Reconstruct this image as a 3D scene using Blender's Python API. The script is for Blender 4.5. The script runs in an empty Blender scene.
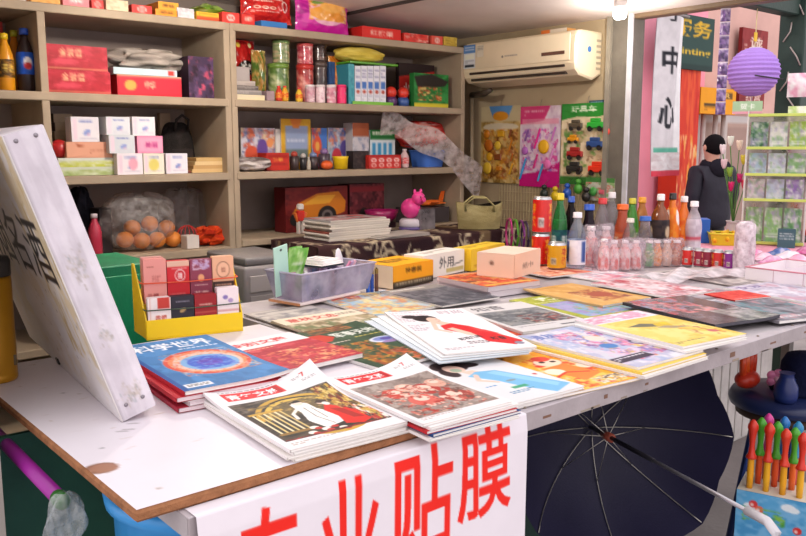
import bpy, bmesh, math, random
import numpy as np
from mathutils import Matrix, Vector
SC=bpy.context.scene; COL=SC.collection
rnd=random.Random(7); PI=math.pi
# ---------------------------------------------------------------- camera frame
F=822.; PCX,PCY=403.,268.; CZ=1.40
PITCH=math.atan(123/822.); AZ=math.radians(49.6)
_fh=np.array([math.cos(AZ),math.sin(AZ),0]); CR=np.array([math.sin(AZ),-math.cos(AZ),0])
CF=_fh*math.cos(PITCH)+np.array([0,0,-math.sin(PITCH)]); CU=np.cross(CR,CF); CAM=np.array([0,0,CZ])
def ray(px,py): return CF*F+CR*(px-PCX)+CU*(PCY-py)
def onz(px,py,z):
    d=ray(px,py); return CAM+d*((z-CZ)/d[2])
def onx(px,py,x):
    d=ray(px,py); return CAM+d*(x/d[0])
def ony(px,py,y):
    d=ray(px,py); return CAM+d*(y/d[1])
def sx(px,y): return float(ony(px,145,y)[0])
def sz(px,py,y): return float(ony(px,py,y)[2])
# ---------------------------------------------------------------- colours
def lin(c):
    if isinstance(c,str):
        c=c.lstrip('#'); c=[int(c[i:i+2],16)/255 for i in (0,2,4)]
    return np.array([x/12.92 if x<=.04045 else ((x+.055)/1.055)**2.4 for x in c[:3]])
def srgb(c):
    c=c.lstrip('#'); return np.array([int(c[i:i+2],16)/255 for i in (0,2,4)])
# ---------------------------------------------------------------- materials
MATS={}
def mat(n,rough=.6,spec=.5,metal=0,bump=0,bs=60,var=.06,emit=0,trans=0,alpha=1,vs=9):
    if n in MATS: return MATS[n]
    m=bpy.data.materials.new(n); m.use_nodes=True; nt=m.node_tree; N=nt.nodes; L=nt.links
    b=N['Principled BSDF']; a=N.new('ShaderNodeAttribute'); a.attribute_name='Col'
    tc=N.new('ShaderNodeTexCoord'); nz=N.new('ShaderNodeTexNoise'); nz.inputs['Scale'].default_value=vs; nz.inputs['Detail'].default_value=5
    L.new(tc.outputs['Object'],nz.inputs['Vector'])
    mr=N.new('ShaderNodeMapRange'); mr.inputs['To Min'].default_value=1-var; mr.inputs['To Max'].default_value=1+var
    mr.inputs['From Min'].default_value=.3; mr.inputs['From Max'].default_value=.7
    L.new(nz.outputs['Fac'],mr.inputs['Value'])
    mx=N.new('ShaderNodeVectorMath'); mx.operation='SCALE'
    L.new(a.outputs['Color'],mx.inputs[0]); L.new(mr.outputs['Result'],mx.inputs['Scale'])
    L.new(mx.outputs['Vector'],b.inputs['Base Color'])
    b.inputs['Roughness'].default_value=rough; b.inputs['Specular IOR Level'].default_value=spec; b.inputs['Metallic'].default_value=metal
    if trans: b.inputs['Transmission Weight'].default_value=trans
    if emit: L.new(mx.outputs['Vector'],b.inputs['Emission Color']); b.inputs['Emission Strength'].default_value=emit
    if bump:
        n2=N.new('ShaderNodeTexNoise'); n2.inputs['Scale'].default_value=bs; L.new(tc.outputs['Object'],n2.inputs['Vector'])
        bp=N.new('ShaderNodeBump'); bp.inputs['Strength'].default_value=bump; bp.inputs['Distance'].default_value=.01
        L.new(n2.outputs['Fac'],bp.inputs['Height']); L.new(bp.outputs['Normal'],b.inputs['Normal'])
    MATS[n]=m; return m
def clearmat(n,op=.25,rough=.12,bump=.5,bs=25,tint=1):
    # thin clear plastic: see-through film with a coloured haze and gloss
    if n in MATS: return MATS[n]
    m=bpy.data.materials.new(n); m.use_nodes=True; nt=m.node_tree; N=nt.nodes; L=nt.links
    b=N['Principled BSDF']; a=N.new('ShaderNodeAttribute'); a.attribute_name='Col'
    L.new(a.outputs['Color'],b.inputs['Base Color']); b.inputs['Roughness'].default_value=rough; b.inputs['Specular IOR Level'].default_value=.8
    t=N.new('ShaderNodeBsdfTransparent'); L.new(a.outputs['Color'],t.inputs['Color']) if tint else None
    mixs=N.new('ShaderNodeMixShader')
    tc=N.new('ShaderNodeTexCoord'); nz=N.new('ShaderNodeTexNoise'); nz.inputs['Scale'].default_value=bs; nz.inputs['Detail'].default_value=3
    L.new(tc.outputs['Object'],nz.inputs['Vector'])
    mr=N.new('ShaderNodeMapRange'); mr.inputs['From Min'].default_value=.3; mr.inputs['From Max'].default_value=.75
    mr.inputs['To Min'].default_value=op*.45; mr.inputs['To Max'].default_value=min(1,op*1.7)
    L.new(nz.outputs['Fac'],mr.inputs['Value'])
    L.new(mr.outputs['Result'],mixs.inputs['Fac']); L.new(t.outputs[0],mixs.inputs[1]); L.new(b.outputs[0],mixs.inputs[2])
    if bump:
        bp=N.new('ShaderNodeBump'); bp.inputs['Strength'].default_value=bump; bp.inputs['Distance'].default_value=.01
        L.new(nz.outputs['Fac'],bp.inputs['Height']); L.new(bp.outputs['Normal'],b.inputs['Normal'])
    L.new(mixs.outputs[0],N['Material Output'].inputs['Surface']); MATS[n]=m; return m
PAPER=mat('printed_paper',.55,.18,var=.03)
MATTE=mat('matte_board',.75,.2,var=.06)
CARD=mat('printed_card',.5,.25,var=.04)
PLAS=mat('plastic',.32,.5,var=.03)
GLOSS=mat('glossy_wrap',.18,.6,bump=.25,bs=40,var=.06)
METAL=mat('bare_metal',.35,.5,metal=.85,var=.1,vs=20)
PAINT=mat('worn_paint',.5,.35,bump=.1,bs=80,var=.12,vs=14)
CLOTH=mat('cloth',.9,.1,bump=.4,bs=200,var=.1)
WOOD=mat('laminate_wood',.6,.3,var=.14,vs=6)
WALLM=mat('painted_wall',.8,.2,bump=.1,bs=30,var=.06,vs=4)
CONC=mat('concrete',.85,.2,bump=.3,bs=40,var=.16,vs=3)
SKIN=mat('skin',.55,.35,var=.03)
PET=clearmat('clear_bottle',.2,.05,0,12)
FILM=clearmat('crinkled_film',.21,.08,1.0,60)
BAGM=clearmat('thin_bag_film',.16,.15,.9,40)
FROST=clearmat('frosted_plastic',.36,.3,.0,14)
# ---------------------------------------------------------------- paint canvas
_tx={}
def glyphs(s,bold=.012):
    k=(s,bold)
    if k not in _tx:
        c=bpy.data.curves.new('t','FONT'); c.body=s; c.offset=bold; c.resolution_u=3
        o=bpy.data.objects.new('t',c); m=o.to_mesh(); m.calc_loop_triangles()
        v=np.array([q.co[:2] for q in m.vertices]); t=np.array([q.vertices[:] for q in m.loop_triangles])
        o.to_mesh_clear(); bpy.data.objects.remove(o); bpy.data.curves.remove(c)
        lo=v.min(0); hi=v.max(0); v=(v-lo)/(hi-lo); v[:,1]=1-v[:,1]
        _tx[k]=(v,t,(hi-lo)[0]/(hi-lo)[1])
    return _tx[k]
class Pic:
    def __init__(s,w,h,c='ffffff',asp=None):
        s.W,s.H=w,h; s.a=np.tile(srgb(c),(h,w,1)).astype(float)
        yy,xx=np.mgrid[0:h,0:w]; s.x=(xx+.5)/w; s.y=(yy+.5)/h
    def _put(s,m,c,al=1):
        c=srgb(c) if isinstance(c,str) else np.array(c); s.a[m]=s.a[m]*(1-al)+c*al; return s
    def rect(s,x0,y0,x1,y1,c,al=1): return s._put((s.x>=x0)&(s.x<=x1)&(s.y>=y0)&(s.y<=y1),c,al)
    def ell(s,cx,cy,rx,ry,c,rot=0,al=1):
        dx,dy=s.x-cx,s.y-cy; k=s.H/s.W; dy=dy*k; r=math.radians(rot)
        u=dx*math.cos(r)+dy*math.sin(r); v=-dx*math.sin(r)+dy*math.cos(r)
        return s._put((u/rx)**2+(v/(ry*k))**2<=1,c,al)
    def ring(s,cx,cy,rx,ry,t,c): 
        q=((s.x-cx)/rx)**2+((s.y-cy)/ry)**2; return s._put((q<=1)&(q>=(1-t)**2),c)
    def poly(s,p,c,al=1):
        ins=np.zeros(s.x.shape,bool); n=len(p)
        for i in range(n):
            (xa,ya),(xb,yb)=p[i],p[(i+1)%n]
            if ya==yb: continue
            ins^=((ya>s.y)!=(yb>s.y))&(s.x<(xb-xa)*(s.y-ya)/(yb-ya)+xa)
        return s._put(ins,c,al)
    def line(s,p,w,c):
        k=s.H/s.W
        for (xa,ya),(xb,yb) in zip(p[:-1],p[1:]):
            dx,dy=xb-xa,(yb-ya)*k; l=dx*dx+dy*dy+1e-9
            t=np.clip(((s.x-xa)*dx+(s.y-ya)*k*dy)/l,0,1)
            s._put((s.x-xa-t*dx)**2+((s.y-ya)*k-t*dy)**2<=(w/2)**2,c)
        return s
    def noise(s,x0,y0,x1,y1,cols,sc=8,seed=1,al=1,thr=None):
        r=np.random.RandomState(seed); K=len(cols)+1
        def field(sc):
            g=r.rand(sc+2,sc+2,K); u=np.clip((s.x-x0)/(x1-x0),0,1)*sc; v=np.clip((s.y-y0)/(y1-y0),0,1)*sc
            i=u.astype(int); j=v.astype(int); fu=(u-i)[...,None]; fv=(v-j)[...,None]
            fu=fu*fu*(3-2*fu); fv=fv*fv*(3-2*fv)
            return g[j,i]*(1-fu)*(1-fv)+g[j,i+1]*fu*(1-fv)+g[j+1,i]*(1-fu)*fv+g[j+1,i+1]*fu*fv
        G=.55*field(sc)+.3*field(int(sc*2.3))+.22*field(int(sc*5))
        w=np.exp(22*(G[...,:K-1]-G[...,:K-1].max(-1,keepdims=True))); w/=w.sum(-1,keepdims=True)
        C=w@np.array([srgb(c) for c in cols])
        m=(s.x>=x0)&(s.x<=x1)&(s.y>=y0)&(s.y<=y1)
        if thr is not None: m&=G[...,-1]>np.quantile(G[...,-1],1-thr)*0+ (thr*.5+.27)
        s.a[m]=s.a[m]*(1-al)+C[m]*al; return s
    def dash(s,x0,y0,x1,y1,n,c,seed=1,fill=.55):
        r=random.Random(seed); h=(y1-y0)/n
        for i in range(n):
            x=x0; y=y0+i*h
            while x<x1:
                w=r.uniform(.012,.05); s.rect(x,y,min(x+w,x1),y+h*fill,c); x+=w+.012
                if r.random()<.12 and i%2: break
        return s
    def text(s,t,x,y,w,h,c,bold=.012,rot=0,al=1):
        v,tr,_=glyphs(t,bold); P=v*np.array([w,h])
        if rot:
            r=math.radians(rot); k=s.H/s.W; q=(P-np.array([w/2,h/2]))*np.array([1,k])
            q=np.stack([q[:,0]*math.cos(r)-q[:,1]*math.sin(r),q[:,0]*math.sin(r)+q[:,1]*math.cos(r)],1); P=q/np.array([1,k])+np.array([w/2,h/2])
        P=(P+np.array([x,y]))*np.array([s.W,s.H]); cc=srgb(c)
        for a,b,d in P[tr]:
            lo=np.floor(np.minimum(np.minimum(a,b),d)-.5).astype(int); hi=np.ceil(np.maximum(np.maximum(a,b),d)+.5).astype(int)
            x0,y0=max(lo[0],0),max(lo[1],0); x1,y1=min(hi[0],s.W),min(hi[1],s.H)
            if x1<=x0 or y1<=y0: continue
            yy,xx=np.mgrid[y0:y1,x0:x1]; xx=xx+.5; yy=yy+.5
            def e(p,q): return (q[0]-p[0])*(yy-p[1])-(q[1]-p[1])*(xx-p[0])
            e1,e2,e3=e(a,b),e(b,d),e(d,a)
            m=((e1>=0)&(e2>=0)&(e3>=0))|((e1<=0)&(e2<=0)&(e3<=0))
            s.a[y0:y1,x0:x1][m]=s.a[y0:y1,x0:x1][m]*(1-al)+cc*al
        return s
    def sample(s,nu,nv):
        # area-averaged colours on an (nv+1)x(nu+1) vertex grid, row 0 = top
        I=np.zeros((s.H+1,s.W+1,3)); I[1:,1:]=np.cumsum(np.cumsum(s.a,0),1)
        def edges(n,S):
            c=np.linspace(0,S,n+1); h=max(S/n/2,.5)
            lo=np.clip(np.round(c-h),0,S-1).astype(int); hi=np.clip(np.round(c+h),1,S).astype(int); return lo,np.maximum(hi,lo+1)
        xl,xh=edges(nu,s.W); yl,yh=edges(nv,s.H)
        A=I[np.ix_(yh,xh)]-I[np.ix_(yl,xh)]-I[np.ix_(yh,xl)]+I[np.ix_(yl,xl)]
        A=A/((yh-yl)[:,None]*(xh-xl)[None,:])[...,None]
        return np.where(A<=.04045,A/12.92,((A+.055)/1.055)**2.4)
# ---------------------------------------------------------------- mesh builder
def rotm(rx=0,ry=0,rz=0): return np.array(Matrix.Rotation(rz,3,'Z')@Matrix.Rotation(ry,3,'Y')@Matrix.Rotation(rx,3,'X'))
_bx={}
class MB:
    def __init__(s): s.V=[];s.Fc=[];s.C=[];s.mi=[];s.sm=[];s.n=0; s.R=np.eye(3); s.T=np.zeros(3)
    def at(s,loc=(0,0,0),rx=0,ry=0,rz=0,R=None): s.R=rotm(rx,ry,rz) if R is None else np.array(R); s.T=np.array(loc,float); return s
    def add(s,V,Fs,c,m=0,smooth=False):
        V=np.asarray(V,float)@s.R.T+s.T
        c=lin(c) if isinstance(c,str) else np.asarray(c,float)
        if c.ndim==1: c=np.tile(c,(len(V),1))
        s.V.append(V); s.C.append(c); k=s.n
        s.Fc+= [tuple(i+k for i in f) for f in Fs]; s.mi+=[m]*len(Fs); s.sm+=[smooth]*len(Fs); s.n+=len(V); return s
    def box(s,lo,hi,c,bev=0,m=0,seg=1):
        lo=np.array(lo,float); hi=np.array(hi,float); lo,hi=np.minimum(lo,hi),np.maximum(lo,hi); d=hi-lo
        if bev<=0:
            V=[(x,y,z) for x in (0,1) for y in (0,1) for z in (0,1)]
            Fs=[(0,1,3,2),(4,6,7,5),(0,4,5,1),(2,3,7,6),(0,2,6,4),(1,5,7,3)]
            return s.add(np.array(V)*d+lo,Fs,c,m)
        bm=bmesh.new(); bmesh.ops.create_cube(bm,size=1)
        for v in bm.verts: v.co=Vector((v.co.x*d[0],v.co.y*d[1],v.co.z*d[2]))
        bmesh.ops.bevel(bm,geom=bm.edges[:]+bm.verts[:],offset=min(bev,.45*d.min()),segments=seg,profile=.5,affect='EDGES')
        bm.verts.index_update(); V=[v.co[:] for v in bm.verts]; Fs=[tuple(v.index for v in f.verts) for f in bm.faces]; bm.free()
        return s.add(np.array(V)+(lo+hi)/2,Fs,c,m,seg>1)
    def cbox(s,c0,d,c,bev=0,m=0,seg=1): # centre-bottom
        x,y,z=c0; return s.box((x-d[0]/2,y-d[1]/2,z),(x+d[0]/2,y+d[1]/2,z+d[2]),c,bev,m,seg)
    def lathe(s,prof,c,n=20,m=0,o=(0,0,0),sxy=(1,1),smooth=True,capb=True,capt=True):
        # prof: (r,z[,colour]) from bottom to top
        V=[];C=[]; 
        c0=lin(c) if isinstance(c,str) else np.asarray(c)
        for p in prof:
            cc=lin(p[2]) if len(p)>2 else c0
            for i in range(n):
                a=2*PI*i/n; V.append((o[0]+p[0]*math.cos(a)*sxy[0],o[1]+p[0]*math.sin(a)*sxy[1],o[2]+p[1])); C.append(cc)
        Fs=[(k*n+i,k*n+(i+1)%n,(k+1)*n+(i+1)%n,(k+1)*n+i) for k in range(len(prof)-1) for i in range(n)]
        s.add(V,Fs,np.array(C),m,smooth)
        caps=[]
        k=s.n-len(V)
        if capb: caps.append(tuple(k+i for i in reversed(range(n))))
        if capt: caps.append(tuple(k+(len(prof)-1)*n+i for i in range(n)))
        s.Fc+=caps; s.mi+=[m]*len(caps); s.sm+=[False]*len(caps); return s
    def tube(s,pts,r,c,n=8,m=0,closed=False,flat=1):
        P=np.array(pts,float); k=len(P); r=np.broadcast_to(np.asarray(r,float),(k,)); V=[]
        up=np.array([0.,0.,1.])
        for i in range(k):
            a=P[(i-1)%k] if (closed or i>0) else P[i]; b=P[(i+1)%k] if (closed or i<k-1) else P[i]
            t=b-a; t=t/(np.linalg.norm(t)+1e-9)
            u=np.cross(t,up)
            if np.linalg.norm(u)<.05: u=np.cross(t,np.array([1.,0,0]))
            u/=np.linalg.norm(u); w=np.cross(u,t)
            for j in range(n):
                q=2*PI*j/n; V.append(P[i]+r[i]*(math.cos(q)*u+math.sin(q)*w*flat))
        Fs=[(i*n+j,((i+1)%k)*n+j,((i+1)%k)*n+(j+1)%n,i*n+(j+1)%n) for i in range(k if closed else k-1) for j in range(n)]
        if not closed: Fs+=[tuple(range(n)),tuple((k-1)*n+j for j in reversed(range(n)))]
        return s.add(V,Fs,c,m,True)
    def ball(s,o,r,c,n=16,m=0,k=10):
        r=np.broadcast_to(np.asarray(r,float),(3,)); V=[];
        for i in range(k+1):
            t=PI*i/k
            for j in range(n): q=2*PI*j/n; V.append((o[0]+r[0]*math.sin(t)*math.cos(q),o[1]+r[1]*math.sin(t)*math.sin(q),o[2]-r[2]*math.cos(t)))
        Fs=[(i*n+j,i*n+(j+1)%n,(i+1)*n+(j+1)%n,(i+1)*n+j) for i in range(k) for j in range(n)]
        return s.add(V,Fs,c,m,True)
    def prism(s,poly,h,c,m=0,z=0):
        n=len(poly); V=[(x,y,z) for x,y in poly]+[(x,y,z+h) for x,y in poly]
        Fs=[tuple(reversed(range(n))),tuple(n+i for i in range(n))]+[(i,(i+1)%n,n+(i+1)%n,n+i) for i in range(n)]
        return s.add(V,Fs,c,m)
    def grid(s,pic,f,nu,nv,m=0,smooth=True,c=None):
        # f(u,v)->arrays x,y,z ; u 0..1 left-right, v 0..1 top-bottom
        v,u=np.meshgrid(np.linspace(0,1,nv+1),np.linspace(0,1,nu+1),indexing='ij')
        x,y,z=f(u,v); V=np.stack([np.broadcast_to(q,u.shape) for q in (x,y,z)],-1).reshape(-1,3)
        C=pic.sample(nu,nv).reshape(-1,3) if pic is not None else lin(c)
        i=np.arange(nv)[:,None]*(nu+1)+np.arange(nu)[None,:]
        Fs=np.stack([i,i+nu+1,i+nu+2,i+1],-1).reshape(-1,4).tolist()
        return s.add(V,Fs,C,m,smooth)
    def face(s,pic,o,ux,vy,cell=.004,m=0):
        # flat printed face: origin = top-left, ux along width, vy downwards
        o,ux,vy=[np.array(q,float) for q in (o,ux,vy)]
        nu=int(np.clip(np.linalg.norm(ux)/cell,4,160)); nv=int(np.clip(np.linalg.norm(vy)/cell,4,160))
        return s.grid(pic,lambda u,v:[o[k]+ux[k]*u+vy[k]*v for k in range(3)],nu,nv,m,False)
    def deform(s,fn): s.V=[fn(v) for v in s.V]; return s
    def build(s,name,mats,parent=None,loc=None,rz=0,label=None,cat=None,group=None,kind=None):
        V=np.concatenate(s.V); C=np.concatenate(s.C); me=bpy.data.meshes.new(name)
        me.from_pydata(V.tolist(),[],s.Fc)
        at=me.color_attributes.new('Col','FLOAT_COLOR','POINT')
        at.data.foreach_set('color',np.concatenate([C,np.ones((len(C),1))],1).ravel().astype(np.float32))
        for mm in (mats if isinstance(mats,(list,tuple)) else [mats]): me.materials.append(mm)
        me.polygons.foreach_set('material_index',s.mi); me.polygons.foreach_set('use_smooth',s.sm); me.update()
        o=bpy.data.objects.new(name,me); COL.objects.link(o)
        if parent: o.parent=parent
        if loc is not None: o.location=[float(q) for q in loc]
        o.rotation_euler.z=rz
        if label: tag(o,label,cat,group)
        if kind: o['kind']=kind
        return o
def tag(o,label,cat,group=None,kind=None):
    o['label']=label; o['category']=cat
    if group: o['group']=group
    if kind: o['kind']=kind
    return o
def thing(name,label,cat,loc=(0,0,0),rz=0,group=None):
    o=bpy.data.objects.new(name,None); o.empty_display_size=.05; COL.objects.link(o); o.location=[float(q) for q in loc]; o.rotation_euler.z=rz
    return tag(o,label,cat,group)
def struct(name,mb,m): return mb.build(name,m,kind='structure')
def dup(o,loc,rz=None,label=None,group=None):
    c=o.copy(); COL.objects.link(c); c.location=[float(q) for q in loc]
    if rz is not None: c.rotation_euler.z=rz
    if label: c['label']=label
    if group: c['group']=group
    for ch in o.children:
        k=ch.copy(); COL.objects.link(k); k.parent=c
        for g in ch.children:
            q=g.copy(); COL.objects.link(q); q.parent=k
    return c
def pbox(name,label,cat,loc,d,c,rz=0,group=None,front=None,top=None,left=None,cell=.005,m=None,bev=.002,parent=None,tilt=0):
    # printed box, origin centre-bottom; front = -Y face, left = -X face
    b=MB(); x,y,z=d[0]/2,d[1]/2,d[2]; e=.0006
    b.cbox((0,0,0),d,c,bev)
    if front is not None: b.face(front,(-x,-y-e,z),(2*x,0,0),(0,0,-z),cell)
    if top is not None: b.face(top,(-x,y,z+e),(2*x,0,0),(0,-2*y,0),cell)
    if left is not None: b.face(left,(-x-e,y,z),(0,-2*y,0),(0,0,-z),cell)
    if tilt: b.deform(lambda V:V@rotm(tilt).T)
    return b.build(name,m or CARD,parent,loc,rz,label,cat,group)
# ================================================================ camera, light
cd=bpy.data.cameras.new('camera'); cam=bpy.data.objects.new('camera',cd); COL.objects.link(cam); SC.camera=cam
cd.sensor_width=36; cd.lens=36*F/806; cd.clip_start=.02
cam.matrix_world=Matrix(((CR[0],CU[0],-CF[0],0),(CR[1],CU[1],-CF[1],0),(CR[2],CU[2],-CF[2],CZ),(0,0,0,1)))
SC.view_settings.view_transform='Standard'; SC.view_settings.look='None'; SC.view_settings.gamma=1; SC.view_settings.use_curve_mapping=False
SC.view_settings.exposure=0.1
SC.cycles.use_denoising=True
SC.cycles.max_bounces=8; SC.cycles.diffuse_bounces=5; SC.cycles.transparent_max_bounces=24
W=bpy.data.worlds.new('overcast_sky'); SC.world=W; W.use_nodes=True
nt=W.node_tree; bg=nt.nodes['Background']
tc=nt.nodes.new('ShaderNodeTexCoord'); sp=nt.nodes.new('ShaderNodeSeparateXYZ'); rp=nt.nodes.new('ShaderNodeValToRGB')
nt.links.new(tc.outputs['Generated'],sp.inputs[0]); nt.links.new(sp.outputs['Z'],rp.inputs[0])
rp.color_ramp.elements[0].color=(.95,.86,.90,1); rp.color_ramp.elements[1].color=(1,.97,1,1)
nt.links.new(rp.outputs[0],bg.inputs['Color']); bg.inputs['Strength'].default_value=1.3
sd=bpy.data.lights.new('hazy_sun','SUN'); sd.energy=.35; sd.angle=math.radians(50); sd.color=(1,.96,.95)
so=bpy.data.objects.new('hazy_sun',sd); COL.objects.link(so)
so.rotation_euler=Vector((-.25,-.85,1.0)).to_track_quat('Z','Y').to_euler(); so.location=(-1,-3,4)
# ================================================================ setting
D=.93; BT=.95          # desk top, white board top
ZC=2.04
st=MB().box((-3,-3,-.1),(14,5,0),'9c9794'); struct('floor',st,CONC)
def zc(x): return 1.995+(3.36-x)*.05
cb=MB(); cV=[(x,y,zc(x)+h) for h in (0,.06) for x in (.2,3.44) for y in (1.7,3.75)]
cb.add(cV,[(0,1,3,2),(4,6,7,5),(0,4,5,1),(2,3,7,6),(0,2,6,4),(1,5,7,3)],'e6dad4'); struct('ceiling',cb,WALLM)
struct('wall_left',MB().box((.24,1.36,0),(.32,3.7,2.165),'a9a095'),WALLM)
struct('wall_back',MB().box((.24,3.64,0),(3.42,3.72,2.165),'a5968c'),WALLM)
XR=3.36
w=MB().box((XR,2.42,0),(XR+.06,3.64,ZC),'b3a182')
struct('wall_right',w,WALLM)
# metal corner post and header of the side opening
p=MB().box((XR-.02,2.29,0),(XR+.08,2.42,ZC),'6d675d',.006).box((XR-.03,2.285,0),(XR-.02,2.31,ZC),'c8c8cc').box((XR-.035,2.40,0),(XR-.02,2.425,ZC),'8c8577')
struct('trim_1',p,PAINT)
struct('trim_2',MB().box((XR-.02,1.2,1.975),(XR+.05,2.29,2.03),'6e5a45',.004),PAINT)
tx=float(onz(390,7,2.025)[0]); struct('trim_3',MB().box((tx-.008,1.72,zc(tx)-.012),(tx+.008,3.6,zc(tx)+.002),'3a3330'),PAINT)
# outside: shop wall along the street, green awning frame
YW=4.62
struct('wall_outside',MB().box((3.42,YW,0),(8.05,YW+.1,3.4),'f7a2b4'),WALLM)
struct('wall_shop',MB().box((8.05,YW,0),(14,YW+.1,3.4),'dbb0a4'),WALLM)
# ================================================================ shelving
SB=[1.895,1.578,1.266,.945]       # centre height of board fronts
YS=3.2; SHC='a8967f'; BK='93837a'
def board(z,x0,x1): return MB().box((x0,YS,z-.016),(x1,3.6,z+.016),SHC,.003)
def shelving(label,x0,x1,divs,levels):
    r=thing('shelving_unit',label,'shelf',(0,0,0))
    for z in levels: board(z,x0,x1).build('shelf_board',WOOD,r)
    for x in [x0,x1]+divs: MB().box((x-.014,YS+.003,0),(x+.014,3.6,levels[0]+.015),SHC,.002).build('side_panel' if x in (x0,x1) else 'divider',WOOD,r)
    MB().box((x0,3.6,.02),(x1,3.615,levels[0]),BK).build('back_panel',WOOD,r)
    return r
xa,xb,xc,xd=.40,sx(49,YS),sx(233.5,YS),sx(463,YS)
shelving('wooden shelving against the back wall holding red cartons and a bag of oranges',xa,xc-.016,[xb],SB+[.62,.3])
shelving('wooden shelving against the back wall beside the air conditioner, with toys and snacks',xc+.014,xd,[],SB[:3]+[.5,.1])
# ================================================================ desk with metal edge, white board, banner
YD=.925; DX0,DX1=.43,3.3; DYB=1.80
dk=thing('display_desk','long display desk with a battered aluminium front edge, covered in magazines','desk',(0,0,0))
dp=[(DX0,YD+.004),(DX1,YD+.004),(DX1,2.16),(1.10,2.16),(1.10,DYB),(DX0,DYB)]
MB().prism(dp,.03,'b9b2b4',z=D-.03).build('desk_top',PAINT,dk)
e=MB().box((DX0,YD,D-.034),(DX1,YD+.003,D+.001),'a89ea0',.001).box((DX0,YD,D),(DX1,YD+.032,D+.002),'bdb4b8',.0008)
for i in range(14):
    x=1.1+i*.17+rnd.uniform(-.03,.03); e.lathe([(.0001,0),(.004,.0005),(.0035,.002),(.001,.003)],'8a7d70',8,o=(x,YD+.018,D+.002))
    if rnd.random()<.6: e.box((x+.03,YD-.0006,D-.02),(x+.03+rnd.uniform(.01,.03),YD,D-.02+rnd.uniform(.004,.012)),'7c5a48')
for i in range(13):
    x=1.1+rnd.random()*2.0; e.box((x,YD-.0005,D-.032),(x+rnd.uniform(.01,.05),YD,D-.032+rnd.uniform(.002,.006)),rnd.choice(['9a8a78','8c8074','9a9080']))
e.build('edge_strip',PAINT,dk)
for x,y in ((.80,1.06),(.74,1.70),(1.9,2.1),(3.2,2.1),(3.2,1.02)): MB().box((x-.025,y-.025,0),(x+.025,y+.025,D-.03),'4a4a4a',.003).build('leg',PAINT,dk)
MB().box((.84,1.45,.02),(2.2,1.47,D-.031),'1f3a33').build('modesty_panel',PAINT,dk)
# white board
b0=onz(140,512,BT); BX0=float(b0[0])-.004; BY0=.950; BX1=1.05; BY1=1.795
pc=Pic(520,640,'e4dde3')
r_=random.Random(3)
for i in range(60):
    x,y=r_.random(),r_.random(); pc.line([(x,y),(x+r_.uniform(-.03,.03),y+r_.uniform(-.006,.006))],r_.uniform(.001,.003),r_.choice(['cfc3c4','b9a9a6','d9cfd2','c9bab2']))
for i in range(26): pc.ell(r_.random(),r_.random(),r_.uniform(.002,.006),r_.uniform(.002,.004),r_.choice(['a79a94','c3b2aa','8f8a8e']))
def uvb(px,py):
    q=onz(px,py,BT); return ((q[0]-BX0)/(BX1-BX0),1-(q[1]-BY0)/(BY1-BY0))
for px,py in ((122,430),(127,424),(116,432)):
    u,v=uvb(px,py); pc.line([(u,v),(u+.02,v+.01)],.006,'a39b9d')
u,v=uvb(100,469); pc.ell(u,v,.034,.024,'8a5f4a',20).ell(u+.003,v+.002,.029,.019,'a07058',20).ell(u-.02,v+.01,.006,.005,'8a6048')
bt=thing('table_board','white laminated board with chipped brown edge lying on the desk\'s left end','table top',(0,0,0))
def bev(u,v):
    x=BX0+(BX1-BX0)*u; y=BY1-(BY1-BY0)*v; return x,y,BT+0*u
MB().box((BX0,BY0,D+.0028),(BX1,BY1,BT-.0006),'9c6a48',.004).build('board_core',mat('chipboard',.8,.2,bump=.4,bs=180,var=.25,vs=40),bt)
MB().grid(pc,lambda u,v:(BX0+.003+(BX1-BX0-.006)*u,BY1-.003-(BY1-BY0-.006)*v,BT+0*u),170,215).build('board_surface',mat('laminate',.4,.3,var=.02),bt)
# banner draped over the front edge
BNL=float(ony(196,515,YD-.006)[0]); BNR=float(ony(525,470,YD-.006)[0]); BNH=.40; BNT=.03
pb=Pic(1000,int(1000*(BNH+BNT)/(BNR-BNL)),'e9e2e8')
def bnuv(px,py):
    q=ony(px,py,YD-.006); return (q[0]-BNL)/(BNR-BNL),(D-q[2]+BNT)/(BNH+BNT)
for ch,pl,pr,ytl,yb in (('专',232,300,508,640),('业',318,379,480,600),('贴',390,452,449,560),('膜',457,510,428,516)):
    ym=(ytl); u0,v0=bnuv(pl,ym+ (pr-pl)*.16); u1,_=bnuv(pr,ym); um,v1=bnuv((pl+pr)/2,yb)
    v0=bnuv((pl+pr)/2,ytl)[1]
    pb.text(ch,u0,v0,u1-u0,v1-v0,'ee2d24',.015)
bn=MB()
def bnf(u,v):
    x=BNL+(BNR-BNL)*u; s=v*(BNH+BNT); t=s-BNT
    wob=.004*np.sin(u*9)+.003*np.sin(u*23+1)
    k=np.clip(t/.02,-1,1)
    y=np.where(t<0,YD-.004-t,YD-.006-.004*np.clip(t/.03,0,1)+wob*np.clip(t/.2,0,1)*-1)
    z=np.where(t<0,D+.0035,D+.0035-t)
    dz=np.where((u<.03),-.02*(1-u/.03)*0,0)
    return x,y,z+dz
bn.grid(pb,bnf,330,170)
o=bn.build('banner',mat('vinyl_banner',.6,.15,bump=.15,bs=18,var=.03),None,None,0,'white banner with big red characters draped over the desk\'s front edge','banner')

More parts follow.
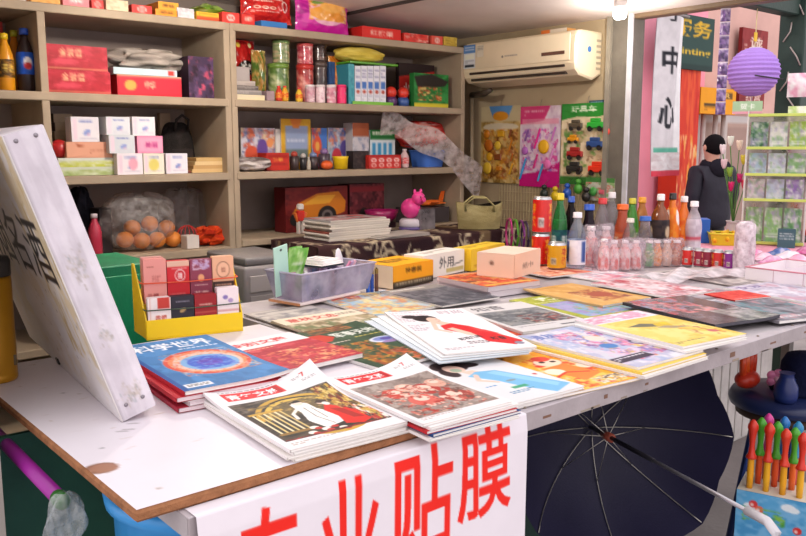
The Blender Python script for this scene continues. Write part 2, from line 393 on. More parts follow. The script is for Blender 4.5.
# ceiling bulb at the opening
bz=zc(2.9); bp_=onz(620,11,bz-.05); 
bb=thing('light_bulb','lit white bulb under the ceiling above the bottles','lamp',(bp_[0],bp_[1],bz-.085))
MB().lathe([(.012,.05),(.026,.052),(.03,.08),(.03,.085)],'d8d0cc',20).build('socket',PLAS,bb)
MB().lathe([(.004,0),(.022,.002),(.028,.012),(.029,.03),(.026,.05)],'ffffff',24).build('lamp_glass',mat('lit_glass',.3,.3,emit=9),bb)
ld=bpy.data.lights.new('bulb_light','POINT'); ld.energy=6; ld.shadow_soft_size=.03; ld.color=(1,.93,.84)
lo_=bpy.data.objects.new('bulb_light',ld); COL.objects.link(lo_); lo_.location=(bp_[0],bp_[1],bz-.12)
b2=dup(bb,(1.45,2.45,zc(1.45)-.085),None,'added unseen bulb under the ceiling, brightening the left shelving')  # extra bulb added out of view to brighten the interior
fill_ld=bpy.data.lights.new('bulb_light','POINT'); fill_ld.energy=24; fill_ld.shadow_soft_size=.03; fill_ld.color=(1,.93,.84)
fill_lo=bpy.data.objects.new('bulb_light',fill_ld); COL.objects.link(fill_lo); fill_lo.location=(1.45,2.45,zc(1.45)-.12)
# ================================================================ magazines
def fit(quad,z,size=None,wh=None):
    P=[onz(x,y,z)[:2] for x,y in quad]; TL,BL,BR,TR=P; c=(TL+BL+BR+TR)/4
    u=(TR-TL)+(BR-BL); v=(TL-BL)+(TR-BR); vr=np.array([v[1],-v[0]])
    d=u/np.linalg.norm(u)+vr/np.linalg.norm(vr); a=math.atan2(d[1],d[0])
    return c,a,(np.linalg.norm(u)/2,np.linalg.norm(v)/2)
WHITE='ebe7e5'
LAY=[]
def pts(c,a,w,h,k=.012,n=9):
    u,v=np.meshgrid(np.linspace(-.5,.5,n),np.linspace(-.5,.5,n)); u=u.ravel()*(w-2*k); v=v.ravel()*(h-2*k)
    return np.stack([c[0]+u*math.cos(a)-v*math.sin(a),c[1]+u*math.sin(a)+v*math.cos(a)],1)
def hits(A,B):
    p=pts(*A)-B[0]; x=p[:,0]*math.cos(B[1])+p[:,1]*math.sin(B[1]); y=-p[:,0]*math.sin(B[1])+p[:,1]*math.cos(B[1])
    return bool(np.any((abs(x)<B[2]/2-.006)&(abs(y)<B[3]/2-.006)))
def layer(c,a,w,h):
    z=D+.0035
    for B in LAY:
        if hits((c,a,w,h),B): z=max(z,B[4]+.0006)
    return z
LAY.append((np.array([(BX0+BX1)/2,(BY0+BY1)/2]),0.,BX1-BX0,BY1-BY0,BT+.0005))
def mag(label,quad,zb,th,pic,curl=(),group=None,size=None,cell=.003,edge=WHITE,cat='magazine',name='magazine',gl=None,ca=None,stripes=('e6e0da','f6f4f0'),z=None,anc=None,left=False):
    if ca is None:
        hold=zb; zb=D+.004
        for _ in range(3):
            c,a,wh=fit(quad,zb+hold+th)
            if size: wh=size
            if left:
                a_,b_=[onz(*quad[k],zb+hold+th)[:2] for k in (0,1)]; a=math.atan2(a_[1]-b_[1],a_[0]-b_[0])-PI/2; wh=(size[0],float(np.linalg.norm(a_-b_)))
            if anc is not None:
                sx_,sy_=((-1,1),(-1,-1),(1,-1),(1,1))[anc]; q=onz(*quad[anc],zb+hold+th)[:2]
                c=q-np.array([math.cos(a)*sx_*wh[0]-math.sin(a)*sy_*wh[1],math.sin(a)*sx_*wh[0]+math.cos(a)*sy_*wh[1]])/2
            zb=layer(c,a,*wh) if z is None else z
        zb+=hold; LAY.append((c,a,wh[0],wh[1],zb+th))
    else: c,a=ca; wh=size
    w,h=wh
    r=thing(name,label,cat,(c[0],c[1],zb),a,group)
    def lift(x,y):
        q=0
        for (cx,cy,rad,hh) in curl:
            d=np.sqrt((x/w-cx/2)**2+(y/h-cy/2)**2)
            q=q+hh*np.clip(1-d/rad,0,1)**2
        return q
    n=max(2,int(th/.0016)); nx,ny=(12,16) if curl else (1,1)
    pg=MB(); xs=np.linspace(-w/2+.002,w/2-.0015,nx+1); ys=np.linspace(-h/2+.0015,h/2-.0015,ny+1); e=.0004
    zz=np.linspace(e,th-e,n+1)
    per=[(x,ys[0]) for x in xs]+[(xs[-1],y) for y in ys[1:]]+[(x,ys[-1]) for x in xs[::-1][1:]]+[(xs[0],y) for y in ys[::-1][1:-1]]
    V=[];C=[];k=len(per); jr=random.Random(hash(label)%999 if False else len(label))
    cs=[lin(q) for q in stripes]
    for i,z in enumerate(zz):
        s=1-jr.uniform(0,.006)
        for x,y in per: V.append((x*s,y*s,z)); C.append(cs[i%2])
    Fs=[(i*k+j,i*k+(j+1)%k,(i+1)*k+(j+1)%k,(i+1)*k+j) for i in range(n) for j in range(k)]
    pg.add(V,Fs,np.array(C))
    cv=MB(); nu=max(8,int(w/cell)); nv=max(8,int(h/cell))
    def top(u,v):
        x=(u-.5)*w; y=(.5-v)*h; return x,y,th+0*u
    cv.grid(pic,top,nu,nv)
    cv.grid(None,lambda u,v:((u-.5)*w,(v-.5)*h,.0001+0*u),nx,ny,0,True,edge)
    cv.grid(None,lambda u,v:(-w/2+0*u,(.5-u)*h,th*(1-v)),ny,2,0,False,edge)
    if curl:
        def df(V):
            V=V.copy(); V[:,2]+=lift(V[:,0],V[:,1]); return V
        pg.deform(df); cv.deform(df)
    pg.build('pages',PAPER,r); cv.build('cover',gl or PAPER,r)
    return r,c,a,(w,h),zb
def under(label,base,zb,th,off,da,edge,group=None,dw=(0,0),stripes=('e6e0da','f6f4f0')):
    _,c,a,(w,h),z0=base; zb=z0-zb; ca_=(c+np.array(off),a+da); q=Pic(20,20,edge)
    return mag(label,None,zb,th,q,size=(w+dw[0],h+dw[1]),cell=.03,edge=edge,group=group,ca=ca_,stripes=stripes)
def P_(c='ece8e9',w=400,h=560): return Pic(w,h,c)
p=P_('b9b2ac'); p.rect(.04,.04,.96,.2,'c9c3bc').noise(0,.2,1,1,['b9b2ac','a59f9a','8c8a8c','c9c3bc'],10,2).dash(.1,.08,.8,.16,2,'6a6468',3)
mag('folded grey newspaper under the clear pencil bin',[(255,313),(300,336),(360,321),(312,303)],0,.004,p,cell=.004,edge='b0aaa6',cat='newspaper',name='newspaper')
p=P_('dccfa8'); p.noise(0,0,1,1,['d9b870','8fb0c8','b9c8d0','e0cf98','c98a6a'],8,12).text('地图',.06,.06,.4,.14,'c8433a',.02).dash(.5,.1,.9,.2,2,'7a6a70',4)
mag('pale yellow and blue map magazine in front of the lighters',[(335,300),(372,318),(436,304),(392,287)],0,.006,p,cell=.003,edge='e9e4da')
p=P_('5f5f66'); p.noise(0,0,1,1,['5f5f66','4f5058','77767c','45464e'],9,6).rect(0,0,1,.18,'8d8a86').dash(.1,.05,.7,.13,1,'d8d4cc',3)
mag('dark grey magazine with a smoky cover in front of the orange box',[(392,291),(440,309),(488,296),(438,283)],0,.005,p,cell=.003,edge='cfcac6')
# --- beige magazine behind it
p=P_('d9cbb4'); p.rect(0,0,1,.2,'e6dac4').text('意林文选',.10,.05,.6,.12,'c23a34',.015).dash(.72,.07,.95,.14,2,'7a6a58',3).noise(0,.22,1,1,['c9b898','a89878','6f7a52','d9cbb4','8a7a5a'],9,2)
mag('beige magazine with red title showing from behind the green one',[(285,321),(345,350),(415,333),(357,306)],0,.006,p,cell=.003,edge='d8ccb8')
# --- green cover
p=P_('37503a'); p.noise(0,0,1,1,['37503a','2f4632','415c42'],7,5)
p.noise(.3,0,.8,.13,['8a5a3a','b07a4a','37503a','6a3a2a'],8,3).poly([(.02,.16),(.12,.12),(.36,.15),(.42,.25),(.30,.33),(.06,.33),(.10,.25)],'c9402f').dash(.1,.37,.45,.40,1,'e8d8c8',2)
p.text('军事天地',.42,.17,.52,.12,'f0f2ea',.02).dash(.56,.33,.92,.36,1,'d9c860',5)
p.noise(.1,.45,.6,.95,['b07a30','d0963a','8a5a28','37503a','a84a28'],9,6,1,.35)
p.ell(.72,.50,.17,.075,'d8dcea').ell(.72,.49,.12,.05,'7f8fc8').ell(.74,.49,.06,.03,'5a4fa0').ell(.78,.56,.17,.03,'9a7fb0')
p.noise(.45,.72,1,1,['b04a2a','d06a40','37503a','8a3a28','c8b89a'],9,9,1,.4)
mag('dark green magazine with a red flag shape, white title and gold fish on its cover',[(298,339),(374,371),(441,352),(362,316)],0,.007,p,[(1,1,.3,.003)],cell=.0025,edge='e8e6e2')
p=P_('d8b890'); p.noise(0,.6,1,1,['c9402f','d8603f','b8352c'],6,2).noise(0,0,1,.6,['d8b890','c9a880','e4ccaa'],5,3).text('故事',.1,.08,.4,.13,'a83a2c',.02)
mag('tan magazine with a red lower half slipping out beneath the grey harbour one',[(436,310),(513,347),(583,332),(492,298)],0,.006,p,cell=.0035,edge='e0c8a8',size=(.235,.325))
# --- grey magazine with a harbour photo over a beige one
p=P_('d9d6d6'); p.text('知音',.16,.06,.42,.15,'55525a',.012).rect(.06,.27,.96,.80,'6f7378').noise(.06,.27,.96,.80,['6f7378','8a8d90','5a5e64','9a9a98'],8,7).noise(.4,.5,.96,.8,['8f3a3a','3f3f46','b8a89a','54575e'],9,3,1,.35).dash(.1,.84,.6,.9,2,'9a969a',3).rect(.60,.90,.94,.93,'55525a')
m11=mag('pale grey magazine with a dark harbour picture and two grey characters',[(455,305),(529,341),(606,328),(510,295)],0,.007,p,cell=.0026,edge='dedad8',size=(.235,.325))
# --- olive
p=P_('a9ae3a'); p.noise(0,0,1,1,['a9ae3a','b8bc4c','9aa032'],6,5).text('读友',.28,.06,.44,.17,'f2f4e0',.025).rect(.12,.32,.94,.94,'93a0c4').noise(.12,.32,.94,.94,['a08fc4','93a0c4','7fb0c8','b0a8d0'],7,4).noise(.3,.55,.94,.94,['8fb04a','7fb0c8','d08a8a','6a90b0'],9,9,1,.45).dash(.1,.26,.6,.29,1,'f0f0d0',5)
mag('olive green magazine with a violet landscape picture and white title',[(505,298),(592,325),(661,312),(558,288)],0,.005,p,cell=.0028,edge='c8cc88',size=(.235,.325))
# --- orange comic
p=P_('f0a82e'); p.noise(0,0,1,1,['f0a82e','f4bb45','ea9426','f6c860'],7,5)
p.text('漫画派对',.04,.08,.34,.14,'3a2416',.03,-4).dash(.05,.25,.3,.28,1,'7a3a1a',3)
p.noise(.2,.3,.98,.98,['e4582e','f0a82e','f7d9a8','d83a28','f6c860'],9,10,1,.42)
p.ell(.60,.42,.13,.085,'f6dcc4').ell(.56,.40,.03,.02,'3a2016').ell(.66,.42,.03,.02,'3a2016').ell(.62,.33,.09,.06,'e2483a').ell(.82,.60,.09,.06,'f6dcc4').poly([(.40,.52),(.70,.50),(.76,.78),(.50,.86)],'e8843a').ell(.45,.62,.09,.07,'f7e8d0').line([(.30,.74),(.52,.66),(.7,.72)],.03,'d83a28')
p.text('超厚',.16,.05,.2,.0001,'d83a28').rect(.86,.9,.95,.96,'f4f0f0').ell(.905,.93,.03,.018,'c83030').noise(.55,.84,.86,.97,['f4ecdc','3a2a22','e8d8c0'],10,4,1,.4)
mag('orange comic magazine with red and cream cartoon art near the front edge',[(478,358),(554,405),(618,373),(544,341)],0,.006,p,cell=.0024,edge='f0d9b0')
# --- kraft brown
p=P_('d9a860'); p.noise(0,0,1,1,['d9a860','e0b474','cf9a50'],6,5).noise(.3,.35,.9,.85,['a85a3a','d9a860','8a4a38','c88a50','b86a40'],9,8,1,.35).ell(.62,.6,.18,.12,'a8503a').dash(.08,.06,.6,.14,2,'a87a3a',3)
mag('tan brown magazine with a rust-coloured figure, lying behind the olive one',[(531,289),(606,312),(643,298),(571,279)],0,.006,p,[(-1,1,.3,.006)],cell=.003,edge='c8a878',size=(.225,.32))
# --- woman in blue
p=P_('e4e2e4'); p.dash(.03,.04,.40,.34,9,'b8b4bc',4).text('健康',.05,.36,.18,.09,'8f8a96',.01)
p.ell(.48,.22,.17,.12,'3a2a2c',30).ell(.62,.24,.14,.06,'3a2a2c',20).ell(.36,.34,.07,.09,'3a2a2c').ell(.47,.28,.09,.085,'edc9b8').ell(.46,.31,.05,.04,'a9b8a0').poly([(.46,.36),(.58,.36),(.62,.44),(.48,.46)],'edc9b8')
p.poly([(.42,.46),(.56,.40),(.74,.44),(.80,.56),(.98,.90),(.72,.98),(.60,.80),(.54,.62)],'7cbbe2').poly([(.62,.46),(.72,.45),(.92,.86),(.84,.9)],'96cdec').line([(.50,.46),(.42,.56),(.52,.64)],.045,'edc9b8').ell(.64,.66,.05,.015,'8a98a0')
p.rect(.50,.76,.66,.80,'45a27c').dash(.40,.83,.66,.88,2,'5a8ab0',3).dash(.34,.68,.46,.71,1,'6aa0d0',3).rect(.90,.62,.96,.67,'e8e0e0').ell(.93,.645,.02,.015,'c03030').dash(.80,.10,.96,.2,4,'b8b4bc',9)
m9=mag('light grey magazine with a long-haired woman in a pale blue dress',[(413,367),(508,417),(585,386),(486,350)],0.0066,.006,p,[(-1,1,.3,.004)],cell=.0022,size=(.24,.33),z=D+.004,anc=2)
under('copy lying beneath the pale blue dress magazine at the front edge',m9,.0065,.006,(-.004,.002),.0,'e9e4e2')
# --- comic crowd
p=P_('cfcfda'); p.noise(0,0,1,1,['cfcfda','b8b8d0','e0dde4','a8b4d4','d8c4d8'],7,5).noise(.25,.12,1,.9,['e07aa8','7f8fc8','d8a0c0','8a6aa8','f0e0e8','c85a78','d8c060'],13,7,1,.40).ell(.78,.60,.10,.07,'5f5a78').ell(.78,.60,.07,.05,'d8d4e0').ell(.55,.36,.10,.07,'f0d8cc').ell(.42,.55,.09,.06,'4a80c0').text('漫友',.05,.05,.3,.12,'6a7ab8',.02).rect(0,.78,.48,.88,'3a3044').dash(.03,.80,.45,.86,2,'e8e4ea',3)
CG='colourful comic issues'
m14=mag('pale lilac comic magazine crowded with pink and blue cartoon figures',[(533,340),(630,371),(690,349),(588,319)],0.0118,.006,p,[(-1,1,.3,.003)],CG,cell=.0024,size=(.24,.335))
for i,(o,da,e_) in enumerate((((-.01,-.012),.02,'f0d060'),((-.016,-.02),.035,'efe9e4'))):
    under(['middle','lowest'][i]+' copy in the pile topped by the lilac comic magazine',m14,.0058*(i+1),.0055,o,da,e_,CG)
# --- yellow bird
p=P_('ecd070'); p.noise(0,.22,1,1,['ecd070','f0da88','e4c25a'],6,5).rect(0,0,1,.22,'efe0e6').noise(0,0,.9,.2,['e8a8c0','f4ecf0','d88aa8'],8,3).poly([(.20,.40),(.45,.36),(.66,.46),(.60,.52),(.40,.47)],'6a6a58').ell(.62,.48,.10,.07,'d8b83a').ell(.70,.44,.05,.04,'f0c830').poly([(.45,.52),(.60,.50),(.85,.62),(.60,.60)],'a89878').noise(.6,.55,.95,.9,['d8a03a','b87a5a','e8d48a'],6,3,1,.5).ell(.84,.80,.06,.04,'c86a6a').dash(.05,.9,.5,.95,2,'8a7a4a',3)
YB='yellow bird comic issues'
m15=mag('yellow magazine with a long-tailed bird on its cover, beside the black glossy covers',[(592,320),(684,349),(723,333),(641,309)],0.0064,.006,p,(),YB,cell=.0026,size=(.225,.325))
under('copy lying under the yellow bird magazine',m15,.0062,.0055,(-.012,-.008),.03,'f4f0ec',YB)
# --- woman in red
p=P_('f3eef0'); p.dash(.04,.03,.46,.30,8,'c3b8c0',3).dash(.05,.36,.26,.52,4,'b9aab8',9).text('时尚',.62,.04,.3,.1,'b9a8b4',.015)
p.ell(.36,.22,.14,.085,'2a2226').ell(.22,.16,.10,.045,'2f272b').ell(.43,.275,.075,.075,'edc7b4').poly([(.36,.30),(.50,.32),(.60,.42),(.46,.47)],'edc7b4')
p.poly([(.40,.42),(.56,.38),(.70,.47),(.80,.60),(.98,.86),(.84,.93),(.62,.83),(.60,.66),(.48,.60),(.38,.52)],'d92a30').poly([(.42,.50),(.52,.66),(.62,.70),(.60,.62),(.50,.48)],'edc7b4').poly([(.66,.50),(.80,.58),(.90,.70),(.72,.60)],'ea4a4a').line([(.38,.33),(.30,.50),(.40,.58)],.05,'edc7b4')
p.text('影视风尚',.36,.70,.28,.055,'2a2428',.02,-14).dash(.4,.80,.62,.86,2,'5a4a50',6).text('新春',.70,.74,.16,.07,'33292d',.02).ell(.90,.90,.05,.03,'8f8fa0').dash(.08,.9,.4,.95,2,'b8a8b0',2)
p.line([(.455,.265),(.475,.27)],.008,'4a2a28').line([(.46,.31),(.48,.305)],.01,'b8302f')
FN='fanned women\'s magazines'
m8=mag('white magazine showing a dark-haired woman in a red dress, fanned over paler ones',[(384,313),(444,354),(525,340),(442,304)],.0084,.004,p,[(-1,1,.4,.003)],FN,cell=.0018,size=(.215,.3),anc=1,left=True)
for i,(o,da,e_) in enumerate((((-.016,.0),.03,'eef0f2'),((-.032,-.002),.06,'e4ebf0'),((-.048,-.004),.09,'d8e2ea'))):
    under(['second','third','lowest'][i]+' pale issue fanned under the red dress magazine',m8,.0028*(i+1),.0026,o,da,e_,FN)
# --- thick book stack with the cream box on it
p=P_('c8402e'); p.noise(0,0,1,1,['c8402e','d8603a','a8382c','e08a4a','7a4a38','d8a860'],9,14).rect(0,0,1,.12,'d86a3a').dash(.05,.03,.8,.1,1,'f0d8a0',3).rect(.05,.86,.9,.93,'e8a84a')
BK2='thick books under the cream box'
m17=mag('upper thick book with an orange red painted cover, holding the cream box',[(441,276),(494,291),(533,283),(487,266)],0.018,.016,p,(),BK2,cell=.003,edge='cbb8bc',stripes=('bdb0b4','ddd4d6'),cat='book',name='book',size=(.225,.255))
under('lower thick book beneath the orange red one',m17,.0178,.0175,(.004,-.004),.02,'c8bcc4',BK2,stripes=('c4b8bc','e4dcde'))[0]['category']='book'
# --- right half of the desk
def gen(bg,cols,seed,title=None,tc='ffffff',band=None):
    p=P_(bg); p.noise(0,0,1,1,cols,8,seed)
    if band: p.rect(0,0,1,.2,band)
    if title: p.text(title,.08,.05,.5,.13,tc,.02)
    p.dash(.1,.86,.7,.93,2,tc,seed); return p
mag('pale violet grey magazine under the small red booklet',[(676,299),(745,317),(790,302),(730,285)],0,.0055,gen('a8a0a8',['a8a0a8','c4bcc4','8f8890','d8a0a4'],39,'青年','5a4a58'),cell=.0035,size=(.24,.33))
mag('dark grey magazine with pink and teal picture right of the glossy black one',[(700,302),(772,330),(826,312),(760,288)],0,.008,gen('77747c',['77747c','9a98a0','b88a90','6a9098','55545c'],36,'汽车','e8e4e8'),cell=.003,edge='8a868c',size=(.23,.325))
mag('grey brown spread-out newspaper behind the rose magazine',[(640,271),(752,293),(794,282),(700,262)],0,.003,gen('a89c98',['a89c98','c0b4b0','8a8080','d8d0cc'],34,'日报','4a4044','c8c0bc'),cell=.0035,cat='newspaper',name='newspaper',edge='a89c98',size=(.26,.38))
mag('rose and white magazine lying in front of the shrink-wrapped bottles',[(590,284),(672,302),(712,291),(640,272)],0,.006,gen('d8b8bc',['d8b8bc','e8d4d8','b89098','f0e6e8','c86a72'],33,'小说','b83040',None),cell=.003,size=(.225,.32))
mag('white and pink magazine in front of the gold can',[(535,271),(610,286),(640,275),(575,262)],0,.005,gen('eadfe2',['eadfe2','d88a9a','f4eef0','b8a8b8','e0b0b8'],31,'花火','c83a5a'),cell=.0035,size=(.22,.3))
mag('red and orange picture magazine beside the cream box',[(502,268),(545,282),(588,271),(548,259)],0,.005,gen('d87a5a',['d87a5a','e8a884','c8503f','f0cdb8'],32,'家庭','fff0e0'),cell=.0035,size=(.21,.27))
p=P_('55525c'); p.noise(0,0,1,1,['55525c','3f3e48','7a747c'],7,5).noise(0,0,.7,.6,['d87a7a','e0a0a0','7a747c','b85a62','8f9ab8'],8,9,1,.3).noise(.5,.6,1,1,['9a9a98','77777a','b8b4b4'],6,2)
m20=mag('glossy black magazine in a plastic sleeve with a pink face at the front edge',[(630,305),(717,337),(768,320),(688,292)],0,.009,p,[(1,-1,.3,.004)],cell=.0028,edge='26242c',gl=mat('sleeve_gloss',.15,.6),stripes=('3a3840','6a6870'),size=(.24,.335))
mag('lilac grey magazine beside the white partitioned tray',[(738,291),(806,308),(850,294),(780,278)],0,.006,gen('bdb6c8',['bdb6c8','d4cfdc','a39cb0','e4e0e8','c8a0b0'],38,'女友','7a6a98'),cell=.0035,size=(.24,.33))
mag('small bright red booklet lying on grey papers',[(714,293),(742,304),(762,297),(733,287)],0,.004,gen('dd4038',['dd4038','e65a48','d0352f'],37),cell=.003,size=(.15,.12),cat='booklet',name='booklet',edge='b02a28')
# --- red and white digest
p=P_('c23340'); p.rect(0,0,1,.30,'f4ecec').text('特别文摘',.08,.09,.72,.13,'cf2f36',.02).noise(0,.3,1,1,['c23340','a8283a','b53545','d0505a'],9,3)
p.noise(.2,.5,1,.95,['e08a5a','b0283a','d86a50','f0b080','8f2030'],10,8,1,.5).dash(.1,.33,.5,.36,1,'f0c8a0',3)
mag('digest magazine with a white band, red characters and a dark red lower cover',[(226,350),(298,398),(368,370),(289,335)],0,.009,p,[(-1,1,.3,.004)],cell=.0025,edge='e9dfe0',size=(.205,.27),anc=3)
# --- blue cover with concentric rings
p=P_('3f7fb8'); p.noise(0,0,1,1,['3f7fb8','4a8cc6','3673ab'],8,4)
p.rect(0,0,.05,1,'27579a').text('科学世界',.10,.06,.82,.16,'f6f9fb',.02).dash(.5,.24,.92,.27,1,'dce8f2',2)
p.ell(.56,.56,.41,.26,'6ba3cc').ell(.56,.56,.40,.25,'d8503f').ell(.56,.56,.36,.22,'e98a5c').ell(.56,.57,.32,.195,'e8c3b4').noise(.2,.33,.93,.8,['d8503f','e8a05c','c9d6e4','e6c8b8'],16,6,.6,.55).ell(.57,.58,.27,.16,'7fb2dd').ell(.57,.58,.21,.125,'3b67c8').ell(.57,.58,.12,.07,'5a3fb0').noise(.38,.46,.78,.7,['3b57c8','6a5fd0','7fb2dd'],12,8,.6,.4)
p.rect(.06,.9,.3,.96,'f2f2f2').dash(.08,.915,.28,.95,2,'555555',3)
BS='stack of blue science magazines'
m4=mag('blue magazine with concentric red, orange and violet rings on its cover, atop its stack',[(133,346),(168,398),(277,371),(211,333)],0.0258,.008,p,[(1,-1,.4,.006)],BS,cell=.0022,edge='c2303c')
for i,(o,da,e_) in enumerate((((-.012,-.004),-.02,'b92632'),((.0,-.006),.02,'d8d0d0'),((-.01,-.01),-.03,'a82a3c'))):
    under(['second','third','bottom'][i]+' magazine in the stack topped by the blue ringed cover',m4,.0085*(i+1),.008,o,da,e_,BS,stripes=('dcc8cc','eee2e4'))
# --- front stack of story magazines, picture of a stage scene
def story(p,kind):
    p.rect(.10,.055,.62,.19,'d8232a').text('青年文摘',.125,.085,.47,.085,'ffffff',.02)
    p.dash(.10,.03,.60,.05,1,'8a7f80',3).rect(.56,.06,.6,.185,'b51c22')
    p.text('7',.83,.06,.04,.05,'c53a33',.02).dash(.74,.08,.82,.11,2,'9a9496',5).dash(.80,.13,.93,.16,2,'a8a2a4',8)
    if kind==0:
        x0,x1,y0,y1=.05,.95,.245,.90; p.rect(x0,y0,x1,y1,'3b3029')
        p.noise(x0,y0,x1,.5,['3b3029','57493b','262320','6d675f'],14,3)
        for k,cc in ((1,'c99f3e'),(.90,'2c2520'),(.84,'d8b552'),(.74,'6a5a3a')): p.ell(.52,.60,.42*k,.34*k,cc)
        p.noise(.14,.34,.9,.62,['6a5a3a','8a7448','4a3e2c','b89a5a'],11,5,.8,.45)
        p.rect(.06,.58,.95,.9,'2f2823').noise(.06,.58,.95,.9,['2f2823','4a3e30','231e1c','5a4a36'],10,12,.8)
        for i in range(6): p.rect(.10+i*.045,.46,.118+i*.045,.80,'d9c07a' if i%2 else 'e9dcb4')
        p.rect(.08,.44,.37,.47,'c99f3e').rect(.08,.79,.37,.82,'8e6b2e')
        p.poly([(.46,.42),(.54,.38),(.60,.44),(.60,.54),(.66,.66),(.62,.80),(.44,.84),(.40,.70),(.45,.56)],'f4f0ea').ell(.53,.41,.045,.04,'f0dccb').poly([(.47,.39),(.56,.355),(.585,.40),(.50,.40)],'1a1818')
        p.line([(.46,.50),(.38,.56),(.36,.64)],.03,'f0e8de').line([(.52,.50),(.50,.66),(.54,.80)],.010,'8a8078').line([(.57,.52),(.56,.70)],.008,'8a8078')
        p.poly([(.62,.60),(.70,.50),(.80,.62),(.86,.83),(.72,.88),(.60,.84),(.64,.72)],'d9271f').poly([(.68,.58),(.76,.62),(.80,.80),(.72,.78)],'a81c18').ell(.70,.47,.04,.035,'e8cbb8').poly([(.65,.46),(.70,.42),(.76,.45),(.74,.50)],'3a2420')
        p.ell(.72,.50,.03,.03,'f2ebe0').noise(.76,.26,.95,.62,['c9a64a','b38a2e','4a3b2a','e1c878','7a2a20'],7,9)
        p.noise(.82,.6,.95,.9,['f2ebdf','2a2724','b9362b','c9a64a'],6,4)
        for x,y in ((.36,.80),(.42,.85),(.30,.86),(.48,.82),(.54,.88)): p.ell(x,y,.035,.022,'f3ede3').ell(x+.02,y+.02,.03,.016,'c0322a')
        p.noise(.06,.88,.9,.9,['c0322a','2a2724'],12,3)
    else:
        p.rect(.05,.26,.95,.92,'8c8078').noise(.05,.26,.95,.92,['a3938a','7c6d66','b3a59c','94827a'],10,21)
        for cx,cy,s,c in ((.30,.50,.12,'c8473d'),(.48,.44,.10,'e6b9a4'),(.62,.52,.13,'b33a34'),(.80,.46,.10,'dba894'),(.4,.68,.14,'d6685c'),(.72,.72,.15,'a5473f')):
            p.ell(cx,cy,s,s*.8,c,20).ell(cx+.01,cy-.03,s*.5,s*.35,'f0d0bf')
        p.noise(.1,.4,.9,.9,['b5382f','e8c9b8','6d5048','cf7a68'],13,5,1,.62)
    p.dash(.06,.93,.5,.97,2,'b8a8a0',4)
    return p
FS='front stack of story magazines'
m1=mag('top magazine of the front stack, red masthead over an ochre and black stage picture',[(203,397),(290,450),(396,418),(292,371)],.0142,.0055,story(P_(),0),[(1,1,.55,.035),(-1,1,.4,.008)],FS,cell=.0012,size=(.212,.3),z=BT+.0006,anc=1,left=True)
for i,(o,da,e_) in enumerate((((.003,.001),.015,'f2efec'),((-.003,-.001),-.012,'efe9e4'),((.004,-.002),.008,'e9e2da'))):
    under(['second','third','lowest'][i]+' story magazine in the front stack on the white board',m1,.0047*(i+1),.0045,o,da,e_,FS)
S2='second stack of story magazines'
m2=mag('top magazine of the second stack, red masthead over a grey and red group picture',[(322,380),(423,424),(509,393),(396,357)],.0209,.0055,story(P_(),1),[(1,1,.5,.021),(-1,1,.3,.006)],S2,cell=.0014,size=(.192,.3),z=BT+.0006,anc=1,left=True)
for i,(o,da,e_) in enumerate((((.006,-.006),.02,'f2efec'),((.004,-.008),-.012,'c02a30'),((.008,-.011),.015,'2b4f86'),((.004,-.014),-.01,'efe9e4'))):
    under(['second','third','fourth','lowest'][i]+' story magazine from the top in the stack behind the front one',m2,.0052*(i+1),.005,o,da,e_,S2)
# crumpled clear sheet over the newspapers
sh=MB(); c=onz(700,273,D+.02); 
def shf(u,v):
    x=(u-.5)*.44; y=(.5-v)*.16; z=.012+.010*np.sin(u*13+v*4)*np.sin(v*7+u*5)+.022*np.exp(-((u-.42)/.12)**2-((v-.2)/.4)**2)
    return x,y,z
sh.grid(Pic(10,10,'f6eef2'),shf,40,16); sh.build('plastic_sheet',clearmat('white_film',.75,.3,.4,20),None,(c[0],c[1],D+.004),-.25,'crumpled white plastic sheet in front of the row of small red cans','plastic sheet')
# ================================================================ things standing on the desk
def dep(p): return float(np.dot(np.array(p)-CAM,CF))
def cbx(near,left,right,z,topy):
    a,l,r=[onz(x,y,z)[:2] for x,y in (near,left,right)]
    u=(r-a)/np.linalg.norm(r-a); n=np.array([-u[1],u[0]]); wd=np.linalg.norm(r-a); dp=abs(np.dot(l-a,n)); dp=max(dp,.02)
    c=a+u*wd/2+n*dp/2; h=(near[1]-topy)*dep((a[0],a[1],z))/F
    return (c[0],c[1],z),math.atan2(u[1],u[0]),(wd,dp,h)
def lipped(p,c): return p
# --- thermos
q=onz(-3,380,BT); tr=.038
t=thing('thermos_flask','golden yellow thermos flask with a dark lid at the board\'s left edge','flask',(q[0],q[1],BT+.0008))
MB().lathe([(tr*.94,0),(tr,.004),(tr,.012),(tr*.985,.013),(tr,.016),(tr,.195),(tr*.97,.203)],'c8901c',40).build('flask_body',mat('brushed_gold',.3,.5,metal=.35,var=.04),t)
MB().lathe([(tr*.985,.2035),(tr*1.0,.207),(tr*1.0,.232),(tr*.9,.24),(tr*.3,.242)],'4a4744',40).build('lid',PLAS,t)
MB().cbox((tr*.72,-tr*.71,.03),(.008,.002,.02),'6a5a3a').build('maker_mark',PLAS,t)
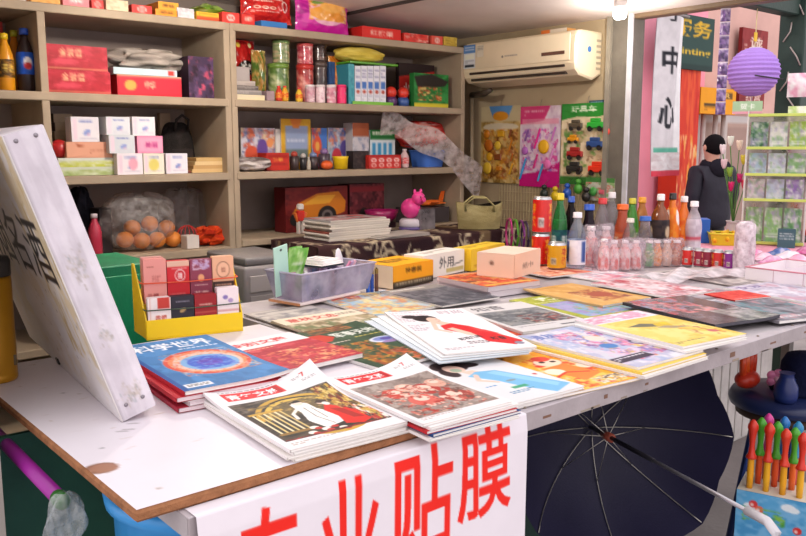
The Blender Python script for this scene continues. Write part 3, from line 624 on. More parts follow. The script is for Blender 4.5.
# --- leaning light-box sign
A=onz(122,422,BT+.001); ya=math.radians(84.5); th=math.radians(18)
wv=np.array([math.cos(ya),math.sin(ya),0]); nr=np.array([math.sin(ya),-math.cos(ya),0]); tv=math.cos(th)*nr+np.array([0,0,math.sin(th)]); lv=np.cross(tv,wv); 
if lv[2]<0: lv=-lv
SR=np.stack([tv,wv,lv],1); sd_,sw,sl=.061,.74,.485
sg=thing('signboard','worn white light-box sign with black characters leaning on the board','sign',A)
ps=Pic(400,700,'d2cbd2'); r_=random.Random(5)
ps.noise(0,0,1,1,['d2cbd2','d8d1d7','cbc3ca'],6,4)
for (x,y,w,h,n) in ((.5,.45,.5,.07,80),(.42,.70,.35,.05,45),(.5,.92,.7,.05,90)):
    for i in range(n): ps.ell(x+r_.gauss(0,w*.28),y+r_.gauss(0,h*.4),r_.uniform(.008,.03),r_.uniform(.002,.008),r_.choice(['a89a8c','b8ac9c','938880','c0b4a8','8d989a']),0,.6)
ps.rect(.78,0,1,1,'e4dee4',.6).rect(0,0,.05,1,'bdb5bb')
def sgm(): return MB().at((0,0,0),R=SR)
fr=sgm().box((.0025,0,0),(sd_,sw,sl),'d5ced4',.002)
fr.grid(ps,lambda u,v:(.002+(sd_-.004)*u,-.0008+0*u,sl*(1-v)),24,130)
fr.build('sign_case',PAINT,sg)
pf=Pic(900,620,'efe9e6'); pf.noise(0,0,1,1,['efe9e6','f4f0f0','eee4d4'],7,8)
pf.poly([(.86,0),(1,0),(1,.62),(.97,.60),(.93,.40),(.90,.36),(.88,.18)],'e4d3b0').poly([(.80,.0),(.92,0),(.985,.55),(.96,.7),(.90,.5)],'ead9b8').noise(.78,.0,1,.8,['e4d3b0','efe9e6','d8c08a','f2ece4'],9,3,1,.5)
pf.text('名烟名酒',.06,.27,.89,.25,'2a282c',.004)
for i in range(40): pf.ell(r_.uniform(.5,1),r_.uniform(.5,1),r_.uniform(.002,.006),r_.uniform(.002,.007),r_.choice(['b8ada4','9a9088','cfc4ba']))
fc=sgm(); fc.grid(pf,lambda u,v:(-.0004+0*u,sw*(1-u),sl*(1-v)),220,150); fc.box((0,.0,0),(.002,sw,sl),'e6e0dc').build('sign_face',mat('sign_vinyl',.4,.4,var=.02),sg)
for x,z in ((.016,.975),(.045,.975),(.016,.05),(.045,.05)): sgm().ball((x,-.0012,sl*z),(.0035,.002,.0035),'8f898e',10,0,6).build('rivet',METAL,sg)
bb_=sgm(); bb_.box((-.004,.42,.003),(0,.437,.018),'3a3638',.002).build('rubber_bumper',PLAS,sg)
# --- yellow cigarette tray
a,b=onz(147,341,BT),onz(246,340,BT); ta=-.235; tw=float(np.linalg.norm(b-a)); ty_=dep(a)/F
u_=np.array([math.cos(ta),math.sin(ta),0]); n_=np.array([-math.sin(ta),math.cos(ta),0])
td=.105; tc_=a+u_*tw/2+n_*td/2
YEL='f0cc12'; tl=20*ty_; thh=73*ty_
ct=thing('cigarette_tray','bright yellow open tray holding two tiers of cigarette packs','display tray',(tc_[0],tc_[1],BT+.0008),ta)
tm=MB(); hw,hd=tw/2,td/2
tm.box((-hw,-hd,0),(hw,hd,.003),YEL).box((-hw,-hd,.003),(hw,-hd+.003,tl),YEL,.001).box((-hw,hd-.003,.003),(hw,hd,thh*.62),YEL,.001)
for s in (-1,1):
    x=s*hw; x2=x-s*.003
    pr=[(-hd+.003,.003),(hd-.003,.003),(hd-.003,thh),(hd-.02,thh),(-hd+.003,tl)]
    fl_=lambda y:(-.012 if s<0 else 0)*max(0,(y+hd)/(2*hd))
    V=[(x+fl_(y),y,z) for y,z in pr]+[(x2+fl_(y),y,z) for y,z in pr]; n=5
    tm.add(V,[tuple(range(n)),tuple(n+i for i in reversed(range(n)))]+[(i,(i+1)%n,n+(i+1)%n,n+i) for i in range(n)],YEL)
tm.box((-hw+.004,-.012,.003),(hw-.004,hd-.004,.078),'e2bd10')
tm.build('tray_body',PLAS,ct)
for zz,c,nm in ((.128,'e0522c','orange elastic band'),(.070,'3d4f3c','dark green elastic band')):
    yb=-hd-.001 if zz<.1 else -.0175
    o=MB().tube([(-hw-.0015,hd-.01,zz+.004),(-hw-.0015,yb+.008,zz),(-hw+.006,yb,zz),(0,yb-.0005,zz-.002),(hw-.006,yb,zz),(hw+.0015,yb+.008,zz),(hw+.0015,hd-.01,zz+.004)],.0016,c,6).build('elastic_band',PLAS,ct); o['label']=nm
def pack(label,lx,ly,lz,w,h,d,col,front,loc_tilt=0,grp='cigarette packs in the yellow tray',rz=0):
    p=tc_+u_*lx+n_*ly
    return pbox('cigarette_pack',label,'cigarette pack',(p[0],p[1],BT+lz),(w,d,h),col,ta+rz,grp,front=front,cell=.0022)
def PK(c): return Pic(150,240,c)
x0=-hw+.006; pw=(tw-.012)/4-.002
lo=[('e9dfdd',PK('efe6e4').rect(.42,0,.95,.28,'c8463c').line([(.1,.0),(.1,1)],.03,'d8a090').text('香烟',.30,.44,.5,.14,'c0584a',.02).rect(0,.74,1,.78,'d8c0b8').dash(.1,.84,.9,.9,1,'c89a90',2),'white cigarette pack with a red tab, front tier, at the tray\'s left'),
    ('35333c',PK('35333c').ell(.5,.36,.16,.05,'b89a6a',-25).ell(.5,.72,.10,.06,'e8e4ec').dash(.2,.12,.8,.18,1,'8a8694',2).poly([(.4,.82),(.6,.82),(.5,.98)],'c8c4d0'),'black cigarette pack with a small gold mark in the front tier'),
    ('9c2a30',PK('9c2a30').dash(.2,.24,.8,.32,1,'e8c8b8',3).rect(0,.45,1,.47,'c86a5a').text('中华',.25,.62,.5,.16,'e0b090',.02).dash(.2,.86,.8,.92,1,'d8a090',5),'plain dark red cigarette pack in the front tier'),
    ('f0e2e4',PK('f2e6e8').ell(.38,.22,.12,.05,'8a7ab8').ell(.62,.3,.12,.05,'b09ac8').rect(0,.5,1,.55,'d8a8a8').dash(.15,.62,.85,.72,2,'d89a9a',5).rect(0,.8,1,.86,'e8c8c4'),'white and pink cigarette pack at the front tier\'s right end')]
for i,(c,f_,lb) in enumerate(lo): pack(lb,x0+pw/2+i*(pw+.002),-hd+.016,.0045,pw,.094+(.012 if i==3 else 0),.024,c,f_)
hi=[('e2958c',PK('e59a90').dash(.15,.16,.45,.2,1,'a85a52',2).text('利群',.35,.36,.4,.16,'c0706a',.015).text('云烟',.12,.78,.5,.12,'8a3a38',.02),'salmon pink cigarette pack at the back tier\'s left end',.105,1.08),
    ('c92a32',PK('d02e36').ell(.58,.36,.24,.15,'f0d8d4').ell(.58,.36,.20,.125,'c92a32').text('囍',.47,.29,.22,.15,'f0d8d4',.02).rect(0,0,1,.14,'e2b8a0').dash(.2,.18,.9,.22,1,'f4e0d8',3).dash(.1,.8,.8,.84,1,'e8a090',4),'bright red cigarette pack with a white ring, back tier',.098,1.),
    ('8a3f52',PK('8f4356').noise(.1,0,.9,.26,['b8a0c8','8f4356','d8c0d0'],6,3).ell(.5,.46,.15,.095,'e8a878').dash(.2,.62,.8,.66,1,'e8c8c0',2).text('芙蓉',.15,.78,.7,.13,'e8b8b0',.015),'purple maroon cigarette pack with an orange disc, back tier',.098,1.),
    ('e8b490',PK('e8b490').ell(.5,.32,.32,.2,'8a5a48').ell(.5,.32,.29,.18,'ecbc9a').text('烟',.4,.26,.2,.13,'a86a54',.01).rect(0,.6,1,1,'3a2a28').dash(.1,.66,.9,.92,3,'c89a80',4),'beige and black cigarette pack at the back tier\'s right',.102,1.)]
for i,(c,f_,lb,h,k) in enumerate(hi): pack(lb,x0+pw/2+i*(pw+.002),.0005,.0795,pw,h,.023,c,f_)
pack('red cigarette pack lying flat behind the back tier',.0,.032,.157+.0,.075,.02,.03,'c93a34',PK('d8403a').rect(.1,.2,.4,.8,'f0c0a0')).location.z-=.077
pack('pale pink cigarette pack standing behind the salmon one',-hw+.032,.030,.0795,.05,.106,.022,'d9a098',PK('d9a098').dash(.2,.2,.8,.3,2,'b87870',2))
# --- clear bin with odds and ends
a,l,r=onz(302,305,D+.012),onz(268,297,D+.012),onz(368,291,D+.012)
u2=(r-a)/np.linalg.norm(r-a); ba=math.atan2(u2[1],u2[0]); n2=np.array([-u2[1],u2[0],0]); bw=float(np.linalg.norm(r-a)); bd=.115
bc=a+u2*bw/2+n2*bd/2; bh=29*dep(a)/F; zb_=layer(bc[:2],ba,bw+.03,bd+.03)+.0008
pbox('booklet','white booklet with an orange edge lying under the clear bin','booklet',(bc[0]-u2[0]*.03,bc[1]-u2[1]*.03,zb_),(bw*.9,bd*1.15,.008),'e8d8d4',ba,left=Pic(20,20,'d89a70'))
LAY.append((bc[:2],ba,bw,bd,zb_+.0085)); zb_+=.0092
bn_=thing('storage_bin','translucent violet-grey bin of pens and small trinkets','bin',(bc[0],bc[1],zb_),ba)
bm_=MB(); hw,hd=bw/2,bd/2; fl=.018; c_='d8d4e4'
def wall4(z0,z1,o0,o1,t): 
    A_=[(-hw-o0,-hd-o0),(hw+o0,-hd-o0),(hw+o0,hd+o0),(-hw-o0,hd+o0)]; B_=[(-hw-o1,-hd-o1),(hw+o1,-hd-o1),(hw+o1,hd+o1),(-hw-o1,hd+o1)]
    V=[(x,y,z0) for x,y in A_]+[(x,y,z1) for x,y in B_]
    bm_.add(V,[(i,(i+1)%4,4+(i+1)%4,4+i) for i in range(4)],c_)
wall4(0,bh,0,fl,0); wall4(.002,bh,-.002,fl-.002,0); bm_.add([(-hw,-hd,.001),(hw,-hd,.001),(hw,hd,.001),(-hw,hd,.001)],[(0,1,2,3)],c_)
bm_.build('bin_body',FROST,bn_)
MB().tube([(-hw-fl,-hd-fl,bh),(hw+fl,-hd-fl,bh),(hw+fl,hd+fl,bh),(-hw-fl,hd+fl,bh)],.0028,'c4bed6',6,closed=True).build('bin_rim',PLAS,bn_)
MB().box((hw*.45,-hd+.002,.002),(hw*.45+.002,hd-.002,bh*.9),'b8b0cc').build('divider',FROST,bn_)
def inbin(x,y,z=.004): p=bc+u2*x+n2*y; return (p[0],p[1],zb_+z)
BG='odds and ends in the clear bin'
r_=random.Random(9)
pens=[('3f6fc0','blue'),('d8567a','pink'),('e8e0e6','white'),('4a9a9a','teal'),('c8a8c0','mauve'),('2f4a8a','navy'),('d87a6a','coral'),('8ab0d8','pale blue')]
for i,(c,nm) in enumerate(pens):
    x=-hw+.045+i*(bw*.62-.04)/8; y=-hd+.02+(i%3)*.022
    o=thing('pen','%s pen standing in the front of the clear bin'%nm,'pen',inbin(x,y),ba,BG)
    k=MB(); h=bh*(.72+.16*r_.random()); k.at(rx=r_.uniform(-.1,.05),ry=r_.uniform(-.15,.15)); k.lathe([(.003,0),(.0045,.006),(.0045,h*.7)],c,8); k.build('barrel',PLAS,o)
    k=MB(); k.at(rx=0,ry=0); 
    k=MB(); k.lathe([(.005,h*.705),(.005,h*.98),(.003,h)],'f0ecee' if i%2 else c,8); k.build('cap',PLAS,o)
cards=[('d878a0','pink sticker card'),('8fb8d8','light blue sticker card'),('d8c0a8','buff coloured paper packet'),('7a9ad0','blue paper packet'),('c89ab8','mauve paper packet')]
for i,(c,nm) in enumerate(cards):
    x=-hw+.03+i*.034
    f_=Pic(60,80,c).noise(0,0,1,1,[c,'f0e8ea','b87aa0','6a8ab8'],6,i+3,.8,.3)
    pbox('paper_packet','%s standing upright at the back of the clear bin'%nm,'packet',inbin(x,hd*.3+.006*(i%2),.004),(.036,.004,bh*(.85+.05*(i%3))),c,ba+.1*(i%2),BG,front=f_,bev=0)
for i in range(3):
    pbox('notepad','%s small white notepad with black edge lying across the clear bin'%['lower','middle','upper'][i],'notepad',inbin(-.005+.004*i,-.004+.008*i,bh+.003+i*.0062),(.10-.01*i,bd*.8,.006),['2b3138','f0ecea','f2eeee'][i],ba+.06*i,BG,top=Pic(80,60,'f4f0ee').dash(.1,.2,.9,.8,5,'5a5a58',i+2))
p=inbin(-hw+.004,hd*.45,.012)
q_=MB().at(rx=.12,ry=-.16).box((-.028,-.002,0),(.028,.002,.152),'bfe8d8',.001).build('hang_card',CARD,None,p,ba,'pale mint hang card with a punched hole sticking out of the bin','card',BG)
MB().at(rx=.12,ry=-.16).ball((0,-.0028,.140),(.005,.001,.004),'5a6a64',10,0,6).build('punch_hole',CARD,q_)
gp=MB()
def gpf(u,v):
    x=(u-.5)*.055; z=.142*(1-v); return x+.012*v*0+.02*(1-v),.010*np.sin(u*PI)+.003*np.sin(v*9)+.02*(1-v)**2*(u),z
pg=Pic(80,120,'7ac24a').noise(0,0,1,1,['7ac24a','a0d870','5aa83a','c8e8a0'],7,3).dash(.2,.3,.8,.6,3,'e8f4d8',3)
gp.grid(pg,gpf,12,18); gp.grid(pg,lambda u,v:(gpf(1-u,v)[0],gpf(1-u,v)[1]*-1-.002,gpf(1-u,v)[2]),12,18)
gp.build('snack_pouch',GLOSS,None,inbin(-hw+.045,hd*.5,.006),ba-.3,'green foil pouch standing in the clear bin beside the mint card','pouch',BG)
ov=MB().at(rx=-.1,rz=.2).lathe([(.006,0),(.017,.02),(.023,.05),(.021,.078),(.013,.098),(.004,.105)],'f2eef2',20,sxy=(1,.22)); ov.build('shoe_horn',PLAS,None,inbin(hw*.70,hd*.3,.022),ba,'white egg-shaped plastic paddle standing at the clear bin\'s right end','plastic paddle',BG).name='plastic_paddle'
for i in range(3):
    p=inbin(hw*.62+.012*i,-hd*.25,.004)
    MB().at(ry=.75).box((-.004,-.004,0),(.004,.004,.085),['c87a9a','b89ac0','d8a8b0'][i],.001).build('stick_candy',PLAS,None,(p[0]-.03,p[1],p[2]+.02),ba,['dark pink','lilac','pale pink'][i]+' stick leaning in the bin\'s right compartment','stick',BG)
# lighters beside the bin
for i,(px,c,cl) in enumerate(((363.5,'2a58b8','leftmost blue lighter of three beside the clear bin'),(368,'2f66c8','middle blue lighter of three beside the clear bin'),(372,'2450a8','blue lighter standing next to the brown one'),(376.5,'6a4438','brown lighter at the right end of the lighter row'))):
    p=onz(px,291-i*.4,D+.012); z=layer(p[:2],0,.03,.03)+.0006
    o=thing('lighter',cl,'lighter',(p[0],p[1],z),ba,'lighters beside the bin'); k=24*dep(p)/F
    MB().box((-.006,-.0045,0),(.006,.0045,k*.78),c,.002).build('lighter_body',PLAS,o); MB().box((-.0055,-.004,k*.78),(.0055,.004,k),'a08a50',.001).lathe([(.003,k*.96),(.003,k*1.04)],'3a3636',8).build('metal_top',METAL,o)
# --- boxes
def print_dash(c,t,tc,n=2): 
    p=Pic(200,100,c); 
    if t: p.text(t,.25,.25,.45,.35,tc,.015)
    p.dash(.08,.72,.9,.9,n,tc,3); return p
(c,a_,d_)=cbx((393,287),(372,279),(433,279),D+.012,264); zz=layer(c[:2],a_,d_[0],d_[1])+.0006
pbox('carton','orange carton with black print and a cream end','carton',(c[0],c[1],zz),d_,'f0a01c',a_,front=Pic(200,100,'f2a21e').text('特惠装',.3,.15,.4,.25,'4a3010',.015).rect(0,.72,1,1,'3a3024').dash(.05,.78,.95,.94,1,'c8b898',4),top=Pic(200,120,'f6ae24').text('精品特价',.2,.25,.6,.4,'4a3418',.015),left=Pic(60,100,'f0d8b8'))
(c,a_,d_)=cbx((432,279),(412,271),(473,270),D+.012,255); d_=(d_[0],min(d_[1],.085),d_[2]); zz=layer(c[:2],a_,d_[0],d_[1])+.0006
pbox('carton','white carton with black handwriting between the orange and yellow cartons','carton',(c[0],c[1],zz),d_,'eee6dc',a_,front=Pic(200,100,'f0e8de').ell(.13,.3,.07,.1,'4a4a40').text('外用',.38,.18,.35,.5,'2a2a2a',.01).line([(.75,.6),(.95,.5)],.02,'2a2a2a').rect(.55,.72,.98,.9,'c8b87a'),top=Pic(200,80,'f2ece4').dash(.2,.3,.8,.7,2,'8a8478',3))
(c,a_,d_)=cbx((477,270),(459,264),(510,262),D+.012,248); d_=(d_[0],min(d_[1],.085),d_[2]); zz=layer(c[:2],a_,d_[0],d_[1])+.0006
pbox('carton','yellow carton behind the cream box, right of the white carton','carton',(c[0],c[1],zz),d_,'eec22a',a_,front=print_dash('f0c63a','润喉','b87a1a'),top=Pic(200,80,'f4d040').dash(.1,.3,.9,.7,2,'a87a20',4))
ztop=m17[4]+.0165
(c,a_,d_)=cbx((514,279),(491,271.5),(540,271),ztop,255); 
pbox('carton','cream pink carton with small dark print on the orange red book','carton',(c[0],c[1],ztop+.0006),d_,'f0cfb4',a_,front=Pic(120,100,'eec0a4').text('纸巾',.3,.45,.4,.22,'7a5a50',.01),left=Pic(120,100,'f4d4bc').ell(.4,.42,.06,.09,'8a6a5a'),top=Pic(100,100,'f4dcc8'))
# --- cans and bottles
def place(px,by,wpx,ty):
    p=onz(px,by,D+.006); k=dep(p)/F; r=wpx/2*k; p=p+np.append(_fh[:2],0)*r*.6; z=layer(p[:2],0,2*r,2*r)+.0006
    return (p[0],p[1],z),r,(by-ty)*k
def can(label,px,by,wpx,ty,pic,col,z=None,group=None,pos=None,rz=0):
    if pos is None: pos,r,h=place(px,by,wpx,ty)
    else: pos,r,h=pos
    o=thing('drink_can',label,'can',pos,rz,group)
    k=MB(); k.lathe([(r*.75,0),(r*.8,.001),(r,.007)],'b8b8ba',24,capt=False).build('can_base',METAL,o); k=MB()
    k.lathe([(r,h-.010),(r*.84,h-.002),(r*.84,h),(r*.78,h-.001),(r*.7,h-.003)],'c4c4c6',24,capb=False); k.build('can_lid',METAL,o)
    k=MB(); k.grid(pic,lambda u,v:(r*np.cos(2*PI*u-2.2),r*np.sin(2*PI*u-2.2),h-.010-(h-.017)*v),48,26); k.build('can_wall',mat('can_paint',.22,.6,metal=.1,var=.02),o)
    return pos,r,h
def canpic(c,t,tc,blk=None):
    p=Pic(300,160,c)
    for i in range(3):
        x=.02+i*.33; p.text(t[0],x+.02,.1,.10,.35,tc,.03).text(t[1],x+.02,.5,.10,.35,tc,.03)
        if blk: p.rect(x+.17,.55,x+.27,.85,blk).dash(x+.18,.6,x+.26,.82,5,'5a4a48',i)
    return p
RC=canpic('d3221c','凉茶','f0b81c','d8d0cc')
pos,r,h=can('lower red drink can with yellow characters in the stacked pair','_' and 541,268,18,236,RC,None)
can('upper red drink can with yellow characters and a white code block, stacked',0,0,0,0,RC,None,pos=((pos[0]+.004,pos[1],pos[2]+h+.0004),r*1.06,36*dep(pos)/F),rz=.3)
can('short gold drink can in front of the green bottle',557.5,272,19,245,canpic('d8a018','功能','b8301c','c8c0a0'),None)
def bottle(label,px,by,wpx,ty,col,cap,lab=None,labz=(.25,.6),m=None,fill=None,neck=.42,capw=.5,group=None,shape='std',name='drink_bottle'):
    pos,r,h=place(px,by,wpx,ty); o=thing(name,label,'bottle',pos,0,group); ch=h*.085; H=h-ch
    if shape=='waist': pr=[(r*.8,0),(r*.98,.004),(r,H*.12),(r*.93,H*.3),(r*.93,H*.42),(r,H*.55),(r*.97,H*.66),(r*.72,H*.82),(r*neck,H*.92),(r*neck,H)]
    elif shape=='round': pr=[(r*.85,0),(r,.006),(r,H*.5),(r*.98,H*.62),(r*.86,H*.74),(r*.6,H*.84),(r*neck,H*.9),(r*neck,H)]
    else: pr=[(r*.82,0),(r*.98,.004),(r,H*.06),(r,H*.58),(r*.94,H*.66),(r*.66,H*.82),(r*neck,H*.92),(r*neck,H)]
    MB().lathe(pr,col,22).build('bottle_body',m or PET,o)
    if fill:
        lvl=.78*H; q=[(rr*.93,z+.002) for rr,z in pr if z<lvl]; MB().lathe(q,fill,18).build('drink',PLAS,o)
    rc=r*capw; MB().lathe([(rc*1.04,H*.985),(rc*1.06,H*1.0),(rc,H+.002),(rc*.98,h*.995),(rc*.8,h)],cap,18).build('cap',PLAS,o)
    if lab is not None:
        z0,z1=H*labz[0],H*labz[1]
        def rad(z): return np.interp(z,[b for a,b in pr],[a for a,b in pr])+.0008
        k=MB(); k.grid(lab,lambda u,v:(rad(z1+(z0-z1)*v)*np.cos(2*PI*u-2.35),rad(z1+(z0-z1)*v)*np.sin(2*PI*u-2.35),z1+(z0-z1)*v),40,20); k.build('wrap_label',CARD,o)
    return pos,r,h
def lb(c,c2,t=None,tc='ffffff'):
    p=Pic(260,120,c); p.noise(0,0,1,1,[c,c2],7,len(c2)+len(t or ''),.7)
    for i in range(3):
        if t: p.text(t,.03+i*.33,.25,.22,.45,tc,.02)
    return p
bottle('green bottle with a yellow cap beside the stacked red cans',559.5,262,15,193,'2f9a4a','e8cc2a',lb('1f4f5a','2a7a6a','雪碧','d8e8e0'),(.18,.52),m=mat('green_pet',.1,.6,trans=.55),fill='3aa858')
bottle('dark cola bottle with a blue cap behind the water bottle',570.5,258,14,196,'3a2a30','2f5ab8',lb('2a3a7a','3a2a40'),(.2,.5),fill='2a1a1c')
bottle('clear water bottle with a white cap and a white label',577,271,18,215,'dfe6f0','eceaf0',lb('e6e4ec','f4f2f6').rect(.40,.05,.50,.9,'3f5a98').rect(.44,.12,.48,.8,'e0e4f0').rect(.07,.05,.17,.9,'3f5a98').rect(.74,.05,.84,.9,'3f5a98'),(.08,.56))
bottle('dark bottle with a wide blue cap right of the water bottle',588.5,263,14,204,'4a3a48','2a5ac0',lb('3a4a8a','5a3a5a'),(.2,.55),fill='32262c',capw=.75,neck=.6)
bottle('clear bottle with a red cap behind the shrink-wrapped pink bottles',602,257,17,198,'dcd6dc','d8343a',lb('c8c0c8','e0d8de'),(.2,.5))
bottle('clear bottle with a pale cap right of the red-capped one',611,254,15,192,'e2dee2','e6e0e2',lb('d8d4d8','c0b8c0'),(.2,.5))
bottle('red tea bottle with an orange cap left of the green one',622,259,15,204,'b04a2a','ee6a22',lb('c8502a','d8885a','红茶','f8e8d0'),(.2,.55),fill='8a3418',capw=.75,neck=.6,m=PLAS)
bottle('small green bottle with a lime yellow cap',631.5,256,14,198,'3f8a2a','d0c83a',lb('4a9a30','8ab83a','绿茶','f0f4d8'),(.2,.55),m=PLAS)
bottle('amber bottle with an orange yellow cap beside the pink wall opening',641.5,254,15,197,'b8722a','e8a028',lb('c88a30','7a4a1c'),(.2,.55),m=PLAS)
bottle('clear bottle with a cream cap behind the front pink pack',630,262,15,218,'e6dee0','ece4d4',lb('e8d8dc','f0e8ea'),(.2,.5))
bottle('squat clear bottle with a blue cap next to the wrapped green jar',645,262,16,216,'e0e0e6','2f66c0',lb('e4e2e8','b8c4dc'),(.2,.5),capw=.7,neck=.6)
bottle('big brown tea bottle with a black label',660,258,19,194,'8f4a1c','f4efec',lb('2a2226','4a3a34').ell(.12,.5,.06,.25,'c8b090').ell(.45,.5,.06,.25,'c8b090').ell(.78,.5,.06,.25,'c8b090'),(.25,.66),m=mat('tea_pet',.15,.6,trans=.25),shape='round',capw=.4,neck=.34)
bottle('orange juice bottle with a black cap and white burst label',671.5,257,14,193,'e87a22','2a2422',lb('f0902a','e86a1c').ell(.15,.3,.09,.25,'f8f0e8').ell(.48,.3,.09,.25,'f8f0e8').ell(.81,.3,.09,.25,'f8f0e8'),(.3,.85),m=PLAS,shape='round')
bottle('orange juice bottle with a white cap beside the black-capped one',683,256,14,196,'ea7a2a','f0e8e6',lb('ee8a30','d8501c','橙汁','fff4e0'),(.25,.7),m=PLAS,shape='round')
bottle('milky clear bottle with a silver label and white cap',693.5,257,16,201,'ece4ea','f4f0f2',lb('d8ccd4','b8a8b4').rect(0,.62,1,.74,'c85a6a'),(.2,.75),m=FROST,shape='waist',fill='eee6ec')
# shrink-wrapped packs of small pink bottles
PB=Pic(240,140,'f0c8c4').noise(0,.0,1,1,['f0c8c4','f4dcd8','e8a09a'],7,4)
for i in range(4): PB.ell(.06+i*.26,.70,.06,.26,'de6a62').ell(.10+i*.26,.35,.07,.16,'f6e8e0')
def wrap(label,pts,h,c='f4ecf0'):
    # film bag around upright bottles: footprint hull with pinched top
    P=np.array(pts); cen=P.mean(0); n=28; V=[];rows=9
    u,s,vt=np.linalg.svd(P-cen); ax=vt[0]; bx=np.array([-ax[1],ax[0]]); ex=np.abs((P-cen)@ax).max()+.034; ey=np.abs((P-cen)@bx).max()+.034
    for k in range(rows):
        t=k/(rows-1); sc=1-.10*max(0,t-.72)/.28; 
        for j in range(n):
            q=2*PI*j/n; cx=abs(math.cos(q))**.5*math.copysign(1,math.cos(q)); sy=abs(math.sin(q))**.5*math.copysign(1,math.sin(q))
            w=1+.05*math.sin(5*q+k*1.7); p=cen+ax*ex*cx*sc*w+bx*ey*sy*sc*w; V.append((p[0],p[1],.001+h*t*(1+.04*math.sin(7*q)*t)))
    Fs=[(k*n+j,k*n+(j+1)%n,(k+1)*n+(j+1)%n,(k+1)*n+j) for k in range(rows-1) for j in range(n)]
    top=len(V); V.append((cen[0],cen[1],h*1.0)); Fs+=[((rows-1)*n+j,(rows-1)*n+(j+1)%n,top) for j in range(n)]
    z=min(layer(np.array(p),0,.05,.05) for p in pts)
    o=MB().add(V,Fs,c,0,True).build('shrink_wrap',FILM,None,(0,0,z+.0012)); return tag(o,label,'plastic wrap')
G1='pink yoghurt drink bottles in the back shrink pack'; G2='pink yoghurt drink bottles in the front shrink pack'
pp=[]
for i,px in enumerate((591,606)): pos,r,h=bottle(['left pink drink bottle in the rear shrink pack','right pink drink bottle in the rear shrink pack'][i],px,267-i*4,14,226,'f2dcd8','f4eeee',PB,(.06,.8),m=PLAS,group=G1,shape='round',neck=.5,capw=.6); pp.append(pos[:2])
wrap('crinkled clear film around the two rear pink bottles',pp,h*1.06)
pp=[]
for i,px in enumerate((604,614,625,636)): pos,r,h=bottle(['leftmost pink drink bottle in the front shrink pack','second pink drink bottle in the front shrink pack','third pink drink bottle in the front shrink pack','pink drink bottle at the front shrink pack\'s right end'][i],px,271.5-i*.9,11,240,'f0ccc8','f4eeee',PB,(.04,.85),m=PLAS,group=G2,shape='round',neck=.5,capw=.6); pp.append(pos[:2])
wrap('crinkled clear film around the four front pink bottles',pp,h*1.06)
# wrapped jars and the row of small cans
pp=[]
for i,(px,c,nm) in enumerate(((649,'5a9a5a','green'),(657,'e88a2a','orange'),(667,'d8b8a0','cream'),(677,'b8562a','rust'))):
    pos,r,h=bottle('small %s capped jar under clear film'%nm,px,266-i*.3,10,240,c,'f0e8e6',lb(c,'f0d8c0'),(.2,.7),m=PLAS,group='small jars under film',shape='round',neck=.6,capw=.7); pp.append(pos[:2])
wrap('loose clear film over the row of small jars',pp,h*1.05)
SG='row of small cans'
for i,(px,c,nm) in enumerate(((688,'d82a24','bright red'),(700,'9a2440','wine red, left of the two'),(708,'8a2038','wine red, right of the two'),(718.5,'d02c28','red with a gold pattern'),(730,'8a2a8a','purple'))):
    cp=canpic(c,'果汁','f0c0a0' if i!=3 else 'f0b030','d8c0b8'); can('small %s can in the row before the yellow basket'%nm,px,266+i*1.0,11,247+i*.8,cp,None,group=SG)
pos,r,h=place(745.5,272,20,221)
o=thing('wrapped_bottle','tall bottle shrouded in wrinkled pinkish white film right of the purple can','bottle',pos)
MB().lathe([(r*.9,0),(r*.95,.01),(r*.9,h*.5),(r*.86,h*.8),(r*.6,h*.97),(r*.3,h*.985)],'ecdfe4',18).build('bottle_body',FROST,o)
k=MB(); n=26; V=[]; 
for i in range(12):
    t=i/11
    for j in range(n): q=2*PI*j/n; rr=r*(1.02-.08*t+.05*math.sin(6*q+t*5)+.03*math.sin(11*q-t*9)) if i<11 else r*.5; V.append((rr*math.cos(q),rr*math.sin(q),.001+h*min(t*1.02,1)))
k.add(V,[(i*n+j,i*n+(j+1)%n,(i+1)*n+(j+1)%n,(i+1)*n+j) for i in range(11) for j in range(n)],'f6eaf0',0,True); k.build('film_wrap',clearmat('pink_film',.6,.2,.8,40),o)
# partitioned white tray at the right end
p=onz(746,281,D+.004); tz=layer((p[0]+.16,p[1]-.2),0,.3,.42)+.0006
pt=thing('partition_tray','long white partitioned tray with a pink rim at the desk\'s right end','tray',(p[0]+.16,p[1]-.19,tz))
k=MB(); k.box((-.15,-.2,0),(.15,.2,.003),'efe6ea')
for x in (-.15,.147): k.box((x,-.2,.003),(x+.003,.2,.042),'f0e8ec',.0008)
for y in (-.2,.197): k.box((-.147,y,.003),(.147,y+.003,.042),'f0e8ec',.0008)
k.build('tray_body',PLAS,pt)
for i in range(3): MB().box((-.1465,-.1+i*.1,.0035),(.1465,-.098+i*.1,.038),'e4d8de').build('divider',PLAS,pt)
k=MB()
for y in (-.0995,.0005,.1005): k.box((-.1512,y-.0008,.003),(-.1502,y+.0008,.042),'c8a8b0')
k.tube([(-.15,-.2,.044),(.15,-.2,.044),(.15,.2,.044),(-.15,.2,.044)],.0025,'e08a9a',6,closed=True); k.build('pink_rim',PLAS,pt)
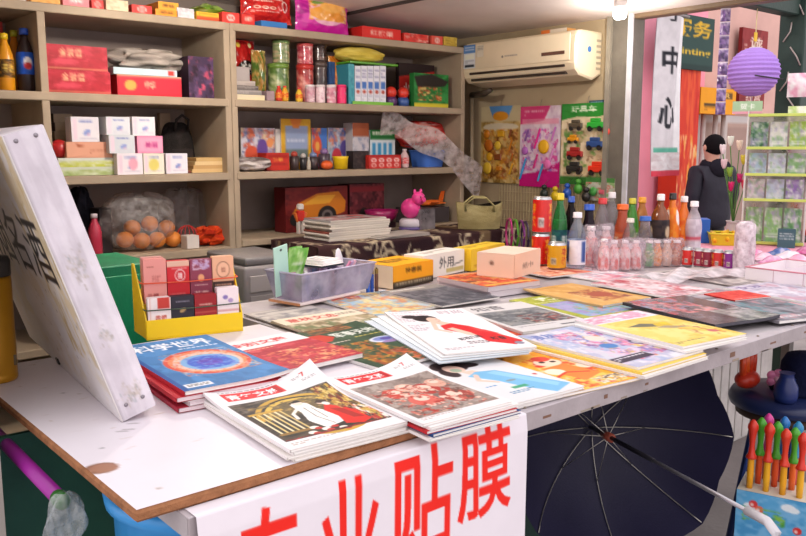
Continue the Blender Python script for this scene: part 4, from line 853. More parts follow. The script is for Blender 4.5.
# ================================================================ shelf goods
YF=YS+.05
def rowz(r): return SB[r]+.0168
def sb(name,label,cat,px0,px1,ty,row,c,front=None,y=YF,dp=.15,group=None,top=None,base=None,rz=0,h=None,left=None,m=None,bev=.002,cell=.006):
    x0,x1=sx(px0,y),sx(px1,y); z=rowz(row) if base is None else base
    if h is None: h=sz((px0+px1)/2,ty,y)-z
    if row>0: h=min(h,SB[row-1]-.0185-z)
    return pbox(name,label,cat,((x0+x1)/2,y+dp/2,z+.0004),(x1-x0-.002,dp,h),c,rz,group,front=front,top=top,left=left,m=m,bev=bev,cell=cell)
def top_of(o): return o.location.z+max(v.co.z for v in o.data.vertices)
def fp(c,cols=None,seed=1,t=None,tc='ffffff',box=(.2,.25,.6,.4),thr=.45):
    p=Pic(160,110,c)
    if cols: p.noise(0,0,1,1,cols,7,seed,1,thr)
    if t: p.text(t,*box,tc,.02)
    return p
def circ(c,c2): return Pic(120,80,c).ell(.5,.5,.22,.32,'f0e6dc').ell(.5,.5,.15,.22,c).rect(.47,.2,.53,.8,'f0e6dc')
# top of the shelving
TG='cartons on top of the shelving'
y0=YS+.02
for (a,b,ty,c,f_,lb_,dp) in (
 (2,36,-6,'d8ccc4',None,'pale flat carton on top of the left shelving, above the bottles',.2),
 (40,69,-4,'d89a4a',fp('dca050',['e8b868','c88a40'],2),'amber carton on top of the left shelving',.2),
 (71,97,-3,'d87a80',fp('dc8086',None,1,'茶','f8e0dc'),'salmon red carton beside the one with a white circle, left shelving top',.2),
 (99,111,1,'c8342e',circ('c8342e','f'),'small red carton with a white circle above the red cartons',.15),
 (113,135,1,'d8c0a0',fp('e0caa8',['e8d4b4','c8a884'],5),'cream carton between two red ones on the left shelving top',.2),
 (138,158,6,'c8302c',circ('d03a34','f'),'red carton with a white circle next to the orange ones on the shelving',.18),
 (182,199,9,'cdc8c8',fp('d4d0d0',['e0dcdc','b0aab0'],6),'grey white carton right of the orange cartons on top',.18),
 (201,223,13,'e0b030',Pic(100,50,'e4b838').rect(0,.55,1,1,'c8502e').dash(.1,.15,.9,.45,2,'8a5a20',3),'yellow and red carton under the green crisp bag',.16),
 (226,243,13,'d83830',circ('dc423a','f'),'red carton with a white circle where the two shelvings meet',.18),
 (245,258,15,'c8322e',fp('d03a34',None,1,'烟','f0d8c8'),'red carton left of the red crisp bag',.16),
 (363,401,28,'d42a26',Pic(200,50,'da302a').text('红旗渠',.2,.25,.6,.5,'f4d8c8',.02),'long red carton with white characters right of the purple crisp bag',.16),
 (404,428,34,'d8352c',fp('dc3c34',['e04a40','b82a2a','f0c8b8'],7),'red carton with pale print, second from the top shelf\'s right end',.16),
 (431,442,36,'e05a4a',circ('e05a4a','f'),'small red carton with a white circle near the air conditioner',.16),
 (443,456,37,'c8a83a',fp('d0b048',['d8bc58','a88a30'],8),'yellow carton at the right end of the shelving top',.16)):
    sb('carton',lb_,'carton',a,b,ty,0,c,f_,y=y0,dp=dp,group=TG)
a=sb('carton','lower orange carton with dark print on the left shelving top','carton',161,183,10.5,0,'e08a28',fp('e49430',None,1,'烟丝','4a2a18'),y=y0,dp=.18,group=TG)
sb('carton','upper orange carton lying on the other orange one','carton',164,184,3,0,'e69a30',fp('eaa23a',None,1,'烟丝','4a2a18'),y=y0+.004,dp=.16,group=TG,base=top_of(a))
sb('tray','flat blue tray under the red crisp bag','tray',264,290,22,0,'3a78b8',y=y0+.01,dp=.12)
def crisp(label,px0,px1,py0,py1,y,pic,base,rz=0,lean=.12):
    x0,x1=sx(px0,y),sx(px1,y); w=x1-x0; z1=sz((px0+px1)/2,py0,y); h=z1-base
    if base<SB[0]: h=min(h,min(b for b in SB if b>base)-.024-base)
    k=MB().at(rx=-lean)
    def f1(s): return lambda u,v:((u-.5)*w*(1-.05*np.sin(v*PI)),s*(.045*np.sin(u*PI)**.7*np.sin(np.clip(v,.03,.97)*PI)**.8+.002*np.sin(u*31)*np.cos(v*17)),h*(1-v))
    k.grid(pic,f1(-1),44,56); k.grid(pic,lambda u,v:(f1(1)(1-u,v)),30,40)
    return k.build('crisp_bag',GLOSS,None,((x0+x1)/2,y+.05,base+.0015),rz,label,'crisp bag','crisp bags on the shelving')
pr=Pic(240,300,'c8201e').noise(0,0,1,1,['c8201e','d83028','a81818'],6,3)
for i in range(3): pr.ell(.25+i*.15,.55,.065,.05,'f0d8c0').ell(.25+i*.15,.55,.04,.03,'c8402e')
pr.dash(.15,.66,.7,.74,2,'f0d0c0',2).ell(.82,.45,.07,.2,'e8d8d0').ell(.82,.45,.045,.15,'a81818').dash(.2,.2,.8,.4,2,'f4e0d0',5)
o=crisp('shiny red snack bag on the blue tray atop the shelving',249,300,-8,22,YS+.03,pr,rowz(0)+.026,0,.04)
pp_=Pic(240,300,'c82a98').noise(0,0,1,1,['c82a98','d840a8','a81e88'],6,3).ell(.55,.5,.36,.32,'f0b8d0').noise(.2,.2,.95,.72,['f0b060','e8963a','f4cc90'],9,6,1,.3).ell(.5,.55,.3,.16,'f0a848').ell(.6,.40,.22,.12,'f4b860').ell(.35,.3,.12,.05,'7a9a4a',-20).ell(.72,.62,.18,.1,'e8983a').poly([(0,.75),(.3,.84),(1,.78),(1,1),(0,1)],'c8209a')
crisp('purple pink crisp bag with orange crisps pictured, atop the shelving',303,356,-10,33,YS-.0+.01,pp_,rowz(0),0,.04)
pg_=Pic(160,120,'8ab83a').noise(0,0,1,1,['8ab83a','a8d050','6a9a28','d8e8a0'],6,3)
k=MB(); w=.17
k.grid(pg_,lambda u,v:((u-.5)*w,(v-.5)*.12,.030*np.sin(u*PI)*np.sin(v*PI)+.03+.003*np.sin(u*20)),20,14).grid(pg_,lambda u,v:((.5-u)*w,(v-.5)*.12,.03-.02*np.sin(u*PI)*np.sin(v*PI)),20,14)
k.build('crisp_bag',GLOSS,None,(sx(215,YS+.1),YS+.12,top_of([o for o in COL.objects if o.get('label','').startswith('yellow and red carton')][0])-.008),.1,'green crisp bag lying over the yellow and red carton','crisp bag','crisp bags on the shelving')
# ---- second row, left
def sbot(label,px,ty,row,wpx,col,cap,lab=None,y=YF+.04,m=PLAS,shape='std',base=None,group=None,labz=(.25,.6),neck=.42):
    x=sx(px,y); z=rowz(row) if base is None else base; d=dep((x,y,z))/F; r=wpx/2*d; h=sz(px,ty,y)-z; h=min(h,SB[row-1]-.0195-z) if row else h
    o=thing('drink_bottle',label,'bottle',(x,y,z+.0004),0,group); ch=h*.09; H=h-ch
    pr=[(r*.85,0),(r,.006),(r,H*.6),(r*.9,H*.7),(r*.6,H*.86),(r*neck,H*.93),(r*neck,H)]
    MB().lathe(pr,col,18).build('bottle_body',m,o); rc=r*neck*1.2
    MB().lathe([(rc,H*.985),(rc,h*.99),(rc*.8,h)],cap,14).build('cap',PLAS,o)
    if lab is not None:
        def rad(z): return np.interp(z,[b for a,b in pr],[a for a,b in pr])+.0008
        z0,z1=H*labz[0],H*labz[1]
        k=MB(); k.grid(lab,lambda u,v:(rad(z1+(z0-z1)*v)*np.cos(2*PI*u-2.35),rad(z1+(z0-z1)*v)*np.sin(2*PI*u-2.35),z1+(z0-z1)*v),30,16); k.build('wrap_label',CARD,o)
    return o
sbot('amber soda bottle with a yellow cap in the shelving\'s left corner',11,34,1,16,'d89018','e0b820',lb('3a2a1a','d89018','芬达','f0d060'))
sbot('dark cola bottle with a bright blue cap and blue label in the left corner',31,29,1,17,'2a1c1e','2f5ac8',lb('1f4fb8','2a62c8').ell(.12,.5,.08,.3,'f0f0f0').ell(.12,.62,.07,.16,'c83030').ell(.45,.5,.08,.3,'f0f0f0').ell(.45,.62,.07,.16,'c83030').ell(.78,.5,.08,.3,'f0f0f0').ell(.78,.62,.07,.16,'c83030'),labz=(.3,.68))
sbot('orange soda bottle with a lime cap behind the two front bottles',21,31,1,14,'c87a18','b8b830',lb('c89018','e0b020'),y=YF+.16)
sb('snack_packet','red packet standing behind the amber soda bottle','packet',-8,11,22,1,'a82824',fp('b02c28',['c84038','8a1c20'],3),y=YF+.2,dp=.03)
RP=Pic(260,90,'b01c2c').noise(0,0,1,1,['b01c2c','c83848','941420'],6,3,.8).text('金骏眉',.22,.12,.36,.35,'e8c890',.01).ell(.34,.66,.2,.12,'d8485a',0,.6).rect(.0,.9,1,.93,'d8a868')
RT='red tea cartons'
a=sb('carton','lower of two stacked long red tea cartons on the left shelving','carton',51,114,71,1,'b01c2c',RP,dp=.16,group=RT)
sb('carton','upper of two stacked long red tea cartons on the left shelving','carton',50,112,46,1,'a81a2a',RP,dp=.16,group=RT,base=top_of(a))
a=sb('carton','single red tea carton with gold print under the pale blue book','carton',120,184,76,1,'c02230',Pic(260,90,'c42634').rect(.03,.06,.97,.94,'d03040').text('中华',.42,.25,.16,.4,'f0d8a8',.02).ell(.2,.5,.09,.25,'e8a850').rect(0,0,1,.05,'e8c8a0'),dp=.16,group=RT)
b_=sb('book','pale blue book lying on the single red tea carton','book',117,180,69,1,'b8ccd4',Pic(120,20,'c4d6dc').rect(.85,.1,.95,.9,'d84038'),dp=.18,base=top_of(a),y=YF-.004)
r_=random.Random(4)
def crumple(name,label,cat,px0,px1,ty,by,y,dp,cols,mt,base,seed=1,n=26,amp=.25,group=None):
    x0,x1=sx(px0,y),sx(px1,y); w=x1-x0; h=sz((px0+px1)/2,ty,y)-base; rs=np.random.RandomState(seed); ph=rs.rand(12)*6.3
    p=Pic(80,60,cols[0]).noise(0,0,1,1,cols,8,seed); k=MB()
    def f(u,v):
        q=2*PI*u; t=PI*(v*.94+.03); rr=1+amp*(.5*np.sin(3*q+ph[0]+2*t)+.35*np.sin(5*q+ph[1]-4*t)+.3*np.sin(7*t+ph[2]+2*q)+.25*np.sin(11*q+ph[3]+6*t))
        sq=np.sin(t)**.6
        return w/2*rr*sq*np.cos(q),dp/2*rr*sq*np.sin(q),h/2+h/2*np.cos(t)*np.minimum(rr,1.05)
    k.grid(p,f,n*2,n)
    o=k.build(name,mt,None,((x0+x1)/2,y+dp/2,base),0); zmin=min(v.co.z for v in o.data.vertices)
    for v in o.data.vertices: v.co.z-=zmin
    o.location.z+=.0008; return tag(o,label,cat,group)
crumple('carrier_bag','crumpled grey carrier bag lying on the pale blue book','bag',119,196,49,67,YF+.02,.13,['8a8078','a89e94','6a6258','c0b4a8'],CLOTH,top_of(b_),3)
sb('carton','dark violet carton with a pink stripe at the right end of the upper left shelf','carton',191,216,57,1,'3a2838',fp('42304a',['42304a','c8506a','5a4468','2a1c2a'],4,thr=.5),dp=.15)
sb('wooden_plank','loose wooden panel leaning in the upper left shelf\'s right corner','panel',204,221,40,1,'8a7a62',None,y=YF+.2,dp=.02)
# ---- third row, left
WG='small white medicine boxes'
def wb(c,seed): 
    p=Pic(120,90,c).rect(.06,.08,.2,.92,'e8d0dc').dash(.3,.15,.75,.28,1,'6a78b8',seed).ell(.55,.62,.14,.10,'8a9ad0',-25).ell(.6,.7,.06,.05,'c8a0c0').dash(.3,.85,.9,.92,1,'c0b8c8',seed); return p
y1=YF+.0
a=sb('carton','long pale green white carton at the bottom of the left pile','carton',57,126,167,2,'b8bfae',Pic(200,40,'c4cab8').noise(0,.3,1,1,['a8b878','d0d8c0','8aa058'],8,3),dp=.18,group='flat cartons in the left pile')
b_=sb('carton','long pale carton with yellow green band, second in the left pile','carton',57,127,158,2,'c8ccbc',Pic(200,40,'d0d4c8').noise(0,.4,.8,1,['c8d040','d8dcc8','a8b040'],8,5),dp=.17,base=top_of(a),group='flat cartons in the left pile')
c_o=sb('gift_box','salmon pouch-like carton on the left pile','carton',66,112,142,2,'d8987a',Pic(160,60,'dca084').poly([(.2,.1),(.4,.25),(.25,.35)],'a8583a').dash(.5,.5,.9,.8,2,'c07a60',3),dp=.13,base=top_of(b_))
MB().ball((0,0,.035),(.035,.035,.035),'b8282a',18).build('ball',PLAS,None,(sx(60,y1+.04),y1+.05,top_of(b_)+.0005),0,'dark red ball beside the salmon carton','ball')
o1=sb('carton','white medicine box with pink edge, alone on the salmon carton','carton',72,100,117,2,'dcd6da',wb('e6e0e4',2),dp=.07,base=top_of(c_o),group=WG)
L1=[]
for (px0,px1,c,nm,f_) in ((116,142,'e4dce0','bottom row left',wb('ece2e6',3).ell(.62,.5,.18,.3,'e8a8b8')),(142.5,163.5,'e4dcc0','bottom row middle',wb('ece4d0',4).ell(.5,.55,.25,.3,'e0d070')),(165,187,'e2dce2','bottom row right',wb('eae4ea',5))):
    L1.append(sb('carton','white medicine box, %s of the right pile'%nm,'carton',px0,px1,153.5,2,c,f_,dp=.09,group=WG,y=YF-.035))
zt=max(top_of(o) for o in L1)
o2=sb('carton','grey white medicine box, middle row of the right pile','carton',109,135,135,2,'c8ccd0',wb('d0d4d8',6),dp=.085,y=YF-.033,base=zt,group=WG)
o3=sb('carton','bright pink medicine box, middle row of the right pile','carton',137,163,136,2,'e888a8',y=YF-.033,front=Pic(120,90,'ec90b0').rect(.05,.1,.95,.9,'f0a8c0').text('美丽',.3,.35,.5,.35,'b83a7a',.02),dp=.085,base=zt,group=WG)
sb('carton','grey white medicine box, top left of the right pile','carton',107,131,117,2,'d0d2d6',wb('d8dade',7),dp=.08,base=top_of(o2),group=WG,y=YF-.031)
sb('carton','white medicine box, top right of the right pile','carton',133,156,117,2,'e0dadc',wb('e8e2e4',8),dp=.08,base=top_of(o3),group=WG,y=YF-.031)
BKG='brown books behind the medicine boxes'
zz=rowz(2)
for i in range(7):
    o=sb('book',['lowest','second','third','fourth','fifth','sixth','topmost'][i]+' brown book in the pile behind the salmon carton','book',55+i%2,74,0,2,['7a6450','8a7258','6a5444'][i%3],Pic(60,10,'b8a488'),y=YF+.19,dp=.12,base=zz,h=.034,group=BKG); zz=top_of(o)
bp=MB(); r_=np.random.RandomState(2)
def bpf(u,v):
    q=2*PI*u; t=v*PI*.5; return .085*np.cos(q)*np.cos(t)**.4*(1+.06*np.sin(4*q)),.06*np.sin(q)*np.cos(t)**.4*(1+.05*np.sin(3*q+1)),.21*np.sin(t)*(1+.03*np.sin(5*q))
bp.grid(Pic(60,60,'2c2826').noise(0,0,1,1,['2c2826','3a3432','1f1c1c'],8,3),bpf,40,18)
bpo=bp.build('bag_body',CLOTH,thing('backpack','black backpack slumped at the right of the medicine boxes','backpack',(sx(183,YF+.14),YF+.2,rowz(2)+.0006)))
MB().tube([(-.03,-.05,.18),(-.03,-.07,.225),(.0,-.06,.245),(.03,-.06,.225),(.03,-.05,.18)],.006,'3a3432',8).build('carry_handle',CLOTH,bpo.parent)
MB().box((-.05,-.062,.03),(.05,-.05,.1),'36302e',.008).build('front_pocket',CLOTH,bpo.parent)
zz=rowz(2)
for i in range(4):
    o=sb('book',['lowest','second','third','topmost'][i]+' tan paperback in the low pile at the shelf\'s right','book',191+i*1.5,229-i*2,0,2,['c8a468','b8905a','d0b078','c09a60'][i],Pic(80,10,['d8b880','c8a068','e0c490','d0ac70'][i]),dp=.16,base=zz,h=.0155,group='tan paperbacks'); zz=top_of(o)
sb('book','thin brown book leaning upright behind the top medicine boxes','book',160,172,113,2,'8a7660',None,y=YF+.21,dp=.02,rz=.15)
sb('book','rust brown book under the medicine boxes\' right end, at shelf level','book',187,190.5,171,2,'8a4a38',None,dp=.12)
# ---- fourth row, left
def orange(px,py,y,r,i,nm): 
    x=sx(px,y); z=sz(px,py,y); k=MB().ball((0,0,r),(r,r,r*.94),'e08a3a',16); o=k.build('orange',mat('citrus',.45,.4,bump=.3,bs=120,var=.06),None,(x,y,max(z-r,rowz(3)+.001)),0,nm,'orange','oranges in the clear bag'); MB().ball((0,0,r*1.94),(.004,.004,.002),'6a7a3a',8,0,4).build('stem_scar',PLAS,o); return o
for i,(px,py,yy,nm) in enumerate(((120,240,.06,'bottom left'),(137,241,.05,'bottom, second from left'),(153,240,.06,'bottom, second from right'),(169,240,.08,'bottom right'),(128,228,.12,'upper left'),(146,224,.11,'top middle'),(163,228,.12,'upper right'))):
    orange(px,py,YF+yy,.036,i,'orange in the clear bag, '+nm)
def filmbag(label,px0,px1,ty,base,y,dp,c='f4eee8',seed=1,mt=None):
    o=crumple('plastic_bag',label,'bag',px0,px1,ty,0,y,dp,[c,c],mt or BAGM,base,seed,22,.14); return o
filmbag('clear plastic bag full of oranges on the lower left shelf',106,182,196,rowz(3),YF-.03,.24,'f2ece8',5)
filmbag('empty clear bag puffed up behind the bag of oranges',160,212,190,rowz(3),YF+.16,.1,'e8e2de',8)
sbot('small pink red bottle with pale cap left of the orange bag',90,214,3,13,'b8304a','d8c8cc',None)
sb('carton','black carton between the pink bottle and the bag of oranges','carton',95,108,209,3,'2c2426',None,dp=.1,y=YF+.08)
crumple('dark_bag','dark blue cloth bag at the back of the lower left shelf','bag',70,93,190,0,YF+.18,.1,['26262e','33323c','1c1c24'],CLOTH,rowz(3),6)
rb=thing('yarn_ball','red wire ball toy beside the clear bag','toy',(sx(186,YF+.05),YF+.07,rowz(3)+.0006))
for i in range(7):
    q=i*PI/7; MB().tube([(.045*math.cos(t)*math.cos(q),.045*math.cos(t)*math.sin(q),.047+.045*math.sin(t)) for t in np.linspace(0,2*PI,20)[:-1]],.0016,'c02824',5,closed=True).build('hoop',PLAS,rb)
crumple('net_bag','tangled orange red net bag at the lower shelf\'s right end','bag',199,226,228,0,YF,.12,['c83a1c','e05a2a','a82a18','d84a20'],CLOTH,rowz(3),9,30,.3)
sb('notebook','white cable coil box in front of the net bag','box',183,196,236,3,'d8cfc8',None,dp=.06,y=YF-.02).name='white_box'
# ---- second row, right
pk=Pic(140,200,'b81e1e').noise(0,0,1,1,['b81e1e','c82a24','981818'],5,2).ell(.5,.45,.34,.12,'1e1816').text('辣条',.28,.39,.44,.11,'f0ece0',.02).ell(.25,.08,.08,.04,'e8c850').ell(.75,.08,.08,.04,'e8e0a0')
crisp('red spicy snack bag with a black oval, behind the folded magazines',239,262,37,76,YF+.12,pk,rowz(1),0,.0)
zz=rowz(1)
for i,(c,h,n_) in enumerate((('e4d4a8',.022,'cream pad at the bottom'),('8a8480',.02,'grey magazine'),('5a5250',.018,'dark magazine'),('a89c94',.02,'pale magazine on top'))):
    o=sb('magazine','%s of the small pile left in the upper right shelf'%n_,'magazine',236,266-i*3,0,1,c,Pic(80,10,c).dash(0,.2,1,.9,2,'c8beb4',i),dp=.2,base=zz,h=h,y=YF-.02,group='pile in the upper right shelf'); zz=top_of(o)
o=sb('magazine','folded grey magazine propped on the small pile','magazine',238,252,0,1,'a89e9a',None,dp=.16,base=zz,h=.06,y=YF); 
crisp('olive green snack bag standing right of the small magazine pile',259,273,50,92,YF+.04,Pic(80,120,'6a6a30').noise(0,0,1,1,['6a6a30','a8783a','4a6a2a','c0a060'],6,5),rowz(1),0,.0)
def jar(label,px,by_z,ty,wpx,cols,lid,y=YF+.06,group=None,seed=1):
    x=sx(px,y); d=dep((x,y,by_z))/F; r=wpx/2*d; h=min(sz(px,ty,y)-by_z,SB[0]-.0195-by_z); o=thing('candy_jar',label,'jar',(x,y,by_z+.0004),0,group)
    p=Pic(120,80,cols[0]).noise(0,0,1,1,cols,9,seed); k=MB().lathe([(r*.9,0),(r,.004)],cols[0],20,capt=False)
    k.grid(p,lambda u,v:(r*np.cos(2*PI*u),r*np.sin(2*PI*u),.004+(h*.86-.004)*(1-v)),32,16); k.build('jar_body',GLOSS,o)
    MB().lathe([(r*1.03,h*.86),(r*1.03,h*.985),(r*.9,h)],lid,20).build('lid',PLAS,o); return by_z+h+.0006
JG='candy jars in the upper right shelf'
z=jar('lower green candy jar in the stacked green pair',280,rowz(1),64,21,['5a7a38','8a9a58','3f5f2a','c8c8a0'],'6a8a3a',group=JG,y=YF+.09)
jar('upper pale green candy jar in the stacked green pair',283,z,41,17,['8a9a68','c8a888','6a8050','a8b088'],'7a9a5a',group=JG,y=YF+.09,seed=4)
z=jar('lower red candy jar in the stacked red pair',306,rowz(1),65,17,['b83a38','d86a60','8a2428','e8a898'],'c83a34',group=JG,y=YF+.09)
jar('upper pink candy jar in the stacked red pair',306.5,z,44,16,['c84a58','e08a8a','a83040','f0c0b8'],'d85a5a',group=JG,y=YF+.09,seed=5)
z=jar('dark brown candy jar between the red jars and the blue packet',320,rowz(1),62,17,['4a3a36','6a5650','3a2c2a'],'5a4a44',group=JG,y=YF+.14)
jar('second dark brown candy jar on top of the first one',320,z,46,16,['54443e','7a6258','3f302c'],'5a4a44',group=JG,y=YF+.14,seed=7)
for i,(px,ty,c) in enumerate(((280,86,'c83a24'),(286,86,'d8a028'),(300,88,'e0b838'))):
    sbot(['small red sauce bottle','small amber sauce bottle','small yellow sauce bottle'][i]+' at the upper right shelf\'s front',px,ty,1,7,c,'d83030',lb('e0a830','c83020'),y=YF-.01,group='small sauce bottles')
sb('carton','mauve grey carton at the shelf front left of the sauce bottles','carton',268,276,91,1,'9a8488',None,dp=.06,y=YF-.01)
CG2='gum canisters'
for i,(px,c,nm) in enumerate(((311,'c8a0a8','dusty pink'),(321,'e8d0d4','white and pink'),(332,'d890a0','rose'),(342,'e8286a','bright magenta'))):
    y=YF-.0; x=sx(px,y); d=dep((x,y,1.6))/F; r=4.9*d; h=sz(px,85,y)-rowz(1)
    o=thing('gum_canister','%s gum canister on the upper right shelf\'s front edge'%nm,'canister',(x,y,rowz(1)+.0004),0,CG2)
    p=Pic(100,80,c).noise(0,0,1,1,[c,'f0e4e4','b86a80'],6,i+2,1,.45 if i<3 else .9); k=MB(); k.lathe([(r*.95,0),(r,.003)],c,16,capt=False); k.grid(p,lambda u,v:(r*np.cos(2*PI*u),r*np.sin(2*PI*u),.003+h*.85*(1-v)),26,14); k.build('canister_body',PLAS,o)
    MB().lathe([(r*1.02,h*.86),(r*1.02,h*.98),(r*.9,h)],'e8dcdc' if i<3 else 'e8286a',16).build('lid',PLAS,o)
sb('snack_packet','blue packet mottled with paler blue behind the gum canisters','packet',330,336,62,1,'2a4a78',fp('2f5080',['2f5080','4a6aa0'],3),y=YF+.1,dp=.02)
crisp('orange snack bag right of the blue packet, behind the gum canisters',335,349,56,90,YF+.08,Pic(80,120,'d87a20').noise(0,0,1,1,['d87a20','e89a38','c05a18'],5,5),rowz(1),0,.0)
sb('carton','teal carton left of the row of toothpaste boxes','carton',349,355,64,1,'3a8a9a',fp('48a0ac',['48a0ac','7ac0c8','2a6a80'],3),dp=.16)
TP='toothpaste boxes in the display tray'
tb=[]
for i in range(5):
    f_=Pic(50,160,'e4e4ec').rect(.1,.42,.9,.60,'4a78c0').dash(.1,.1,.9,.35,3,'8a8ab0',i).ell(.5,.68,.3,.05,'b84a38').dash(.1,.76,.9,.95,2,'b8b8cc',i+3)
    tb.append(sb('toothpaste_box',['leftmost','second','middle','fourth','rightmost'][i]+' upright white toothpaste box with a blue band','box',355.5+i*6.2,361.3+i*6.2,66,1,'e0e0e8',f_,dp=.14,group=TP,base=rowz(1)+.004))
x0,x1=sx(352,YF),sx(392,YF)
dtr=MB().box((x0,YF-.008,rowz(1)+.0004),(x1,YF+.15,rowz(1)+.003),'6ab030').box((x0,YF-.01,rowz(1)+.0004),(x1,YF-.007,rowz(1)+.016),'7ac038'); dtr.build('display_tray',PLAS,None,None,0,'green display tray holding the toothpaste boxes','tray')
zt=max(top_of(o) for o in tb)
a=MB().box((sx(350,YF),YF-.012,zt+.001),(sx(397,YF),YF+.15,zt+.012),'5aa028',.003).build('green_cover',PLAS,None,None,0,'bright green tray lid lying over the toothpaste boxes','lid')
crumple('soft_bag','soft yellow bag on the green lid above the toothpaste','bag',343,390,47,0,YF,.13,['d8c050','e4d068','c8ac40'],CLOTH,zt+.013,4,24,.08)
for i,(px,nm) in enumerate(((391,'left'),(403,'right'))):
    o=thing('toy_ball','%s red ball-topped toy with blue face next to the toothpaste'%nm,'toy',(sx(px,YF+.03),YF+.03,rowz(1)+.0006),0,'red ball toys')
    MB().lathe([(.03,0),(.032,.03),(.024,.045)],['5a3a6a','3a5a9a'][i],16).build('toy_base',PLAS,o); MB().ball((0,0,.068),(.03,.03,.03),'d83a2c',16).build('toy_head',PLAS,o)
sb('snack_packet','black snack packet with red and white lettering leaning behind the green pack','packet',399,434,64,1,'2a1c1c',Pic(160,80,'2c1e1e').poly([(0,.3),(1,.15),(1,.8),(0,.9)],'b82a24').text('火辣辣',.1,.4,.6,.3,'f0e0d8',.02,-5).ell(.85,.4,.1,.2,'e85a3a'),y=YF+.12,dp=.03)
sb('snack_packet','dark green snack packet with a yellow foot at the right end of the upper shelf','packet',414,448,74,1,'2a7a38',Pic(160,140,'2a7a38').noise(0,0,1,1,['2a7a38','3a9048','1e6a2c'],6,2).poly([(.0,.1),(.5,0),(1,.2),(.9,.35),(.1,.45)],'2a2420').noise(.1,.4,.8,.8,['b84a2a','2a7a38','e8c878','8a3a28'],7,3,1,.4).rect(0,.88,1,1,'d8c83a'),y=YF+.0,dp=.04)
# ---- third row, right
def book_up(label,px0,px1,ty,cols,seed,y=YF+.16,extra=None,thr=.2,c=None):
    p=Pic(140,150,c or cols[0]).noise(0,0,1,1,cols,7,seed,1,thr)
    if extra: extra(p)
    return sb('picture_book',label,'book',px0,px1,ty,2,'d8d0c8',p,y=y,dp=.012,group='picture books standing at the back')
book_up('picture book with an orange red cartoon flower, leftmost at the back',241,275,128,['d8d4dc','6a78a8','d86a4a','b8a0b8','e0c8a0'],3,extra=lambda p:p.ell(.3,.62,.2,.2,'d8583a').ell(.62,.5,.16,.24,'6a4a98').ell(.85,.35,.1,.12,'e8985a'))
book_up('narrow white picture book left of the yellow framed one',275.5,280.5,129,['e8e4e0','d8d4c8'],4)
book_up('tall yellow framed picture book with a pale blue centre',281,311,119,['d8a020','e0b030'],5,extra=lambda p:p.rect(.14,.14,.9,.85,'98a8c8').rect(.14,.6,.9,.85,'6a7a78').poly([(.3,0),(.7,0),(.6,.18),(.4,.18)],'e08030').dash(.2,.4,.8,.5,1,'d0d8e8',2),y=YF+.15)
book_up('picture book with a red blossom and a blue side',312,327,128,['c84a4a','4a78c8','e8905a'],6,extra=lambda p:p.rect(.6,0,1,1,'4a7ac8').ell(.35,.45,.3,.25,'e0583a').ell(.35,.45,.14,.12,'f0b050'))
book_up('picture book with purple and orange figures, right at the back',328,352,128,['d0ccd4','6a78b0','d8785a','98b8c8'],8,extra=lambda p:p.ell(.35,.7,.2,.2,'c83a4a').ell(.7,.5,.2,.2,'5a4a90'))
crumple('cloth_bundle','folded whitish cloth bundle at the left of the middle right shelf','cloth',240,276,158,0,YF-.02,.15,['b8aca8','d8d0cc','6a5c58','988c88'],CLOTH,rowz(2),5,26,.2)
sb('carton','red box with gold lettering in the middle right shelf','carton',266,289,153,2,'b82c20',Pic(140,120,'c03226').rect(.06,.1,.94,.3,'a02018').text('糖果',.28,.28,.45,.22,'e8b040',.02).dash(.1,.6,.9,.9,2,'8a1c18',3),y=YF+.05,dp=.08)
for i,(px,w_,ty,c,nm) in enumerate(((294,10,151,'3a2c2c','dark red cup'),(303,8,153,'2c2a2c','black cup'),(313,11,152,'3a3034','dark grey cup'),(324,12,148,'4a3a48','dark violet cup'))):
    y=YF+.06; x=sx(px,y); d=dep((x,y,1.3))/F; r=w_/2*d; h=sz(px,ty,y)-rowz(2)
    o=thing('cup','%s with small trinkets in the middle right shelf'%nm,'cup',(x,y,rowz(2)+.0004),0,'dark trinket cups')
    MB().lathe([(r*.85,0),(r*.95,h*.3),(r,h*.72),(r*.9,h*.73),(r*.85,h*.4)],c,16).build('cup_body',PLAS,o)
    MB().ball((0,0,h*.82),(r*.7,r*.7,h*.17),['b84838','c8c0b8','7a8ab0','8a6a9a'][i],12,0,7).build('trinket',PLAS,o)
sbot('slim pale bottle among the dark trinket cups',308.5,157,2,4,'b8b0a0','d8d0c8',None,y=YF+.01)
MB().lathe([(.033,0),(.037,.05),(.04,.062),(.036,.062),(.03,.02)],'e8c41c',20).build('bowl',PLAS,None,(sx(344,YF),YF+.03,rowz(2)+.0006),0,'bright yellow plastic cup at the front of the middle right shelf','cup')
MB().ball((0,0,.022),(.032,.026,.022),'e0602a',14).build('toy_orange',PLAS,None,(sx(329,YF-.01),YF+.01,rowz(2)+.0004),0,'small orange red ball left of the yellow cup','ball').name='rubber_ball'
sb('carton','brown topped white carton behind the dark carton','carton',352.5,369,123,2,'c8c4c4',Pic(100,150,'d0ccd0').rect(0,0,1,.3,'a85a38').noise(0,.3,1,1,['d0ccd0','8a94b0','b8b4bc'],6,3,1,.4),y=YF+.1,dp=.08)
sb('carton','low black carton in front of the brown topped one','carton',353,369,151,2,'2a2424',fp('302828',['302828','4a3a38'],2),y=YF+.02,dp=.06)
sb('carton','green topped carton with blue bottles printed on it','carton',370,395,130,2,'d0dce0',Pic(140,130,'dce8ec').rect(0,0,1,.25,'2a7a3a').dash(.1,.05,.9,.2,1,'e8f0e0',2).rect(.08,.35,.22,.95,'3f98c8').rect(.3,.35,.44,.95,'3f98c8').rect(.52,.35,.66,.95,'3f98c8').rect(.74,.35,.88,.95,'3f98c8'),y=YF+.11,dp=.08)
yg=Pic(200,110,'c83430').rect(0,0,1,.12,'b02824')
